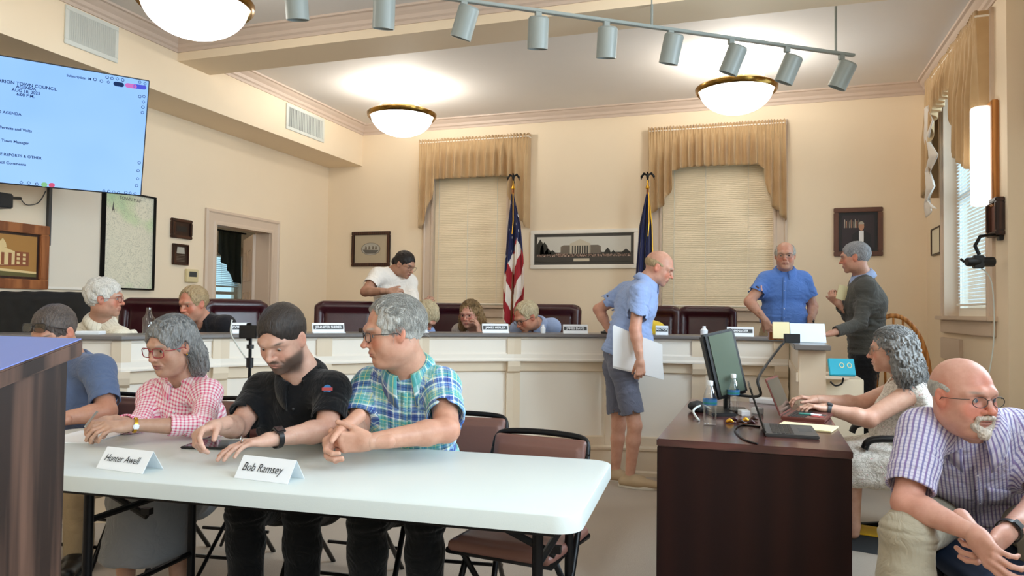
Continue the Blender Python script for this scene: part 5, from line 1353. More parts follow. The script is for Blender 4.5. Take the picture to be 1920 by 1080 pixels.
for nm_, c_ in dict(frame_brown='5e3a2c', ph_sky='cfccc2', ph_dark='24241f', ph_mid='6d6357', ph_light='c5bba6', ph_ground='3b3833', ph_crowd='8f7b68', art_amber='a97838', art_brick='8a4a28', art_cream='e0c48c', art_green='5c5428', etch='a9a59a', etch_dark='5b5852', portrait_bg='2a2028', portrait_suit='15161c', face_tone='b98a70', map_cream='e6e0c8').items(): simple(nm_, c_, .5)
n = NT('crowd_print'); co = n.coord('Object', (26, 1, 14)); n.base(n.ramp(n.noise(co, 3.2, 3, .7), [(.36, lin('2c2620')), (.5, lin('8c6f60')), (.62, lin('d8c8b8'))], 'CONSTANT'), .5)
def art_capitol(root, F, a0, a1, z0, z1, v):
    w = a1 - a0; h = z1 - z0; A = lambda t: a0 + w * t; Z = lambda t: z0 + h * t
    flatpoly(root, F, [(A(0), Z(.34)), (A(1), Z(.34)), (A(1), Z(1)), (A(0), Z(1))], v, 'ph_sky', 'sky'); flatpoly(root, F, [(A(0), Z(0)), (A(1), Z(0)), (A(1), Z(.2)), (A(0), Z(.2))], v, 'ph_ground', 'ground')
    flatpoly(root, F, [(A(0), Z(.2)), (A(1), Z(.2)), (A(1), Z(.37)), (A(0), Z(.37))], v, 'crowd_print', 'crowd')
    for c_, hw, hh in ((.035, .045, .92), (.08, .05, .80), (.12, .04, .55), (.17, .04, .48), (.76, .035, .55), (.82, .03, .45), (.66, .04, .62), (.95, .05, .5), (.57, .04, .46)): flatpoly(root, F, [(A(c_ - hw), Z(.3)), (A(c_ + hw), Z(.3)), (A(c_ + hw * .7), Z(hh * .8)), (A(c_), Z(hh)), (A(c_ - hw * .8), Z(hh * .75))], v + .0006, 'ph_dark', 'tree')
    v2 = v + .0012; flatpoly(root, F, [(A(.26), Z(.32)), (A(.69), Z(.32)), (A(.69), Z(.60)), (A(.66), Z(.66)), (A(.29), Z(.66)), (A(.26), Z(.60))], v2, 'ph_mid', 'building'); flatpoly(root, F, [(A(.36), Z(.32)), (A(.58), Z(.32)), (A(.58), Z(.72)), (A(.47), Z(.90)), (A(.36), Z(.72))], v2 + .0008, 'ph_light', 'portico')
    flatpoly(root, F, [(A(.37), Z(.32)), (A(.57), Z(.32)), (A(.57), Z(.64)), (A(.37), Z(.64))], v2 + .0012, 'ph_ground', 'porch_shade')
    for i in range(8): c_ = .378 + i * .0262; flatpoly(root, F, [(A(c_ - .005), Z(.32)), (A(c_ + .005), Z(.32)), (A(c_ + .005), Z(.64)), (A(c_ - .005), Z(.64))], v2 + .0018, 'ph_light', 'column')
    flatpoly(root, F, [(A(.40), Z(.015)), (A(.57), Z(.015)), (A(.57), Z(.13)), (A(.40), Z(.13))], v2, 'ph_light', 'caption_plate')
P0, P1 = ony(995, 503, YB), ony(1197, 428, YB)
picture('wide white-framed panoramic photograph of a columned town building between the flags', 1, YB, -1, P0[0], P1[0], P0[2] - .01, P1[2], 'white_trim', .048, 'ph_ground', .035, art_capitol)
def art_etch(root, F, a0, a1, z0, z1, v):
    c = ((a0 + a1) / 2, (z0 + z1) / 2); ra, rz = (a1 - a0) * .46, (z1 - z0) * .42; E2 = lambda k, dz=0: [(c[0] + ra * k * math.cos(t), c[1] + dz + rz * k * math.sin(t)) for t in np.linspace(0, 2 * math.pi, 28)[:-1]]
    flatpoly(root, F, E2(1), v, 'etch_dark', 'oval'); flatpoly(root, F, E2(.94), v + .0006, 'etch', 'view'); flatpoly(root, F, [(c[0] - ra * .85, c[1] - rz * .1), (c[0] + ra * .85, c[1] - rz * .2), (c[0] + ra * .5, c[1] - rz * .75), (c[0] - ra * .5, c[1] - rz * .75)], v + .001, 'etch_dark', 'foreground_field')
    for t in (-.5, -.15, .25, .55): flatpoly(root, F, [(c[0] + ra * (t - .12), c[1] - rz * .1), (c[0] + ra * (t + .12), c[1] - rz * .1), (c[0] + ra * (t + .1), c[1] + rz * .35), (c[0] + ra * (t - .05), c[1] + rz * .5)], v + .0014, 'ph_mid', 'tree')
P0, P1 = ony(660, 500, YB), ony(733, 435, YB); simple('mount_tan', 'b3a58c', .7)
picture('dark-framed oval engraving on a tan mount, left of the standing woman', 1, YB, -1, P0[0], P1[0], P0[2], P1[2] + .01, 'dark_wood', .045, 'mount_tan', .085, art_etch)
def art_portrait(root, F, a0, a1, z0, z1, v):
    w = a1 - a0; h = z1 - z0; A = lambda t: a0 + w * t; Z = lambda t: z0 + h * t
    flatpoly(root, F, [(A(0), Z(0)), (A(1), Z(0)), (A(1), Z(1)), (A(0), Z(1))], v, 'portrait_bg', 'backdrop')
    for i in range(9): flatpoly(root, F, [(A(.06 + i * .055), Z(.62)), (A(.09 + i * .055), Z(.62)), (A(.10 + i * .055), Z(.86 - (i % 3) * .04)), (A(.07 + i * .055), Z(.88 - (i % 2) * .05))], v + .0005, ('etch', 'face_tone', 'ph_mid')[i % 3], 'book_row')
    flatpoly(root, F, [(A(.28), Z(0)), (A(.92), Z(0)), (A(.88), Z(.42)), (A(.70), Z(.53)), (A(.50), Z(.53)), (A(.32), Z(.42))], v + .001, 'portrait_suit', 'suit')
    flatpoly(root, F, [(A(.53), Z(.22)), (A(.60), Z(.05)), (A(.67), Z(.22)), (A(.67), Z(.53)), (A(.53), Z(.53))], v + .0014, 'paper', 'shirt_front'); flatpoly(root, F, [(A(.60 + .085 * math.cos(t)), Z(.66 + .125 * math.sin(t))) for t in np.linspace(0, 6.283, 18)[:-1]], v + .0018, 'face_tone', 'face')
    flatpoly(root, F, [(A(.60 + .09 * math.cos(t)), Z(.70 + .11 * math.sin(t))) for t in np.linspace(.2, 2.94, 12)], v + .002, 'etch', 'hair')
P0, P1 = ony(1563, 481, YB), ony(1655, 388, YB)
picture('brown-framed portrait of a seated person in a dark suit on the back wall', 1, YB, -1, P0[0], P1[0], P0[2], P1[2], 'frame_brown', .05, 'portrait_suit', .03, art_portrait)
def art_blank(m):
    return m
def Lp(px, py): return onx(px, py, XL)
P0, P1 = Lp(185, 541), Lp(287, 371)
n = NT('map_print'); co = n.coord('Object', (1, 5, 5)); a = n.noise(co, 1.1, 5, .7, 2.5); b = n.noise(co, .42, 2); ln_ = n.noise(co, 2.2, 2, .5, 1.2)
c = n.ramp(b, [(.52, lin('e3dec8')), (.60, lin('cfdcb4')), (.66, lin('b6d2a8'))]); thin = n.math('LESS_THAN', n.math('ABSOLUTE', n.math('SUBTRACT', n.math('FRACT', n.math('MULTIPLY', a, 9)), .5)), .06)
n.base(n.mix(n.math('MULTIPLY', thin, .85), c, lin('8d8f7c')), .45)
mp = picture('tall black-framed town map hung under the right end of the screen', 0, XL, 1, P0[1], P1[1], P0[2] - .0, P1[2], 'black_metal', .014, 'map_cream', .0, 'map_print', depth=.05)
Fm = place(0, XL, 1); Mw = np.stack([V(0, 1, 0), V(0, 0, 1), V(1, 0, 0)], 1); text_mesh('map_title', 'TOWN MAP', .045, MAT['etch_dark'], mp, V(*Fm((P0[1] + P1[1]) / 2, .026, P1[2] - .06)), Mw)
flatpoly(mp, Fm, [(P0[1] + .09, P1[2] - .20), (P0[1] + .105, P1[2] - .10), (P0[1] + .12, P1[2] - .20), (P0[1] + .105, P1[2] - .175)], .0255, 'etch_dark', 'north_arrow')
def plaque(label, p0, p1, style):
    a0, a1, z0, z1 = p0[1], p1[1], p1[2], p0[2]
    if style == 0:
        def art(root, F, a0, a1, z0, z1, v):
            flatpoly(root, F, [(a0 + .02, z0 + .02), (a1 - .02, z0 + .02), (a1 - .02, z1 - .02), (a0 + .02, z1 - .02)], v, 'black_plastic', 'engraved_plate')
        return picture(label, 0, XL, 1, a0, a1, z0, z1, 'dark_wood', .03, 'dark_wood', .02, art, 'wall_plaque', cat='plaque')
    def art(root, F, a0, a1, z0, z1, v):
        w, h = a1 - a0, z1 - z0; flatpoly(root, F, [(a0, z0), (a1, z0), (a1, z1), (a0, z1)], v, 'dark_wood', 'board'); flatpoly(root, F, [(a0 + w * .2, z1 - h * .45), (a1 - w * .2, z1 - h * .45), (a1 - w * .25, z1 - h * .1), (a0 + w * .25, z1 - h * .1)], v + .001, 'etch', 'silver_relief')
        for i in range(5): flatpoly(root, F, [(a0 + w * .2, z0 + h * (.12 + .08 * i)), (a1 - w * .2, z0 + h * (.12 + .08 * i)), (a1 - w * .2, z0 + h * (.14 + .08 * i)), (a0 + w * .2, z0 + h * (.14 + .08 * i))], v + .001, 'ph_mid', 'engraved_line')
    return picture(label, 0, XL, 1, a0, a1, z0, z1, 'dark_wood', .012, 'dark_wood', .0, art, 'wall_plaque', cat='plaque')
plaque('square dark wooden plaque, upper of the two left of the doorway', Lp(319, 408), Lp(357, 450), 0); plaque('dark plaque with a silver relief, lower of the two left of the doorway', Lp(322, 456), Lp(350, 498), 1)
# thermostat
p0, p1 = Lp(346, 504), Lp(368, 530); root = thing('thermostat', 'small beige thermostat on the wall just left of the doorway', 'thermostat', (XL, p0[1], p1[2]))
MB().box((XL, p0[1], p1[2]), (XL + .03, p1[1], p0[2])).build('housing', MAT['cream_paint'], root, bevel=.006); MB().box((XL + .03, p0[1] + .035, p1[2] + .055), (XL + .032, p1[1] - .03, p0[2] - .025)).build('display', MAT['dark_grey'], root)
# framed painting and plain board at the far left
def art_paint(root, F, a0, a1, z0, z1, v):
    w = a1 - a0; h = z1 - z0; A = lambda t: a1 - w * t; Z = lambda t: z0 + h * t
    flatpoly(root, F, [(a0, z0), (a1, z0), (a1, z1), (a0, z1)], v, 'art_amber', 'sky'); flatpoly(root, F, [(a0, z0), (a1, z0), (a1, Z(.12)), (a0, Z(.24))], v + .001, 'art_green', 'lawn'); flatpoly(root, F, [(a0, Z(.18)), (a1, Z(.08)), (a1, Z(.13)), (a0, Z(.26))], v + .0014, 'art_cream', 'path')
    flatpoly(root, F, [(A(.08), Z(.26)), (A(.62), Z(.20)), (A(.62), Z(.62)), (A(.08), Z(.60))], v + .001, 'art_brick', 'hall'); flatpoly(root, F, [(A(.22), Z(.28)), (A(.56), Z(.22)), (A(.56), Z(.60)), (A(.40), Z(.74)), (A(.22), Z(.60))], v + .0018, 'art_cream', 'portico')
    for i in range(4): flatpoly(root, F, [(A(.25 + .07 * i), Z(.27)), (A(.28 + .07 * i), Z(.27)), (A(.28 + .07 * i), Z(.56)), (A(.25 + .07 * i), Z(.56))], v + .0022, 'art_brick', 'porch_shade')
    flatpoly(root, F, [(A(.30), Z(.68)), (A(.38), Z(.68)), (A(.37), Z(.80)), (A(.34), Z(.90)), (A(.31), Z(.80))], v + .002, 'art_cream', 'cupola')
    for i in range(2):
        for j in range(3): flatpoly(root, F, [(A(.11 + .06 * i), Z(.30 + .1 * j)), (A(.14 + .06 * i), Z(.30 + .1 * j)), (A(.14 + .06 * i), Z(.36 + .1 * j)), (A(.11 + .06 * i), Z(.36 + .1 * j))], v + .0016, 'art_cream', 'window_mark')
P1 = Lp(87, 425); picture('brown wooden-framed painting of a brick hall with white columns at the left edge', 0, XL, 1, P1[1] - 1.02, P1[1], Lp(83, 543)[2], P1[2], 'frame_wood', .075, 'dark_wood', .02, art_paint, depth=.045)
p0, p1 = Lp(91, 360), Lp(186, 545); root = thing('presentation_board', 'large plain cream board on the wall between the painting and the town map', 'board', (XL, p0[1], p1[2]))
MB().box((XL + .003, p0[1] + .01, p1[2] + .02), (XL + .02, p1[1] - .03, 2.9)).build('board_panel', MAT['wall_far'], root, bevel=.003); MB().box((XL + .003, p0[1] - .015, p1[2] + .35), (XL + .03, p0[1] + .01, 2.9)).build('metal_edge', MAT['dark_grey'], root)
MB().box((XL + .003, p0[1], p1[2]), (XL + .03, p1[1] - .02, p1[2] + .02)).build('ledge', MAT['white_trim'], root)
# right wall pictures
def Rp(px, py): return onx(px, py, XR)
def onb(m): return m
P0, P1 = Rp(1767, 422), Rp(1750, 480); picture('small thin brown-framed certificate left of the side window', 0, XR, -1, P0[1], P1[1], P1[2], P0[2], 'dark_wood', .012, 'mount_tan', .0, 'map_cream', depth=.025)
P0, P1 = Rp(1885, 368), Rp(1869, 445); picture('small dark wooden plaque under the lit sconce', 0, XR, -1, P0[1], P1[1] + .04, P1[2], P0[2], 'dark_wood', .03, 'dark_wood', .0, 'vinyl_brown', 'wall_plaque', depth=.06, cat='plaque')
# camera on a bracket by the window
q = onx(1880, 440, XR); root = thing('wall_camera', 'black camera hanging from a bent wall bracket in front of the side window', 'camera', tuple(q)); mb = MB()
g = at(1860, 492, (CAMR.T @ (q - CAM))[2] - .05); k1 = at(1838, 443, (CAMR.T @ (q - CAM))[2] - .05)
MB().box(q - V(.03, .03, .04), q + V(.0, .03, .04)).build('wall_mount', MAT['black_plastic'], root, bevel=.004)
MB().tube([q, lerp(q, k1, .5) + V(0, 0, .004), k1, lerp(k1, g, .25) + V(-.05, 0, -.02), at(1836, 478, (CAMR.T @ (q - CAM))[2] - .05)], .012, 8).build('bracket_arm', MAT['black_metal'], root)
gc = at(1835, 491, (CAMR.T @ (q - CAM))[2] - .05); cx = CAMR[:, 0]; MB().tube([gc - cx * .085, gc - cx * .08, gc + cx * .02, gc + cx * .10], [.026, .030, .034, .034], 16).build('camera_body', MAT['black_plastic'], root, smooth='auto'); MB().box(gc - V(.035, .03, .045), gc + V(.03, .03, .045)).build('clamp', MAT['black_plastic'], root, bevel=.006)
MB().tube([gc - cx * .10 + V(0, 0, .0), gc - cx * .125 + V(0, 0, .02)], .009, 8).build('lever', MAT['black_plastic'], root)
MB().tube(catmull([gc + V(0, 0, -.03), gc + cx * .09 + V(0, 0, -.15), gc + cx * .10 + V(0, 0, -.55), gc + cx * .04 + V(0, 0, -.9)], 8), .004, 6).build('cable', MAT['white_plastic'], root)
P0, P1 = Rp(1770, 632), Rp(1806, 668); tag(MB().box((XR - .03, P1[1], P1[2] - .05), (XR, P0[1], P0[2] + .0)).build('wall_box', MAT['trim_paint'], None, bevel=.004), 'plain tan wall box under the side window sill', 'box')
# ---------------------------------------------------------------- big screen
h = .87; TR = at(281, 151, h * FPX / 221 * 1.007); yw, tl = math.radians(54), math.radians(16); u = V(-math.cos(yw), -math.sin(yw), 0); nn = V(math.sin(yw), -math.cos(yw), 0)
wv = -(V(0, 0, 1) * math.cos(tl) + nn * math.sin(tl)); nv = unit(nn * math.cos(tl) - V(0, 0, 1) * math.sin(tl)); wd = h * 16 / 9
ctr = TR + u * wd / 2 + wv * h / 2; M = np.stack([-u, -wv, nv], 1); root = thing('television', 'large wall screen glowing pale blue with an agenda page, hung at the left', 'television', tuple(ctr))
MB().box((-wd / 2, -h / 2, -.05), (wd / 2, h / 2, .0), M, ctr).build('housing', MAT['black_plastic'], root, bevel=.004)
n = NT('screen_glow'); e = n.n('Emission'); co = n.coord('Object'); n.l(n.mix(n.noise(co, 1.3, 2), (.20, .42, .95), (.38, .62, 1.0)), e.inputs[0]); e.inputs[1].default_value = 1.3; n.l(e.outputs[0], n.out.inputs[0])
MB().box((-wd / 2 + .008, -h / 2 + .010, 0), (wd / 2 - .008, h / 2 - .008, .001), M, ctr).build('screen', MAT['screen_glow'], root)
emit('screen_ink', (.03, .07, .22), .6); emit('ui_pink', (.85, .25, .75), .8); emit('ui_blue', (.12, .15, .95), .8); emit('ui_green', (.35, .75, .35), .8); emit('ui_red', (.9, .15, .3), .8)
def scr(px, py):
    """screen coordinates of the point shown at that pixel"""
    d = ray(px, py); t = ((ctr - CAM) @ nv) / (d @ nv); q = CAM + d * t - ctr; return q @ M[:, 0], q @ M[:, 1]
def stext(px, py, body, size, align='CENTER'):
    x, y = scr(px, py); text_mesh('screen_text', body, size, MAT['screen_ink'], root, ctr + M @ V(x, y, .002), M, align=align, bold=.0006)
for (px, py, b_, sz) in ((49, 159, 'MARION TOWN COUNCIL', .030), (49, 165, 'AGENDA', .028), (49, 172, 'AUG 18, 2025', .028), (48, 179, '6:00 P.M.', .028)): stext(px, py, b_, sz)
for (px, py, b_) in ((40, 215, 'APPROVAL OF MINUTES AND AGENDA'), (60, 246, 'RESOLUTIONS 4 & 5 Permits and Visits'), (54, 269, 'PRESENTATION - Town Manager'), (78, 297, 'COMMITTEE REPORTS & OTHER'), (49, 309, 'Council Comments')): stext(px, py, b_, .026, 'RIGHT')
stext(148, 145, 'Subscription  M', .024)
for i, (px, py) in enumerate([(178, 149), (190, 152), (203, 154), (201, 145), (210, 147), (220, 148), (230, 150), (262, 154), (272, 157), (262, 181), (270, 181), (269, 191), (268, 201), (267, 211), (40, 342), (54, 343), (69, 345), (195, 358), (204, 359), (213, 360), (222, 361), (236, 361), (244, 362), (253, 363), (261, 305), (259, 320), (258, 335), (256, 348)]):
    x, y = scr(px, py); MB().tube([ctr + M @ V(x + .010 * math.cos(a), y + .010 * math.sin(a), .002) for a in np.linspace(0, 2 * math.pi, (7, 5, 4)[i % 3] + 1)[:-1]], .0022, 4, closed=True).build('screen_icon', MAT['screen_ink'], root)
def pill(px0, px1, py0, py1, m):
    x0, y0 = scr(px0, py0); x1, y1 = scr(px1, py1); r = .016; pts = [(x0 + r * math.cos(a), y0 + r * math.sin(a)) for a in np.linspace(math.pi / 2, 3 * math.pi / 2, 8)] + [(x1 + r * math.cos(a), y1 + r * math.sin(a)) for a in np.linspace(-math.pi / 2, math.pi / 2, 8)]
    k = len(pts); MB().add([ctr + M @ V(a, b, .0015) for a, b in pts] + [ctr + M @ V(a, b, .0025) for a, b in pts], [tuple(range(k))[::-1], tuple(range(k, 2 * k))] + [(i, (i + 1) % k, k + (i + 1) % k, k + i) for i in range(k)]).build('screen_button', MAT[m], root)
pill(217, 228, 157, 159, 'screen_ink'); pill(239, 252, 160, 162, 'ui_pink'); pill(254, 270, 162, 164, 'ui_blue'); pill(82, 84, 346, 346, 'ui_green'); pill(96, 98, 347, 347, 'ui_red')
# mount
bk = ctr - nv * .06; wl = bk - nv * V(1, 1, 0) * ((bk[0] - XL) / nv[0]); MB().box((-.15, -.12, -.012), (.15, .12, .008), M, bk).build('mount_plate', MAT['black_metal'], root); MB().tube([bk, wl], .022, 8).build('mount_arm', MAT['black_metal'], root); MB().box(wl - V(0, .1, .15), wl + V(.03, .1, .15)).build('wall_plate', MAT['black_metal'], root)
# speaker with bracket and cable under the screen
q = onx(8, 376, XL + .18); root = thing('wall_speaker', 'black bracketed box speaker under the screen at the left edge', 'speaker', tuple(q)); MB().box(q + V(-.10, -.13, -.06), q + V(.06, .03, .05)).build('housing', MAT['black_plastic'], root, bevel=.01)
e1 = onx(38, 372, XL + .05); MB().tube([q + V(0, 0, .02), e1], .012, 8).build('bracket', MAT['black_metal'], root); MB().tube(catmull([e1, onx(50, 384, XL + .03), onx(72, 380, XL + .03), onx(86, 358, XL + .03)], 6), .004, 6).build('cable', MAT['dark_grey'], root)
# ---------------------------------------------------------------- lectern at the left edge
root = thing('lectern', 'dark walnut lectern with a sloping bluish laminate top at the left edge', 'lectern', (-1.62, .95, 0))
simple('slate_blue', '6d79b4', .30, var=.05)
xp = onx(145, 660, -1.30)[1]; Yb_ = xp; Yf_ = .50
zt = lambda y: onx(155, 640, -1.30)[2] + (y - Yb_) * .30
side = [(Yf_, 0), (Yb_ - .012, 0), (Yb_ - .012, zt(Yb_) - .035), (Yf_, zt(Yf_) - .035)]
for x0, x1 in ((-1.335, -1.31), (-1.945, -1.92)): MB().prism(side, 0, x0, x1).build('side_panel', MAT['walnut'], root, bevel=.002)
MB().prism([(Yb_ - .035, 0), (Yb_ - .014, 0), (Yb_ - .014, zt(Yb_) - .04), (Yb_ - .035, zt(Yb_) - .04)], 0, -1.92, -1.335).build('front_panel', MAT['walnut'], root)
tp = [(Yf_ - .04, zt(Yf_ - .04) - .032), (Yb_ + .012, zt(Yb_ + .012) - .032), (Yb_ + .012, zt(Yb_ + .012)), (Yf_ - .04, zt(Yf_ - .04))]
MB().prism(tp, 0, -1.965, -1.298).build('top_edge', MAT['walnut'], root, bevel=.003)
tp2 = [(y, z + (.0325 if i < 2 else .0015)) for i, (y, z) in enumerate(tp)]; tp2 = [(tp[0][0] + .003, tp[3][1] + .0005), (tp[1][0] - .003, tp[2][1] + .0), (tp[1][0] - .003, tp[2][1] + .0025), (tp[0][0] + .003, tp[3][1] + .003)]
MB().prism(tp2, 0, -1.962, -1.301).build('top_laminate', MAT['slate_blue'], root)
MB().box((-1.92, .52, .75), (-1.335, Yb_ - .04, .77)).build('shelf', MAT['walnut'], root)
for zz in (.62, .84): MB().box((-1.3345, Yb_ - .020, zz), (-1.3085, Yb_ - .010, zz + .05)).build('edge_chip', MAT['cream_paint'], root, bevel=.003) if False else None
# ---------------------------------------------------------------- long folding table
ta = math.radians(4.4); tR = rotz(ta); TZ = .74
tO = V(-.470, 1.975, 0); TL, TW = 2.44, .80           # near right corner; x runs left, y runs away
def tp_(x, y, z=0): return tO + tR @ V(-x, y, z)
root = thing('folding_table', 'long white plastic folding table with black metal legs in the foreground', 'table', tuple(tp_(TL / 2, TW / 2)))
r = .075; out = []
for cx_, cy_, a0 in ((TL - r, TW - r, 90), (TL - r, r, 180), (r, r, 270), (r, TW - r, 0)):
    for i in range(9):
        a = math.radians(a0 + i * 90 / 8); out.append((-cx_ + r * math.cos(a), cy_ + r * math.sin(a)))
k = len(out); lay = [(1.0, TZ - .050), (1.0, TZ - .006), (.9975, TZ - .0015), (.993, TZ)]; vs = []; cxx, cyy = -TL / 2, TW / 2
for s_, z in lay:
    for x, y in out: dx, dy = x - cxx, y - cyy; sh = 1 - (1 - s_) * (TL / 2) / max(abs(dx), abs(dy), .3); vs.append(tO + tR @ V(cxx + dx * (1 - (1 - s_) * .6), cyy + dy * s_, z))
fs = [tuple(range((len(lay) - 1) * k, len(lay) * k)), tuple(range(k))[::-1]] + [(l * k + i, l * k + (i + 1) % k, (l + 1) * k + (i + 1) % k, (l + 1) * k + i) for l in range(len(lay) - 1) for i in range(k)]
MB().add(vs, fs).build('tabletop', MAT['white_plastic'], root, smooth='auto', bevel=0)
for o in root.children:
    o.data.polygons.foreach_set('use_smooth', [True] * len(o.data.polygons)); o.data.set_sharp_from_angle(angle=math.radians(30))
for y in (.07, TW - .07): MB().box((-TL + .08, y - .012, TZ - .075), (-.08, y + .012, TZ - .045), tR, tO).build('apron_rail', MAT['black_metal'], root)
def leg_unit(x, dirx):
    for y in (.12, TW - .14):
        MB().tube([tp_(x, y, TZ - .05), tp_(x, y, .015)], .0165, 12).build('leg', MAT['black_metal'], root, smooth='auto')
        MB().tube([tp_(x, y, .03), tp_(x, y, 0)], .021, 12).build('foot_cap', MAT['rubber'], root, smooth='auto')
    MB().tube([tp_(x, .12, .56), tp_(x, TW - .14, .56)], .012, 8).build('crossbar', MAT['black_metal'], root); MB().tube([tp_(x, .12, .28), tp_(x, TW - .14, .28)], .012, 8).build('crossbar', MAT['black_metal'], root)
    MB().tube([tp_(x, TW / 2, .50), tp_(x + dirx * .42, TW / 2, TZ - .06)], .013, 8).build('brace', MAT['black_metal'], root); MB().box((-.018, -.012, -.012), (.018, .012, .012), tR, tp_(x, TW / 2, .52)).build('hinge_lock', MAT['black_metal'], root)
leg_unit(.14, 1); leg_unit(1.70, 1) if False else leg_unit(1.72, 1)
# ---------------------------------------------------------------- folding chairs
def folding_chair():
    root = thing('folding_chair', 'x', 'chair')   # faces -y, origin on the floor below the seat centre
    for x in (-1, 1):
        MB().tube(catmull([(x * .215, -.24, .0), (x * .215, -.03, .36), (x * .205, .10, .60), (x * .20, .17, .74)], 5), .0125, 8).build('frame_leg', MAT['black_metal'], root, smooth=True)
        MB().tube([(x * .19, .24, .0), (x * .19, -.14, .425)], .0115, 8).build('rear_leg', MAT['black_metal'], root, smooth=True)
    top = catmull([(-.20, .17, .74), (-.192, .185, .785), (-.15, .195, .805), (0, .198, .812), (.15, .195, .805), (.192, .185, .785), (.20, .17, .74)], 6); MB().tube(top, .0125, 8).build('top_tube', MAT['black_metal'], root, smooth=True)
    s = SDF(); Rb_ = rotx(-.22); s.box((0, .158, .705), (.198, .020, .095), .018, Rb_); s.box((0, .150, .70), (.180, .022, .075), .02, Rb_, .01); sdf_obj('backrest', s, MAT['vinyl_brown'], root, .006)
    s = SDF(); s.box((0, -.01, .445), (.205, .205, .022), .02); s.box((0, -.01, .46), (.175, .175, .020), .02, None, .02); sdf_obj('seat', s, MAT['vinyl_brown'], root, .006)
    mb = MB(); mb.tube([(x, y, .428) for x, y in ((-.20, -.20), (.20, -.20), (.20, .18), (-.20, .18))], .014, 8, closed=True); mb.build('seat_frame', MAT['black_metal'], root, smooth=True)
    MB().tube([(-.215, -.18, .10), (.215, -.18, .10)], .009, 6).build('crossbar', MAT['black_metal'], root); MB().tube([(-.19, .18, .12), (.19, .18, .12)], .009, 6).build('crossbar', MAT['black_metal'], root)
    return root
fc = folding_chair()
q = onz(1000, 985, .45); FG = 'brown padded folding chairs at the white table'
place_first(fc, (-.86, 2.68, 0), math.radians(-6), 'empty brown padded folding chair at the right end of the white table', FG)
dup(fc, (-1.30, 3.06, 0), math.radians(8), 'brown folding chair under the man in the plaid shirt', FG)
dup(fc, (-1.88, 3.12, 0), math.radians(4), 'brown folding chair under the bearded man in the black polo', FG)
dup(fc, (-2.62, 3.10, 0), math.radians(8), 'brown folding chair under the grey-haired woman in pink', FG)
dup(fc, (-3.35, 3.0, 0), math.radians(8), 'brown folding chair under the man in the blue shirt behind the lectern', FG)
# ---------------------------------------------------------------- tent cards, tablet, paper
def tent(px, py, w, h, txt, label, rot, size):
    c = onz(px, py, TZ); Rm = rotz(rot); root = thing('tent_card', label, 'name card', c, 'handwritten name cards'); d = h * .55; t = .0006
    mb = MB(); L = [(-w / 2, -d, 0), (w / 2, -d, 0), (w / 2, 0, h * .86), (-w / 2, 0, h * .86), (w / 2, d, 0), (-w / 2, d, 0)]
    vs = [c + Rm @ V(*p) + V(0, 0, .001) for p in L]; mb.add(vs, [(0, 1, 2, 3), (3, 2, 4, 5)]); o = mb.build('card', MAT['paper'], root); o.modifiers.new('t', 'SOLIDIFY').thickness = .0012
    ux = Rm @ V(1, 0, 0); uy = unit(Rm @ V(0, d, h * .86)); M = np.stack([ux, uy, np.cross(ux, uy)], 1)
    text_mesh('handwriting', txt, size, MAT['ink'], root, c + Rm @ V(-.01, -d * .5, h * .43) + M[:, 2] * .0022 + V(0, 0, .001), M, font_shear=.18, bold=-.0002, squeeze=.80)
simple('ink', '17181c', .6)
tent(243, 879, .215, .078, 'Hunter Awell', 'white folded name card with handwriting in front of the grey-haired woman', math.radians(-3), .036)
tent(505, 897, .215, .078, 'Bob Ramsey', 'white folded name card with handwriting in front of the bearded man', math.radians(-3), .040)
tA = [onz(x, y, TZ + .006) for x, y in ((326, 842), (398, 849), (505, 826), (420, 812))]; tc = sum(tA) / 4
root = thing('tablet', 'black tablet lying flat under the bearded man\'s hands', 'tablet', tuple(tc)); ux = unit(tA[1] - tA[0]); uy = unit(V(-ux[1], ux[0], 0)); M = np.stack([ux, uy, V(0, 0, 1)], 1); tc = onz(415, 833, TZ + .006)
M = rotz(math.radians(14)); 
MB().box((-.125, -.09, -.004), (.125, .09, .004), M, V(tc[0], tc[1], TZ + .0055)).build('tablet_body', MAT['black_plastic'], root, bevel=.003); simple('glass_dark', '2a2426', .06, spec=.8); MB().box((-.115, -.08, .004), (.115, .08, .0048), M, V(tc[0], tc[1], TZ + .0055)).build('screen', MAT['glass_dark'], root)
c = onz(160, 820, TZ); tag(MB().box((-.11, -.14, .0005), (.11, .14, .004), rotz(.3), V(c[0], c[1], TZ)).build('writing_paper', MAT['paper']), 'sheet of white paper under the woman\'s writing hand', 'paper')
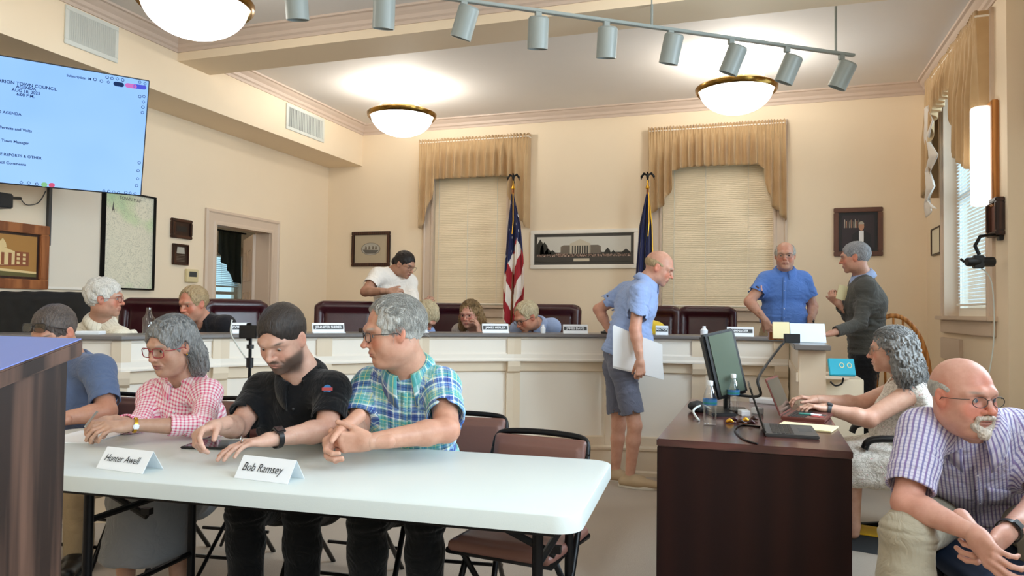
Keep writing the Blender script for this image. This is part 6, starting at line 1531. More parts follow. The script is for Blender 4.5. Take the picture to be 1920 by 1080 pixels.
# ---------------------------------------------------------------- phone on a tripod stand
q = at(468, 700, 3.75); root = thing('phone_tripod', 'thin black tripod holding a phone between the table and the dais', 'tripod', (q[0], q[1], 0)); pz = lambda py: at(468, py, 3.75)[2]
MB().tube([(q[0], q[1], .25), (q[0], q[1], pz(622))], .0085, 10).build('pole', MAT['black_metal'], root, smooth='auto')
for y_, hh in ((680, .05), (650, .02), (795, .05)): MB().tube([(q[0], q[1], pz(y_) - hh / 2), (q[0], q[1], pz(y_) + hh / 2)], .018, 12).build('clamp_knob', MAT['black_plastic'], root, smooth='auto')
for i in range(3): a = .5 + i * 2.094; MB().tube([(q[0], q[1], .42), (q[0] + .36 * math.cos(a), q[1] + .36 * math.sin(a), .01)], .009, 8).build('leg', MAT['black_metal'], root)
ph = thing('mobile_phone', 'black phone clamped sideways on top of the tripod', 'phone', (q[0], q[1], pz(622))); Mp = np.stack([CAMR[:, 0], V(0, 0, 1), np.cross(CAMR[:, 0], V(0, 0, 1))], 1); MB().box((-.045, -.033, -.005), (.045, .033, .005), Mp, V(q[0], q[1] - .02, pz(622))).build('phone_body', MAT['black_plastic'], ph, bevel=.004); MB().box((-.012, -.045, -.02), (.012, .045, -.006), Mp, V(q[0], q[1] - .02, pz(622))).build('phone_clamp', MAT['black_metal'], root, bevel=.003)
cb = [at(435, 600, 3.9), at(433, 625, 3.85), at(445, 648, 3.8), at(461, 672, 3.75)]; tag(MB().tube(catmull(cb, 8), .004, 6).build('charging_cable', MAT['white_plastic'], None, smooth=True), 'thin white cable looping to the phone tripod', 'cable')
# ---------------------------------------------------------------- mahogany desk at the right
DX0, DX1, DY0, DY1, DZ = -.437, .346, 3.27, 4.86, .75
root = thing('office_desk', 'dark reddish mahogany desk seen from its plain end', 'desk', ((DX0 + DX1) / 2, (DY0 + DY1) / 2, 0))
MB().box((DX0, DY0, DZ - .032), (DX1, DY1, DZ)).build('desk_top', MAT['mahogany_top'], root, bevel=.004)
MB().box((DX0 + .002, DY0 + .006, 0), (DX1 - .004, DY0 + .031, DZ - .034)).build('end_panel', MAT['mahogany'], root, bevel=.002); MB().box((DX0 + .002, DY1 - .031, 0), (DX1 - .004, DY1 - .006, DZ - .034)).build('end_panel', MAT['mahogany'], root, bevel=.002); MB().box((DX0 + .01, DY0 + .031, .2), (DX0 + .03, DY1 - .031, DZ - .034)).build('modesty_panel', MAT['mahogany'], root)
def dk(px, py, z=0): p = onz(px, py, DZ + z); return p
simple('laptop_grey', '4c4f52', .4, .4); simple('rose_metal', '8a5650', .38, .7); simple('key_black', '1a1b1d', .5); simple('screen_black', '1c211f', .08, spec=.7); simple('screen_green', '5d6a5e', .12, spec=.7)
def laptop(c, rz, ang, w, d, lid_m, body_m, name, label, scr_m='screen_black'):
    """c: middle of the hinge on the desk; screen faces local -y side of the base"""
    Rz = rotz(rz); root = thing(name, label, 'laptop', tuple(c))
    MB().box((-w / 2, -d, 0), (w / 2, 0, .016), Rz, c).build('keyboard_base', MAT[body_m], root, bevel=.004)
    for r_ in range(5):
        for k_ in range(13): MB().box((-w * .44 + k_ * w * .068, -d * .20 - r_ * d * .085, .0155), (-w * .44 + k_ * w * .068 + w * .056, -d * .20 - r_ * d * .085 + d * .068, .018), Rz, c).build('key', MAT['key_black'], root)
    MB().box((-w * .15, -d * .92, .0158), (w * .15, -d * .66, .0165), Rz, c).build('touchpad', MAT['dark_grey'], root)
    Rl_ = Rz @ rotx(-math.radians(ang - 90)); h_ = d * .96; c2 = c + Rz @ V(0, .002, .014)
    lid = MB().box((-w / 2, -.003, 0), (w / 2, .004, h_), Rl_, c2).build('lid', MAT[lid_m], root, bevel=.003); MB().box((-w / 2 + .01, -.0042, .012), (w / 2 - .01, -.003, h_ - .012), Rl_, c2).build('screen', MAT[scr_m], lid)
    MB().tube([c + Rz @ V(-w * .35, 0, .012), c + Rz @ V(w * .35, 0, .012)], .007, 10).build('hinge', MAT['black_plastic'], root)
    return root
hA = dk(1438, 828); hB = dk(1428, 792); hc = (hA + hB) / 2; laptop(hc, math.atan2(*(hB - hA)[1::-1]) + math.radians(0), 108, .33, .225, 'black_plastic', 'laptop_grey', 'black_laptop', 'open black laptop at the near corner of the desk, keyboard to the right')
hA = dk(1500, 786); hc = hA + V(0, .12, 0); laptop(dk(1475, 782) + V(0, .05, 0), math.radians(78), 112, .31, .215, 'rose_metal', 'rose_metal', 'rose_laptop', 'rose metal laptop seen from behind, used by the curly grey-haired woman')
# monitor leaning on its stand
mc = at(1362, 682, 4.12); root = thing('monitor', 'dark monitor turned sideways at the far end of the desk', 'monitor', tuple(mc)); Mm = rotz(math.radians(34)) @ rotx(-.10) @ roty(-.20)
MB().box((-.105, .0, -.185), (.100, .055, .185), Mm, mc).build('monitor_shell', MAT['black_plastic'], root, bevel=.012); MB().box((-.075, -.004, -.165), (.078, .001, .170), Mm, mc).build('screen', MAT['screen_green'], root, bevel=.001)
MB().box((mc[0] - .10, mc[1] - .03, DZ), (mc[0] + .10, mc[1] + .15, DZ + .015)).build('stand_foot', MAT['black_plastic'], root, bevel=.004); MB().tube([(mc[0], mc[1] + .07, DZ + .01), (mc[0], mc[1] + .06, mc[2] - .08)], .02, 10).build('stand_neck', MAT['black_plastic'], root)
cpts = [at(1378, 740, 4.1), at(1424, 742, 4.0), at(1421, 712, 4.05), at(1440, 680, 4.3), at(1470, 642, 4.6), at(1485, 634, 4.9)]; tag(MB().tube(catmull(cpts, 8), .008, 8).build('thick_cable', MAT['black_plastic'], None, smooth=True), 'thick dark cable arching from the desk up to the end counter', 'cable')
# bottles
glass_mat('water_clear', (.97, .99, 1), .45, .05); simple('bottle_cap', 'e8ecee', .4); simple('label_blue', '3f79b0', .4); simple('label_teal', '2c8a80', .4)
def bottle(px, py, label, s=1.0):
    c = dk(px, py); root = thing('water_bottle', label, 'bottle', tuple(c), 'ribbed water bottles on the desk')
    pr = [(.001, 0), (.028, 0), (.032, .008)]
    for i in range(5): z = .012 + i * .014; pr += [(.032, z), (.0295, z + .007)]
    pr += [(.032, .085), (.0325, .128), (.031, .140), (.024, .165), (.014, .186), (.0125, .196)]
    MB().lathe([(r_ * s, z * s) for r_, z in pr], c, 28).build('bottle_body', MAT['water_clear'], root, smooth=True)
    MB().lathe([(.0334 * s, .100 * s), (.0336 * s, .128 * s)], c, 28).build('bottle_label', MAT['label_blue'], root, smooth=True); MB().lathe([(.0337 * s, .106 * s), (.0339 * s, .114 * s)], c, 28).build('label_band', MAT['label_teal'], root, smooth=True)
    MB().lathe([(.0145 * s, .192 * s), (.0145 * s, .212 * s), (.013 * s, .214 * s), (.001, .214 * s)], c, 20).build('cap', MAT['bottle_cap'], root, smooth='auto')
bottle(1331, 798, 'clear ribbed water bottle nearest the left edge of the desk', 1.02); bottle(1375, 774, 'clear ribbed water bottle farther back, in front of the monitor', 1.0)
# desk clutter
def dbox(name, px, py, w_, d_, h_, rz, m, label, cat, z=0): c = dk(px, py); o = MB().box((-w_ / 2, -d_ / 2, 0), (w_ / 2, d_ / 2, h_), rotz(rz), c + V(0, 0, z)).build(name, MAT[m], None, bevel=min(.004, h_ * .3)); return tag(o, label, cat)
dbox('legal_pad', 1512, 802, .20, .26, .008, 1.32, 'paper_yellow', 'pale yellow writing pad behind the black laptop', 'notepad'); dbox('keyboard', 1345, 775, .13, .26, .018, .35, 'black_plastic', 'black keyboard by the water bottles', 'keyboard')
dbox('white_booklet', 1440, 756, .20, .10, .03, -.4, 'paper', 'white booklet behind the two laptops', 'booklet'); dbox('card_box', 1395, 779, .05, .07, .03, .3, 'paper', 'white card box beside the rear bottle', 'box'); dbox('ribbon_roll', 1420, 776, .05, .05, .035, .9, 'paper', 'small white roll by the laptop screens', 'roll')
rnd = random.Random(5)
for i, (px, py) in enumerate([(1368, 794), (1377, 791), (1388, 795), (1398, 792), (1408, 796), (1414, 789)]):
    c = dk(px, py); s = SDF(); s.chain([c + V(-.012, 0, .009), c + V(.0, .006, .014), c + V(.014, .002, .009)], [.008, .011, .007], .006); o = sdf_obj('sweet', s, MAT[('gold', 'leather', 'dark_wood')[i % 3]], None, .003); tag(o, ('gold wrapped sweet', 'dark red wrapped sweet', 'brown wrapped sweet')[i % 3] + (' in the near half' if i < 3 else ' in the far half') + ' of the little row on the desk', 'sweet', 'wrapped sweets on the desk')
c = dk(1512, 790); root = thing('paper_packets', 'patterned paper packets by the typing hands', 'packet', tuple(c)); simple('packet_red', 'b04848', .5)
for i, (dx, dy, m_) in enumerate([(0, .10, 'paper'), (.03, .06, 'label_blue'), (.05, .12, 'paper'), (.08, .09, 'packet_red'), (.07, .15, 'paper'), (.02, .15, 'label_teal')]): MB().box((-.022, -.03, 0), (.022, .03, .012), rotz(.3 * i), c + V(dx - .02, dy, .002 * i)).build('packet', MAT[m_], root, bevel=.002)
tag(MB().tube(catmull([dk(1310, 788, .005), dk(1300, 770, .03), dk(1318, 760, .035), dk(1336, 770, .006)], 8), .006, 8).build('white_cable', MAT['white_plastic'], None, smooth=True), 'white curled cable left of the near bottle', 'cable')
tag(MB().tube(catmull([dk(1420, 832, .004), dk(1392, 822, .004), dk(1378, 806, .004), dk(1392, 797, .004), dk(1425, 800, .004)], 8), .004, 8).build('black_cable', MAT['black_plastic'], None, smooth=True), 'thin black cable looping beside the black laptop', 'cable')
c = dk(1305, 772); s = SDF(); s.ell(c + V(0, .02, .03), V(.045, .04, .03)); s.ell(c + V(.03, -.02, .02), V(.03, .025, .02)); tag(sdf_obj('headset', s, MAT['rubber'], None, .004, folds(.008, 3, 60)), 'dark bundled headset at the far left corner of the desk', 'headset'); 
# ---------------------------------------------------------------- chairs at the right
root = thing('windsor_chair', 'light oak windsor chair with a hooped spindle back behind the curly grey-haired woman', 'chair', (1.13, 6.2, .15))
wc = at(1676, 640, 6.0); ox, oy = wc[0], wc[1]; ztop = at(1690, 592, 6.0)[2]; zs = .60; hoop = [(ox + .27 * math.cos(a), oy + .02, zs + (ztop - zs) * max(0, math.sin(a)) ** .8) for a in np.linspace(0, math.pi, 24)]
MB().tube(hoop, .019, 8).build('back_hoop', MAT['oak'], root, smooth=True)
for i in range(7): x = -.21 + .07 * i; MB().tube([(ox + x * .85, oy, zs), (ox + x, oy + .02, zs + (ztop - zs) * math.sqrt(max(0, 1 - (x / .27) ** 2)) ** .8)], .009, 8).build('spindle', MAT['oak'], root, smooth=True)
s = SDF(); s.box((ox, oy - .2, zs - .01), (.24, .22, .025), .02); sdf_obj('seat', s, MAT['oak'], root, .008)
for x in (-1, 1):
    for y in (-1, 1): MB().tube([(ox + x * .16, oy - .2 + y * .14, zs - .02), (ox + x * .23, oy - .2 + y * .2, .15)], .018, 8).build('leg', MAT['oak'], root, smooth=True)
# the typist's office chair
tq = at(1704, 850, 4.28); tx, ty = tq[0], tq[1]
root = thing('task_chair', 'black armchair under the curly grey-haired woman', 'chair', (tx, ty, 0))
s = SDF(); s.box((tx - .03, ty, .39), (.25, .25, .045), .04); sdf_obj('seat', s, MAT['leather_black'], root, .008); s = SDF(); s.box((tx + .23, ty, .68), (.035, .22, .20), .035, roty(.12)); sdf_obj('backrest', s, MAT['leather_black'], root, .008)
for y in (ty - .30, ty + .30): MB().tube(catmull([(tx + .12, y, .40), (tx + .14, y, .58), (tx + .02, y, .62), (tx - .22, y, .615), (tx - .27, y, .56)], 5), .020, 8).build('armrest', MAT['black_plastic'], root, smooth=True)
MB().tube([(tx, ty, .10), (tx, ty, .36)], .03, 10).build('post', MAT['black_metal'], root); mb = MB()
for i in range(5): a = i * 1.2566 + .3; mb.tube([(tx, ty, .10), (tx + .27 * math.cos(a), ty + .27 * math.sin(a), .035)], .02, 8)
mb.build('base', MAT['black_metal'], root)
# navy folding chair under the man at the right
root = thing('navy_chair', 'navy cushioned folding chair under the man in the checked shirt', 'chair', (.82, 3.02, 0)); Rc = rotz(math.radians(14)); cO = V(.80, 3.0, 0)
Q = lambda x, y, z: cO + Rc @ V(x, y, z)
s = SDF(); s.box(Q(0, -.05, .44), (.235, .23, .03), .028, Rc); s.box(Q(0, -.05, .455), (.20, .20, .03), .028, Rc, .02); sdf_obj('seat', s, MAT['vinyl_navy'], root, .006)
s = SDF(); s.box(Q(-.02, .22, .66), (.23, .025, .12), .024, Rc @ rotx(-.2)); sdf_obj('backrest', s, MAT['vinyl_navy'], root, .006)
for x in (-1, 1):
    MB().tube([Q(x * .235, -.30, 0), Q(x * .225, .0, .42), Q(x * .22, .24, .78)], .013, 8).build('frame_leg', MAT['black_metal'], root); MB().tube([Q(x * .20, .28, 0), Q(x * .20, -.20, .42)], .012, 8).build('rear_leg', MAT['black_metal'], root)
MB().tube([Q(-.235, -.25, .08), Q(.235, -.25, .08)], .009, 6).build('crossbar', MAT['black_metal'], root)
root = thing('black_bag', 'black bag with grey straps on the floor between the seated man\'s feet', 'bag', (.62, 2.95, 0)); c = at(1800, 1085, 2.95); s = SDF(); s.box((c[0], c[1], .17), (.12, .08, .17), .04); sdf_obj('bag_body', s, MAT['jacket_black'], root, .006, folds(.008, 7, 14))
for dx in (-.02, .03): MB().tube(catmull([(c[0] + dx, c[1] - .05, .32), (c[0] + dx - .01, c[1] - .03, .44), (c[0] + dx, c[1], .50)], 5), .008, 6).build('strap', MAT['laptop_grey'], root, smooth=True)
# ---------------------------------------------------------------- cloth patterns
def pat(name, f, rough=.85):
    n = NT(name); uv, x, y = uvxy(n); n.base(f(n, uv, x, y), rough, 0, .2, .15); weave(n, .2); return n.m
def plaid(n, uv, x, y):
    c = lin('b9d9de'); P_ = .105
    def layer(c, a, start, w, col, o=.62, p=P_): return n.mix(n.math('MULTIPLY', band(n, a, p, start, w, .012), o), c, lin(col))
    for a in (x, y):
        c = layer(c, a, .0, .22, '1f9a9c', .62); c = layer(c, a, .30, .20, '1d3f9e', .70); c = layer(c, a, .60, .13, '2558b8', .60); c = layer(c, a, .88, .09, '2f8f86', .5)
    for a in (x, y):
        for s_, col in ((.10, 'd9dc8a'), (.27, 'f2f6f6'), (.40, '14246e'), (.54, 'f4f8f8'), (.66, '9fd0e0'), (.80, 'e6e39a')): c = layer(c, a, s_, .018, col, .8)
    return c
pat('plaid', plaid)
def gingham(n, uv, x, y):
    a = band(n, x, .016, 0, .42, .08); b = band(n, y, .016, 0, .42, .08); f = n.math('MULTIPLY', n.math('ADD', a, b), .5); v = n.noise(uv, 9, 2)
    return n.mix(f, lin('f3e6ea'), n.mix(v, lin('cf2f74'), lin('e0708c')))
pat('gingham', gingham)
def check(n, uv, x, y):
    a = band(n, x, .0125, 0, .38, .10); a2 = band(n, x, .025, .55, .16, .08); b = band(n, y, .0125, 0, .30, .10)
    c = n.mix(n.math('MULTIPLY', a, .75), lin('d3cfe0'), lin('565294')); c = n.mix(n.math('MULTIPLY', b, .30), c, lin('6a64a8')); return n.mix(n.math('MULTIPLY', a2, .5), c, lin('8a6a9c'))
pat('check', check)
pat('cream_stripe', lambda n, uv, x, y: n.mix(n.math('MULTIPLY', band(n, x, .022, 0, .12, .06), .5), lin('e9e2cf'), lin('a79e86')))
pat('beige_stripe', lambda n, uv, x, y: n.mix(n.math('MULTIPLY', band(n, x, .018, 0, .3, .1), .5), lin('b9aea6'), lin('8e8580')))
def floral(n, uv, x, y):
    co = n.coord(); v = n.n('TexVoronoi'); v.inputs['Scale'].default_value = 26; n.l(co, v.inputs[0]); f = n.noise(co, 40, 3, .7, 1.5)
    c = n.ramp(f, [(.40, lin('e9e2d8')), (.50, lin('b9b0a2')), (.56, lin('ece4dc')), (.66, lin('c9645e'))], 'CONSTANT'); return c
pat('floral', floral)
for nm_, c_ in dict(polo_black='08090d', slate_shirt='5a6c8e', charcoal_shirt='1c1b20', white_blouse='f0e8de', light_blue='93a9d6', pale_blue='9fb2d8', mid_blue='5b82cc', suit_grey='4c4c49', suit_trousers='17171a', khaki='a8977a', khaki_light='a59c88', black_trousers='08090b', grey_skirt='77787a', shorts_grey='65697a', yellow_shirt='e8c840', red_trim='d2453c').items(): cloth(nm_, c_)
for nm_, a_, b_ in (('hair_white', 'a39f97', 'efece4'), ('hair_grey', '77756f', 'c9c6bf'), ('hair_dark', '15110f', '3b322d'), ('hair_brown_grey', '2c2624', '6b605a'), ('hair_sandy', '7c6648', 'c3ab84'), ('hair_blond', '8d7a5c', 'd8c9a6'), ('hair_curly', '5c452c', 'a98a5e'), ('hair_grey_dark', '4c4c4c', '9a9a98'), ('hair_black', '0a0808', '241c1a'), ('beard_white', 'a59788', 'e0d6ca'), ('hair_steel', '55555a', 'a5a8ad')): hair_mat(nm_, a_, b_)
simple('red_frame', '8e2230', .25); simple('dark_frame', '1c1a1c', .3); simple('wire_frame', '6b6258', .25, .9); simple('leather_belt', '2a1c14', .4); simple('shoe_tan', 'b39c7c', .7); simple('sole_white', 'e6e0d4', .6); simple('shoe_black', '121214', .35); simple('ribbon_pink', 'f0b8a8', .6)
A = at
def yaw(px, rho): return rho - 18.7 + math.degrees(math.atan((px - 960) / FPX))
def fd(px, rho): a = math.radians(yaw(px, rho)); return V(-math.sin(a), -math.cos(a), 0)
def hd(px, rho, pitch=0, roll=0, **k): k['R'] = head_frame(yaw(px, rho), pitch, roll); return k
cxw = CAMR[:, 0]; cfw = unit(V(CAMR[0, 2], CAMR[1, 2], 0)); UP = V(0, 0, 1)      # view right, view forward (level), up
SK = (.56, .31, .215); SK2 = (.60, .37, .28); SKT = (.46, .25, .165)
gl = lambda m, w=.026, h=.019, shape='rect', thick=.0013: dict(m=MAT[m], lens_m=MAT['lens'], w=w, h=h, shape=shape, thick=thick)
def legs(P, hl, hr, kl, kr, al, ar): return dict(HL=hl, HR=hr, KL=kl, KR=kr, AL=al, AR=ar)
# --- the man in plaid, hands clasped on the table
def ex_plaid(root, J, O, R, sc): strands(O, R, sc, 1500, MAT['hair_grey'], root, 4, .040, .003, rad=.0012, zlo=-.0, front=.035, spread=.2, grow=1.02, zcut=.14, drop=.5)
def seated_legs(P, Fv, spread=.11, knee=.44, kz=.50, az=.09, out=.0, back=.04):
    Fv = unit(V(Fv[0], Fv[1], 0)); lat = unit(np.cross(Fv, UP)) * -1; P = V(*P); d = {}
    for s_, a in ((1, 'L'), (-1, 'R')):
        h = P + lat * s_ * .095 - UP * .03; k = V(h[0], h[1], kz) + Fv * knee + lat * s_ * (spread - .095 + out); d['H' + a] = h; d['K' + a] = k; d['A' + a] = V(k[0], k[1], az) - Fv * back
    return d
F4 = fd(740, 12); P4 = A(782, 925, 3.22)
WL = A(694, 828, 2.60); WR = A(650, 800, 2.66)
def feet(root, J, m='shoe_black', s='rubber'):
    for a in 'LR':
        K = 'A' + a
        if K in J: shoe(root, J[K], J['F'], MAT[m], MAT[s])
make_person('grey-haired man in a teal and blue plaid shirt, hands clasped on the white table',
    dict(P=P4, N=A(772, 706, 3.03), SL=A(830, 738, 2.97), SR=A(694, 735, 3.12), F=F4, EL=A(838, 806, 2.76), WL=WL, ER=A(668, 806, 2.98), WR=WR, O=A(737, 622, 2.92), **seated_legs(P4, F4)),
    hd(738, 76, 9, sc=1.10, fat=.5, hair='receding', hair_m='hair_grey', thick=.9, seed=4, glasses=gl('dark_frame', .025, .016, thick=.0015), brow=(.40, .34, .30), red=.5, nose=1.2, jaw=1.06, iris='iris_blue'),
    SK, shirt=dict(m='plaid', frac=.72, hem=-.06, collar=dict(open_=.30, point=.085, h=.040), placket=1, buttons=(5, 'paper'), pocket=(.085,), sl=.022, fold=.008, neck=.072),
    trousers=dict(m='black_trousers'), torso=dict(belly=.045, wide=1.10, chest=1.08), neck_r=.064, vox=.0042,
    hands=[dict(W=WL, d=-cxw * 1.0 - cfw * .25 + UP * .02, n=cfw * .9 - cxw * .3, side=-1, curl=(.75, .8, .85, .9), thumb=(.55, .1), sc=1.06),
           dict(W=A(650, 801, 2.64), d=-cfw * .55 - cxw * .45 - UP * .45, n=cxw * .8 - cfw * .3 - UP * .3, side=1, curl=(.75, .8, .8, .8), thumb=(.5, .3), sc=1.06)], arm_fat=1.12, extra=lambda r, J, *a: (feet(r, J), ex_plaid(r, J, *a)))
# --- the bearded man in black
F3 = fd(555, 14); P3 = A(565, 925, 3.32); WL = A(512, 823, 2.70); WR = A(404, 800, 2.74)
def ex_polo(root, J, O, R, sc):
    feet(root, J); strap(lerp(J['WL'], J['EL'], .07), J['EL'] - J['WL'], .034, MAT['black_plastic'], root, dial=.019, face_n=UP * .8 - cfw * .6, dial_m=MAT['glass_dark'])
    sh = [c for c in root.children if c.name.startswith('shirt')][0]; c = A(570, 748, 2.6); h = hit(sh, c, cfw * 1.0)
    if h is not None:
        q = h[0] - cfw * .004; M = np.stack([cxw, UP, -cfw], 1); MB().lathe([(.0001, .002), (.017, .002), (.017, 0)], q, 18, M).build('shirt_emblem', MAT['label_blue'], sh); MB().box((-.021, -.006, .0015), (.021, .006, .0035), M, q).build('emblem_band', MAT['packet_red'], sh); MB().box((-.009, -.026, 0), (.009, -.018, .002), M, q).build('emblem_tail', MAT['packet_red'], sh)
    MB().tube([J['WL'] + unit(A(430, 833, 2.6) - J['WL']) * .115 * 1 + V(0, .0, .012) + .011 * (cfw * math.cos(a) + UP * math.sin(a)) for a in np.linspace(0, 6.283, 14)[:-1]], .0018, 5, closed=True).build('ring', MAT['steel'], root, smooth=True)
make_person('man with a short dark beard and black polo shirt, bent over a tablet',
    dict(P=P3, N=A(572, 716, 3.10), SL=A(624, 744, 3.02), SR=A(492, 744, 3.17), F=F3, EL=A(612, 806, 2.88), WL=WL, ER=A(446, 800, 3.00), WR=WR, O=A(530, 634, 2.97), **seated_legs(P3, F3)),
    hd(530, 34, 27, sc=1.07, fat=.25, hair='crew', hair_m='hair_dark', brow=(.10, .07, .05), stubble=((.07, .05, .04), .93, -.040), red=.25, seed=2, gaze=(.0, -.6)),
    SK2, shirt=dict(m='polo_black', frac=.76, hem=-.05, collar=dict(open_=.38, point=.07), buttons=(3, 'dark_grey'), sl=.018, neck=.068, vneck=.09, fold=.006), trousers=dict(m='black_trousers'),
    torso=dict(belly=.02, wide=1.04, chest=1.06), neck_r=.062, vox=.0042,
    hands=[dict(W=WL, d=unit(A(425, 836, 2.60) - WL), n=-UP - cfw * .1, side=-1, curl=(.22, .25, .28, .30), thumb=(.5, .1), sc=1.03, spread=.06),
           dict(W=WR, d=unit(A(352, 806, 2.60) - WR) - UP * .15, n=-UP * .8 + cxw * .5, side=1, curl=(.55, .85, .95, 1.0), thumb=(.45, .45), sc=1.03)], arm_fat=1.05, extra=ex_polo)
# --- the grey-haired woman in pink gingham
F2 = fd(330, 20); P2 = A(352, 905, 3.62); WL = A(246, 797, 3.00); WR = A(202, 790, 3.06)
def ex_pink(root, J, O, R, sc):
    feet(root, J, 'grey_skirt'); strands(O, R, sc, 1200, MAT['hair_grey_dark'], root, 6, .11, .003, rad=.0013, front=.0, grow=1.03, drop=1.0, spread=.1, zcut=.14); strap(lerp(J['WL'], J['EL'], .05), J['EL'] - J['WL'], .0285, MAT['gold'], root, width=.012, dial=.011, face_n=-cfw, dial_m=MAT['paper'])
    a = A(182, 772, 2.98); b = A(160, 800, 2.9); p = tag(MB().tube([a, b], [.005, .0045], 8).build('pen', MAT['steel'], None), 'silver pen held upright by the woman writing', 'pen')
    for x in (-1,): c = O + R @ (V(x * .083, -.004, -.038) * sc); MB().lathe([(.0001, -.005), (.005, 0), (.0001, .005)], c, 10).build('earring', MAT['gold'], root, smooth=True)
    s = SDF(); lg = J
    q = [J['P'], lerp(J['HL'], J['KL'], .9), lerp(J['HR'], J['KR'], .9)]; s.cone(J['P'] - UP * .02, lerp(J['HL'], J['KL'], .85), .15, .10, .08); s.cone(J['P'] - UP * .02, lerp(J['HR'], J['KR'], .85), .15, .10, .08)
    m = lerp(J['KL'], J['KR'], .5); s.cone(m + UP * .0, V(m[0], m[1], .25), .16, .19, .06); s.clip(V(0, 0, .24), V(0, 0, -1)); s.clip(J['P'] + UP * .1, UP); sdf_obj('skirt', s, MAT['grey_skirt'], root, .006, folds(.016, 6, 9))
make_person('woman with shoulder-length grey hair, red glasses and a pink gingham blouse, writing',
    dict(P=P2, N=A(352, 728, 3.48), SL=A(390, 750, 3.38), SR=A(288, 752, 3.52), F=F2, EL=A(380, 800, 3.16), WL=WL, ER=A(262, 800, 3.32), WR=WR, O=A(320, 648, 3.36), **seated_legs(P2, F2, kz=.46)),
    hd(320, 48, 14, sc=1.05, fat=.45, hair='lob', hair_m='hair_grey_dark', glasses=gl('red_frame', .027, .020, thick=.0020), brow=(.35, .27, .22), lips=(.36, .12, .12), red=.35, open=.002, nose=.95, brow_r=.8, seed=6),
    (.50, .30, .21), shirt=dict(m='gingham', frac=1.50, hem=-.10, collar=dict(open_=.42, point=.07, h=.03), fold=.010, amp=.012, vneck=.10, neck=.066, name='blouse', buttons=(4, 'paper')),
    trousers=None, torso=dict(belly=.035, wide=1.04, chest=.98, bust=.03), neck_r=.054, vox=.0045,
    hands=[dict(W=WL, d=unit(A(190, 800, 2.92) - WL), n=-UP * .7 + cfw * .5, side=-1, curl=(.45, .5, .5, .5), thumb=(.45, .3), sc=.95), dict(W=WR, d=unit(A(150, 798, 2.88) - WR), n=-UP * .6 + cfw * .6, side=1, curl=(.7, .8, .8, .8), thumb=(.4, .5), sc=.92)], arm_fat=.92, extra=ex_pink)
# --- the man behind the lectern
F1 = fd(120, 16); P1 = A(150, 885, 4.02); WL = A(98, 788, 3.45)
def ex_shades(root, J, O, R, sc): glasses(O, R, sc, root, MAT['dark_frame'], MAT['lens_dark'], .028, .020, 'rect', .0018, up=.079, tilt=.55)
make_person('man in a slate blue shirt, sunglasses pushed up on dark hair, behind the lectern',
    dict(P=P1, N=A(142, 690, 3.85), SL=A(186, 702, 3.74), SR=A(85, 700, 3.95), F=F1, EL=A(200, 772, 3.60), WL=WL, ER=A(60, 770, 3.8), WR=A(40, 790, 3.6), O=A(102, 622, 3.74), **seated_legs(P1, F1)),
    hd(102, 42, 26, sc=1.06, fat=.4, hair='short', hair_m='hair_brown_grey', brow=(.18, .13, .10), red=.5, seed=8, thick=.8), SK,
    shirt=dict(m='slate_shirt', frac=.80, hem=-.05, collar=dict(open_=.35), sl=.02, neck=.068), trousers=dict(m='khaki'), torso=dict(belly=.05, wide=1.1, chest=1.08), arm_fat=1.1,
    hands=[dict(W=WL, d=-cxw - cfw * .2, n=-UP, side=-1, curl=(.3, .3, .3, .3), sc=1.0)], extra=lambda r, J, O, R, sc: (feet(r, J), ex_shades(r, J, O, R, sc)))
# --- behind the dais
def behind(label, px, o, n_, sl, sr, p, rho, hk, shirt, skin=SK, torso=None, arms=None, hands=None, extra=None, legs_=True, frho=None):
    n_, sl, sr = n_ + UP * .03, sl + UP * .045, sr + UP * .045; Fv = fd(px, rho if frho is None else frho); J = dict(P=p, N=n_, SL=sl, SR=sr, F=Fv, O=o); J.update(arms or dict(EL=lerp(sl, p, .62) + Fv * .10, WL=lerp(sl, p, .80) + Fv * .22, ER=lerp(sr, p, .62) + Fv * .08, WR=lerp(sr, p, .80) + Fv * .22))
    if legs_: J.update(seated_legs(p, Fv, kz=.62, az=.24, knee=.40))
    return make_person(label, J, hk, skin, shirt=shirt, trousers=dict(m='black_trousers') if legs_ else None, torso=torso, hands=hands, near=False, vox=.0062, extra=extra)
behind('white-haired man in a cream shirt and glasses, turned toward his neighbour at the dais', 190, A(197, 560, 4.92), A(186, 618, 5.0), A(228, 655, 4.92), A(150, 650, 5.04), A(186, 716, 5.15), -25,
    hd(197, -74, 0, sc=1.02, fat=.3, hair='fluffy', hair_m='hair_white', glasses=gl('red_frame'), brow=(.5, .45, .42), red=.9, iris='iris_blue', seed=3), dict(m='cream_stripe', frac=.7, collar=dict(open_=.4, point=.08), placket=1, vneck=.06), torso=dict(wide=1.02))
behind('sandy-haired man in a charcoal open-neck shirt listening at the dais', 380, A(362, 569, 5.60), A(384, 614, 5.70), A(424, 626, 5.64), A(348, 630, 5.80), A(388, 708, 5.9), 18,
    hd(362, 46, 12, sc=1.05, fat=.45, hair='receding', hair_m='hair_sandy', brow=(.42, .30, .2), red=1.0, seed=5, jaw=1.05), dict(m='charcoal_shirt', frac=.7, collar=dict(open_=.5, point=.07), vneck=.10), skin=(.60, .30, .2), torso=dict(wide=1.05, belly=.03))
WR = A(727, 546, 6.34); WL = A(790, 572, 6.45)
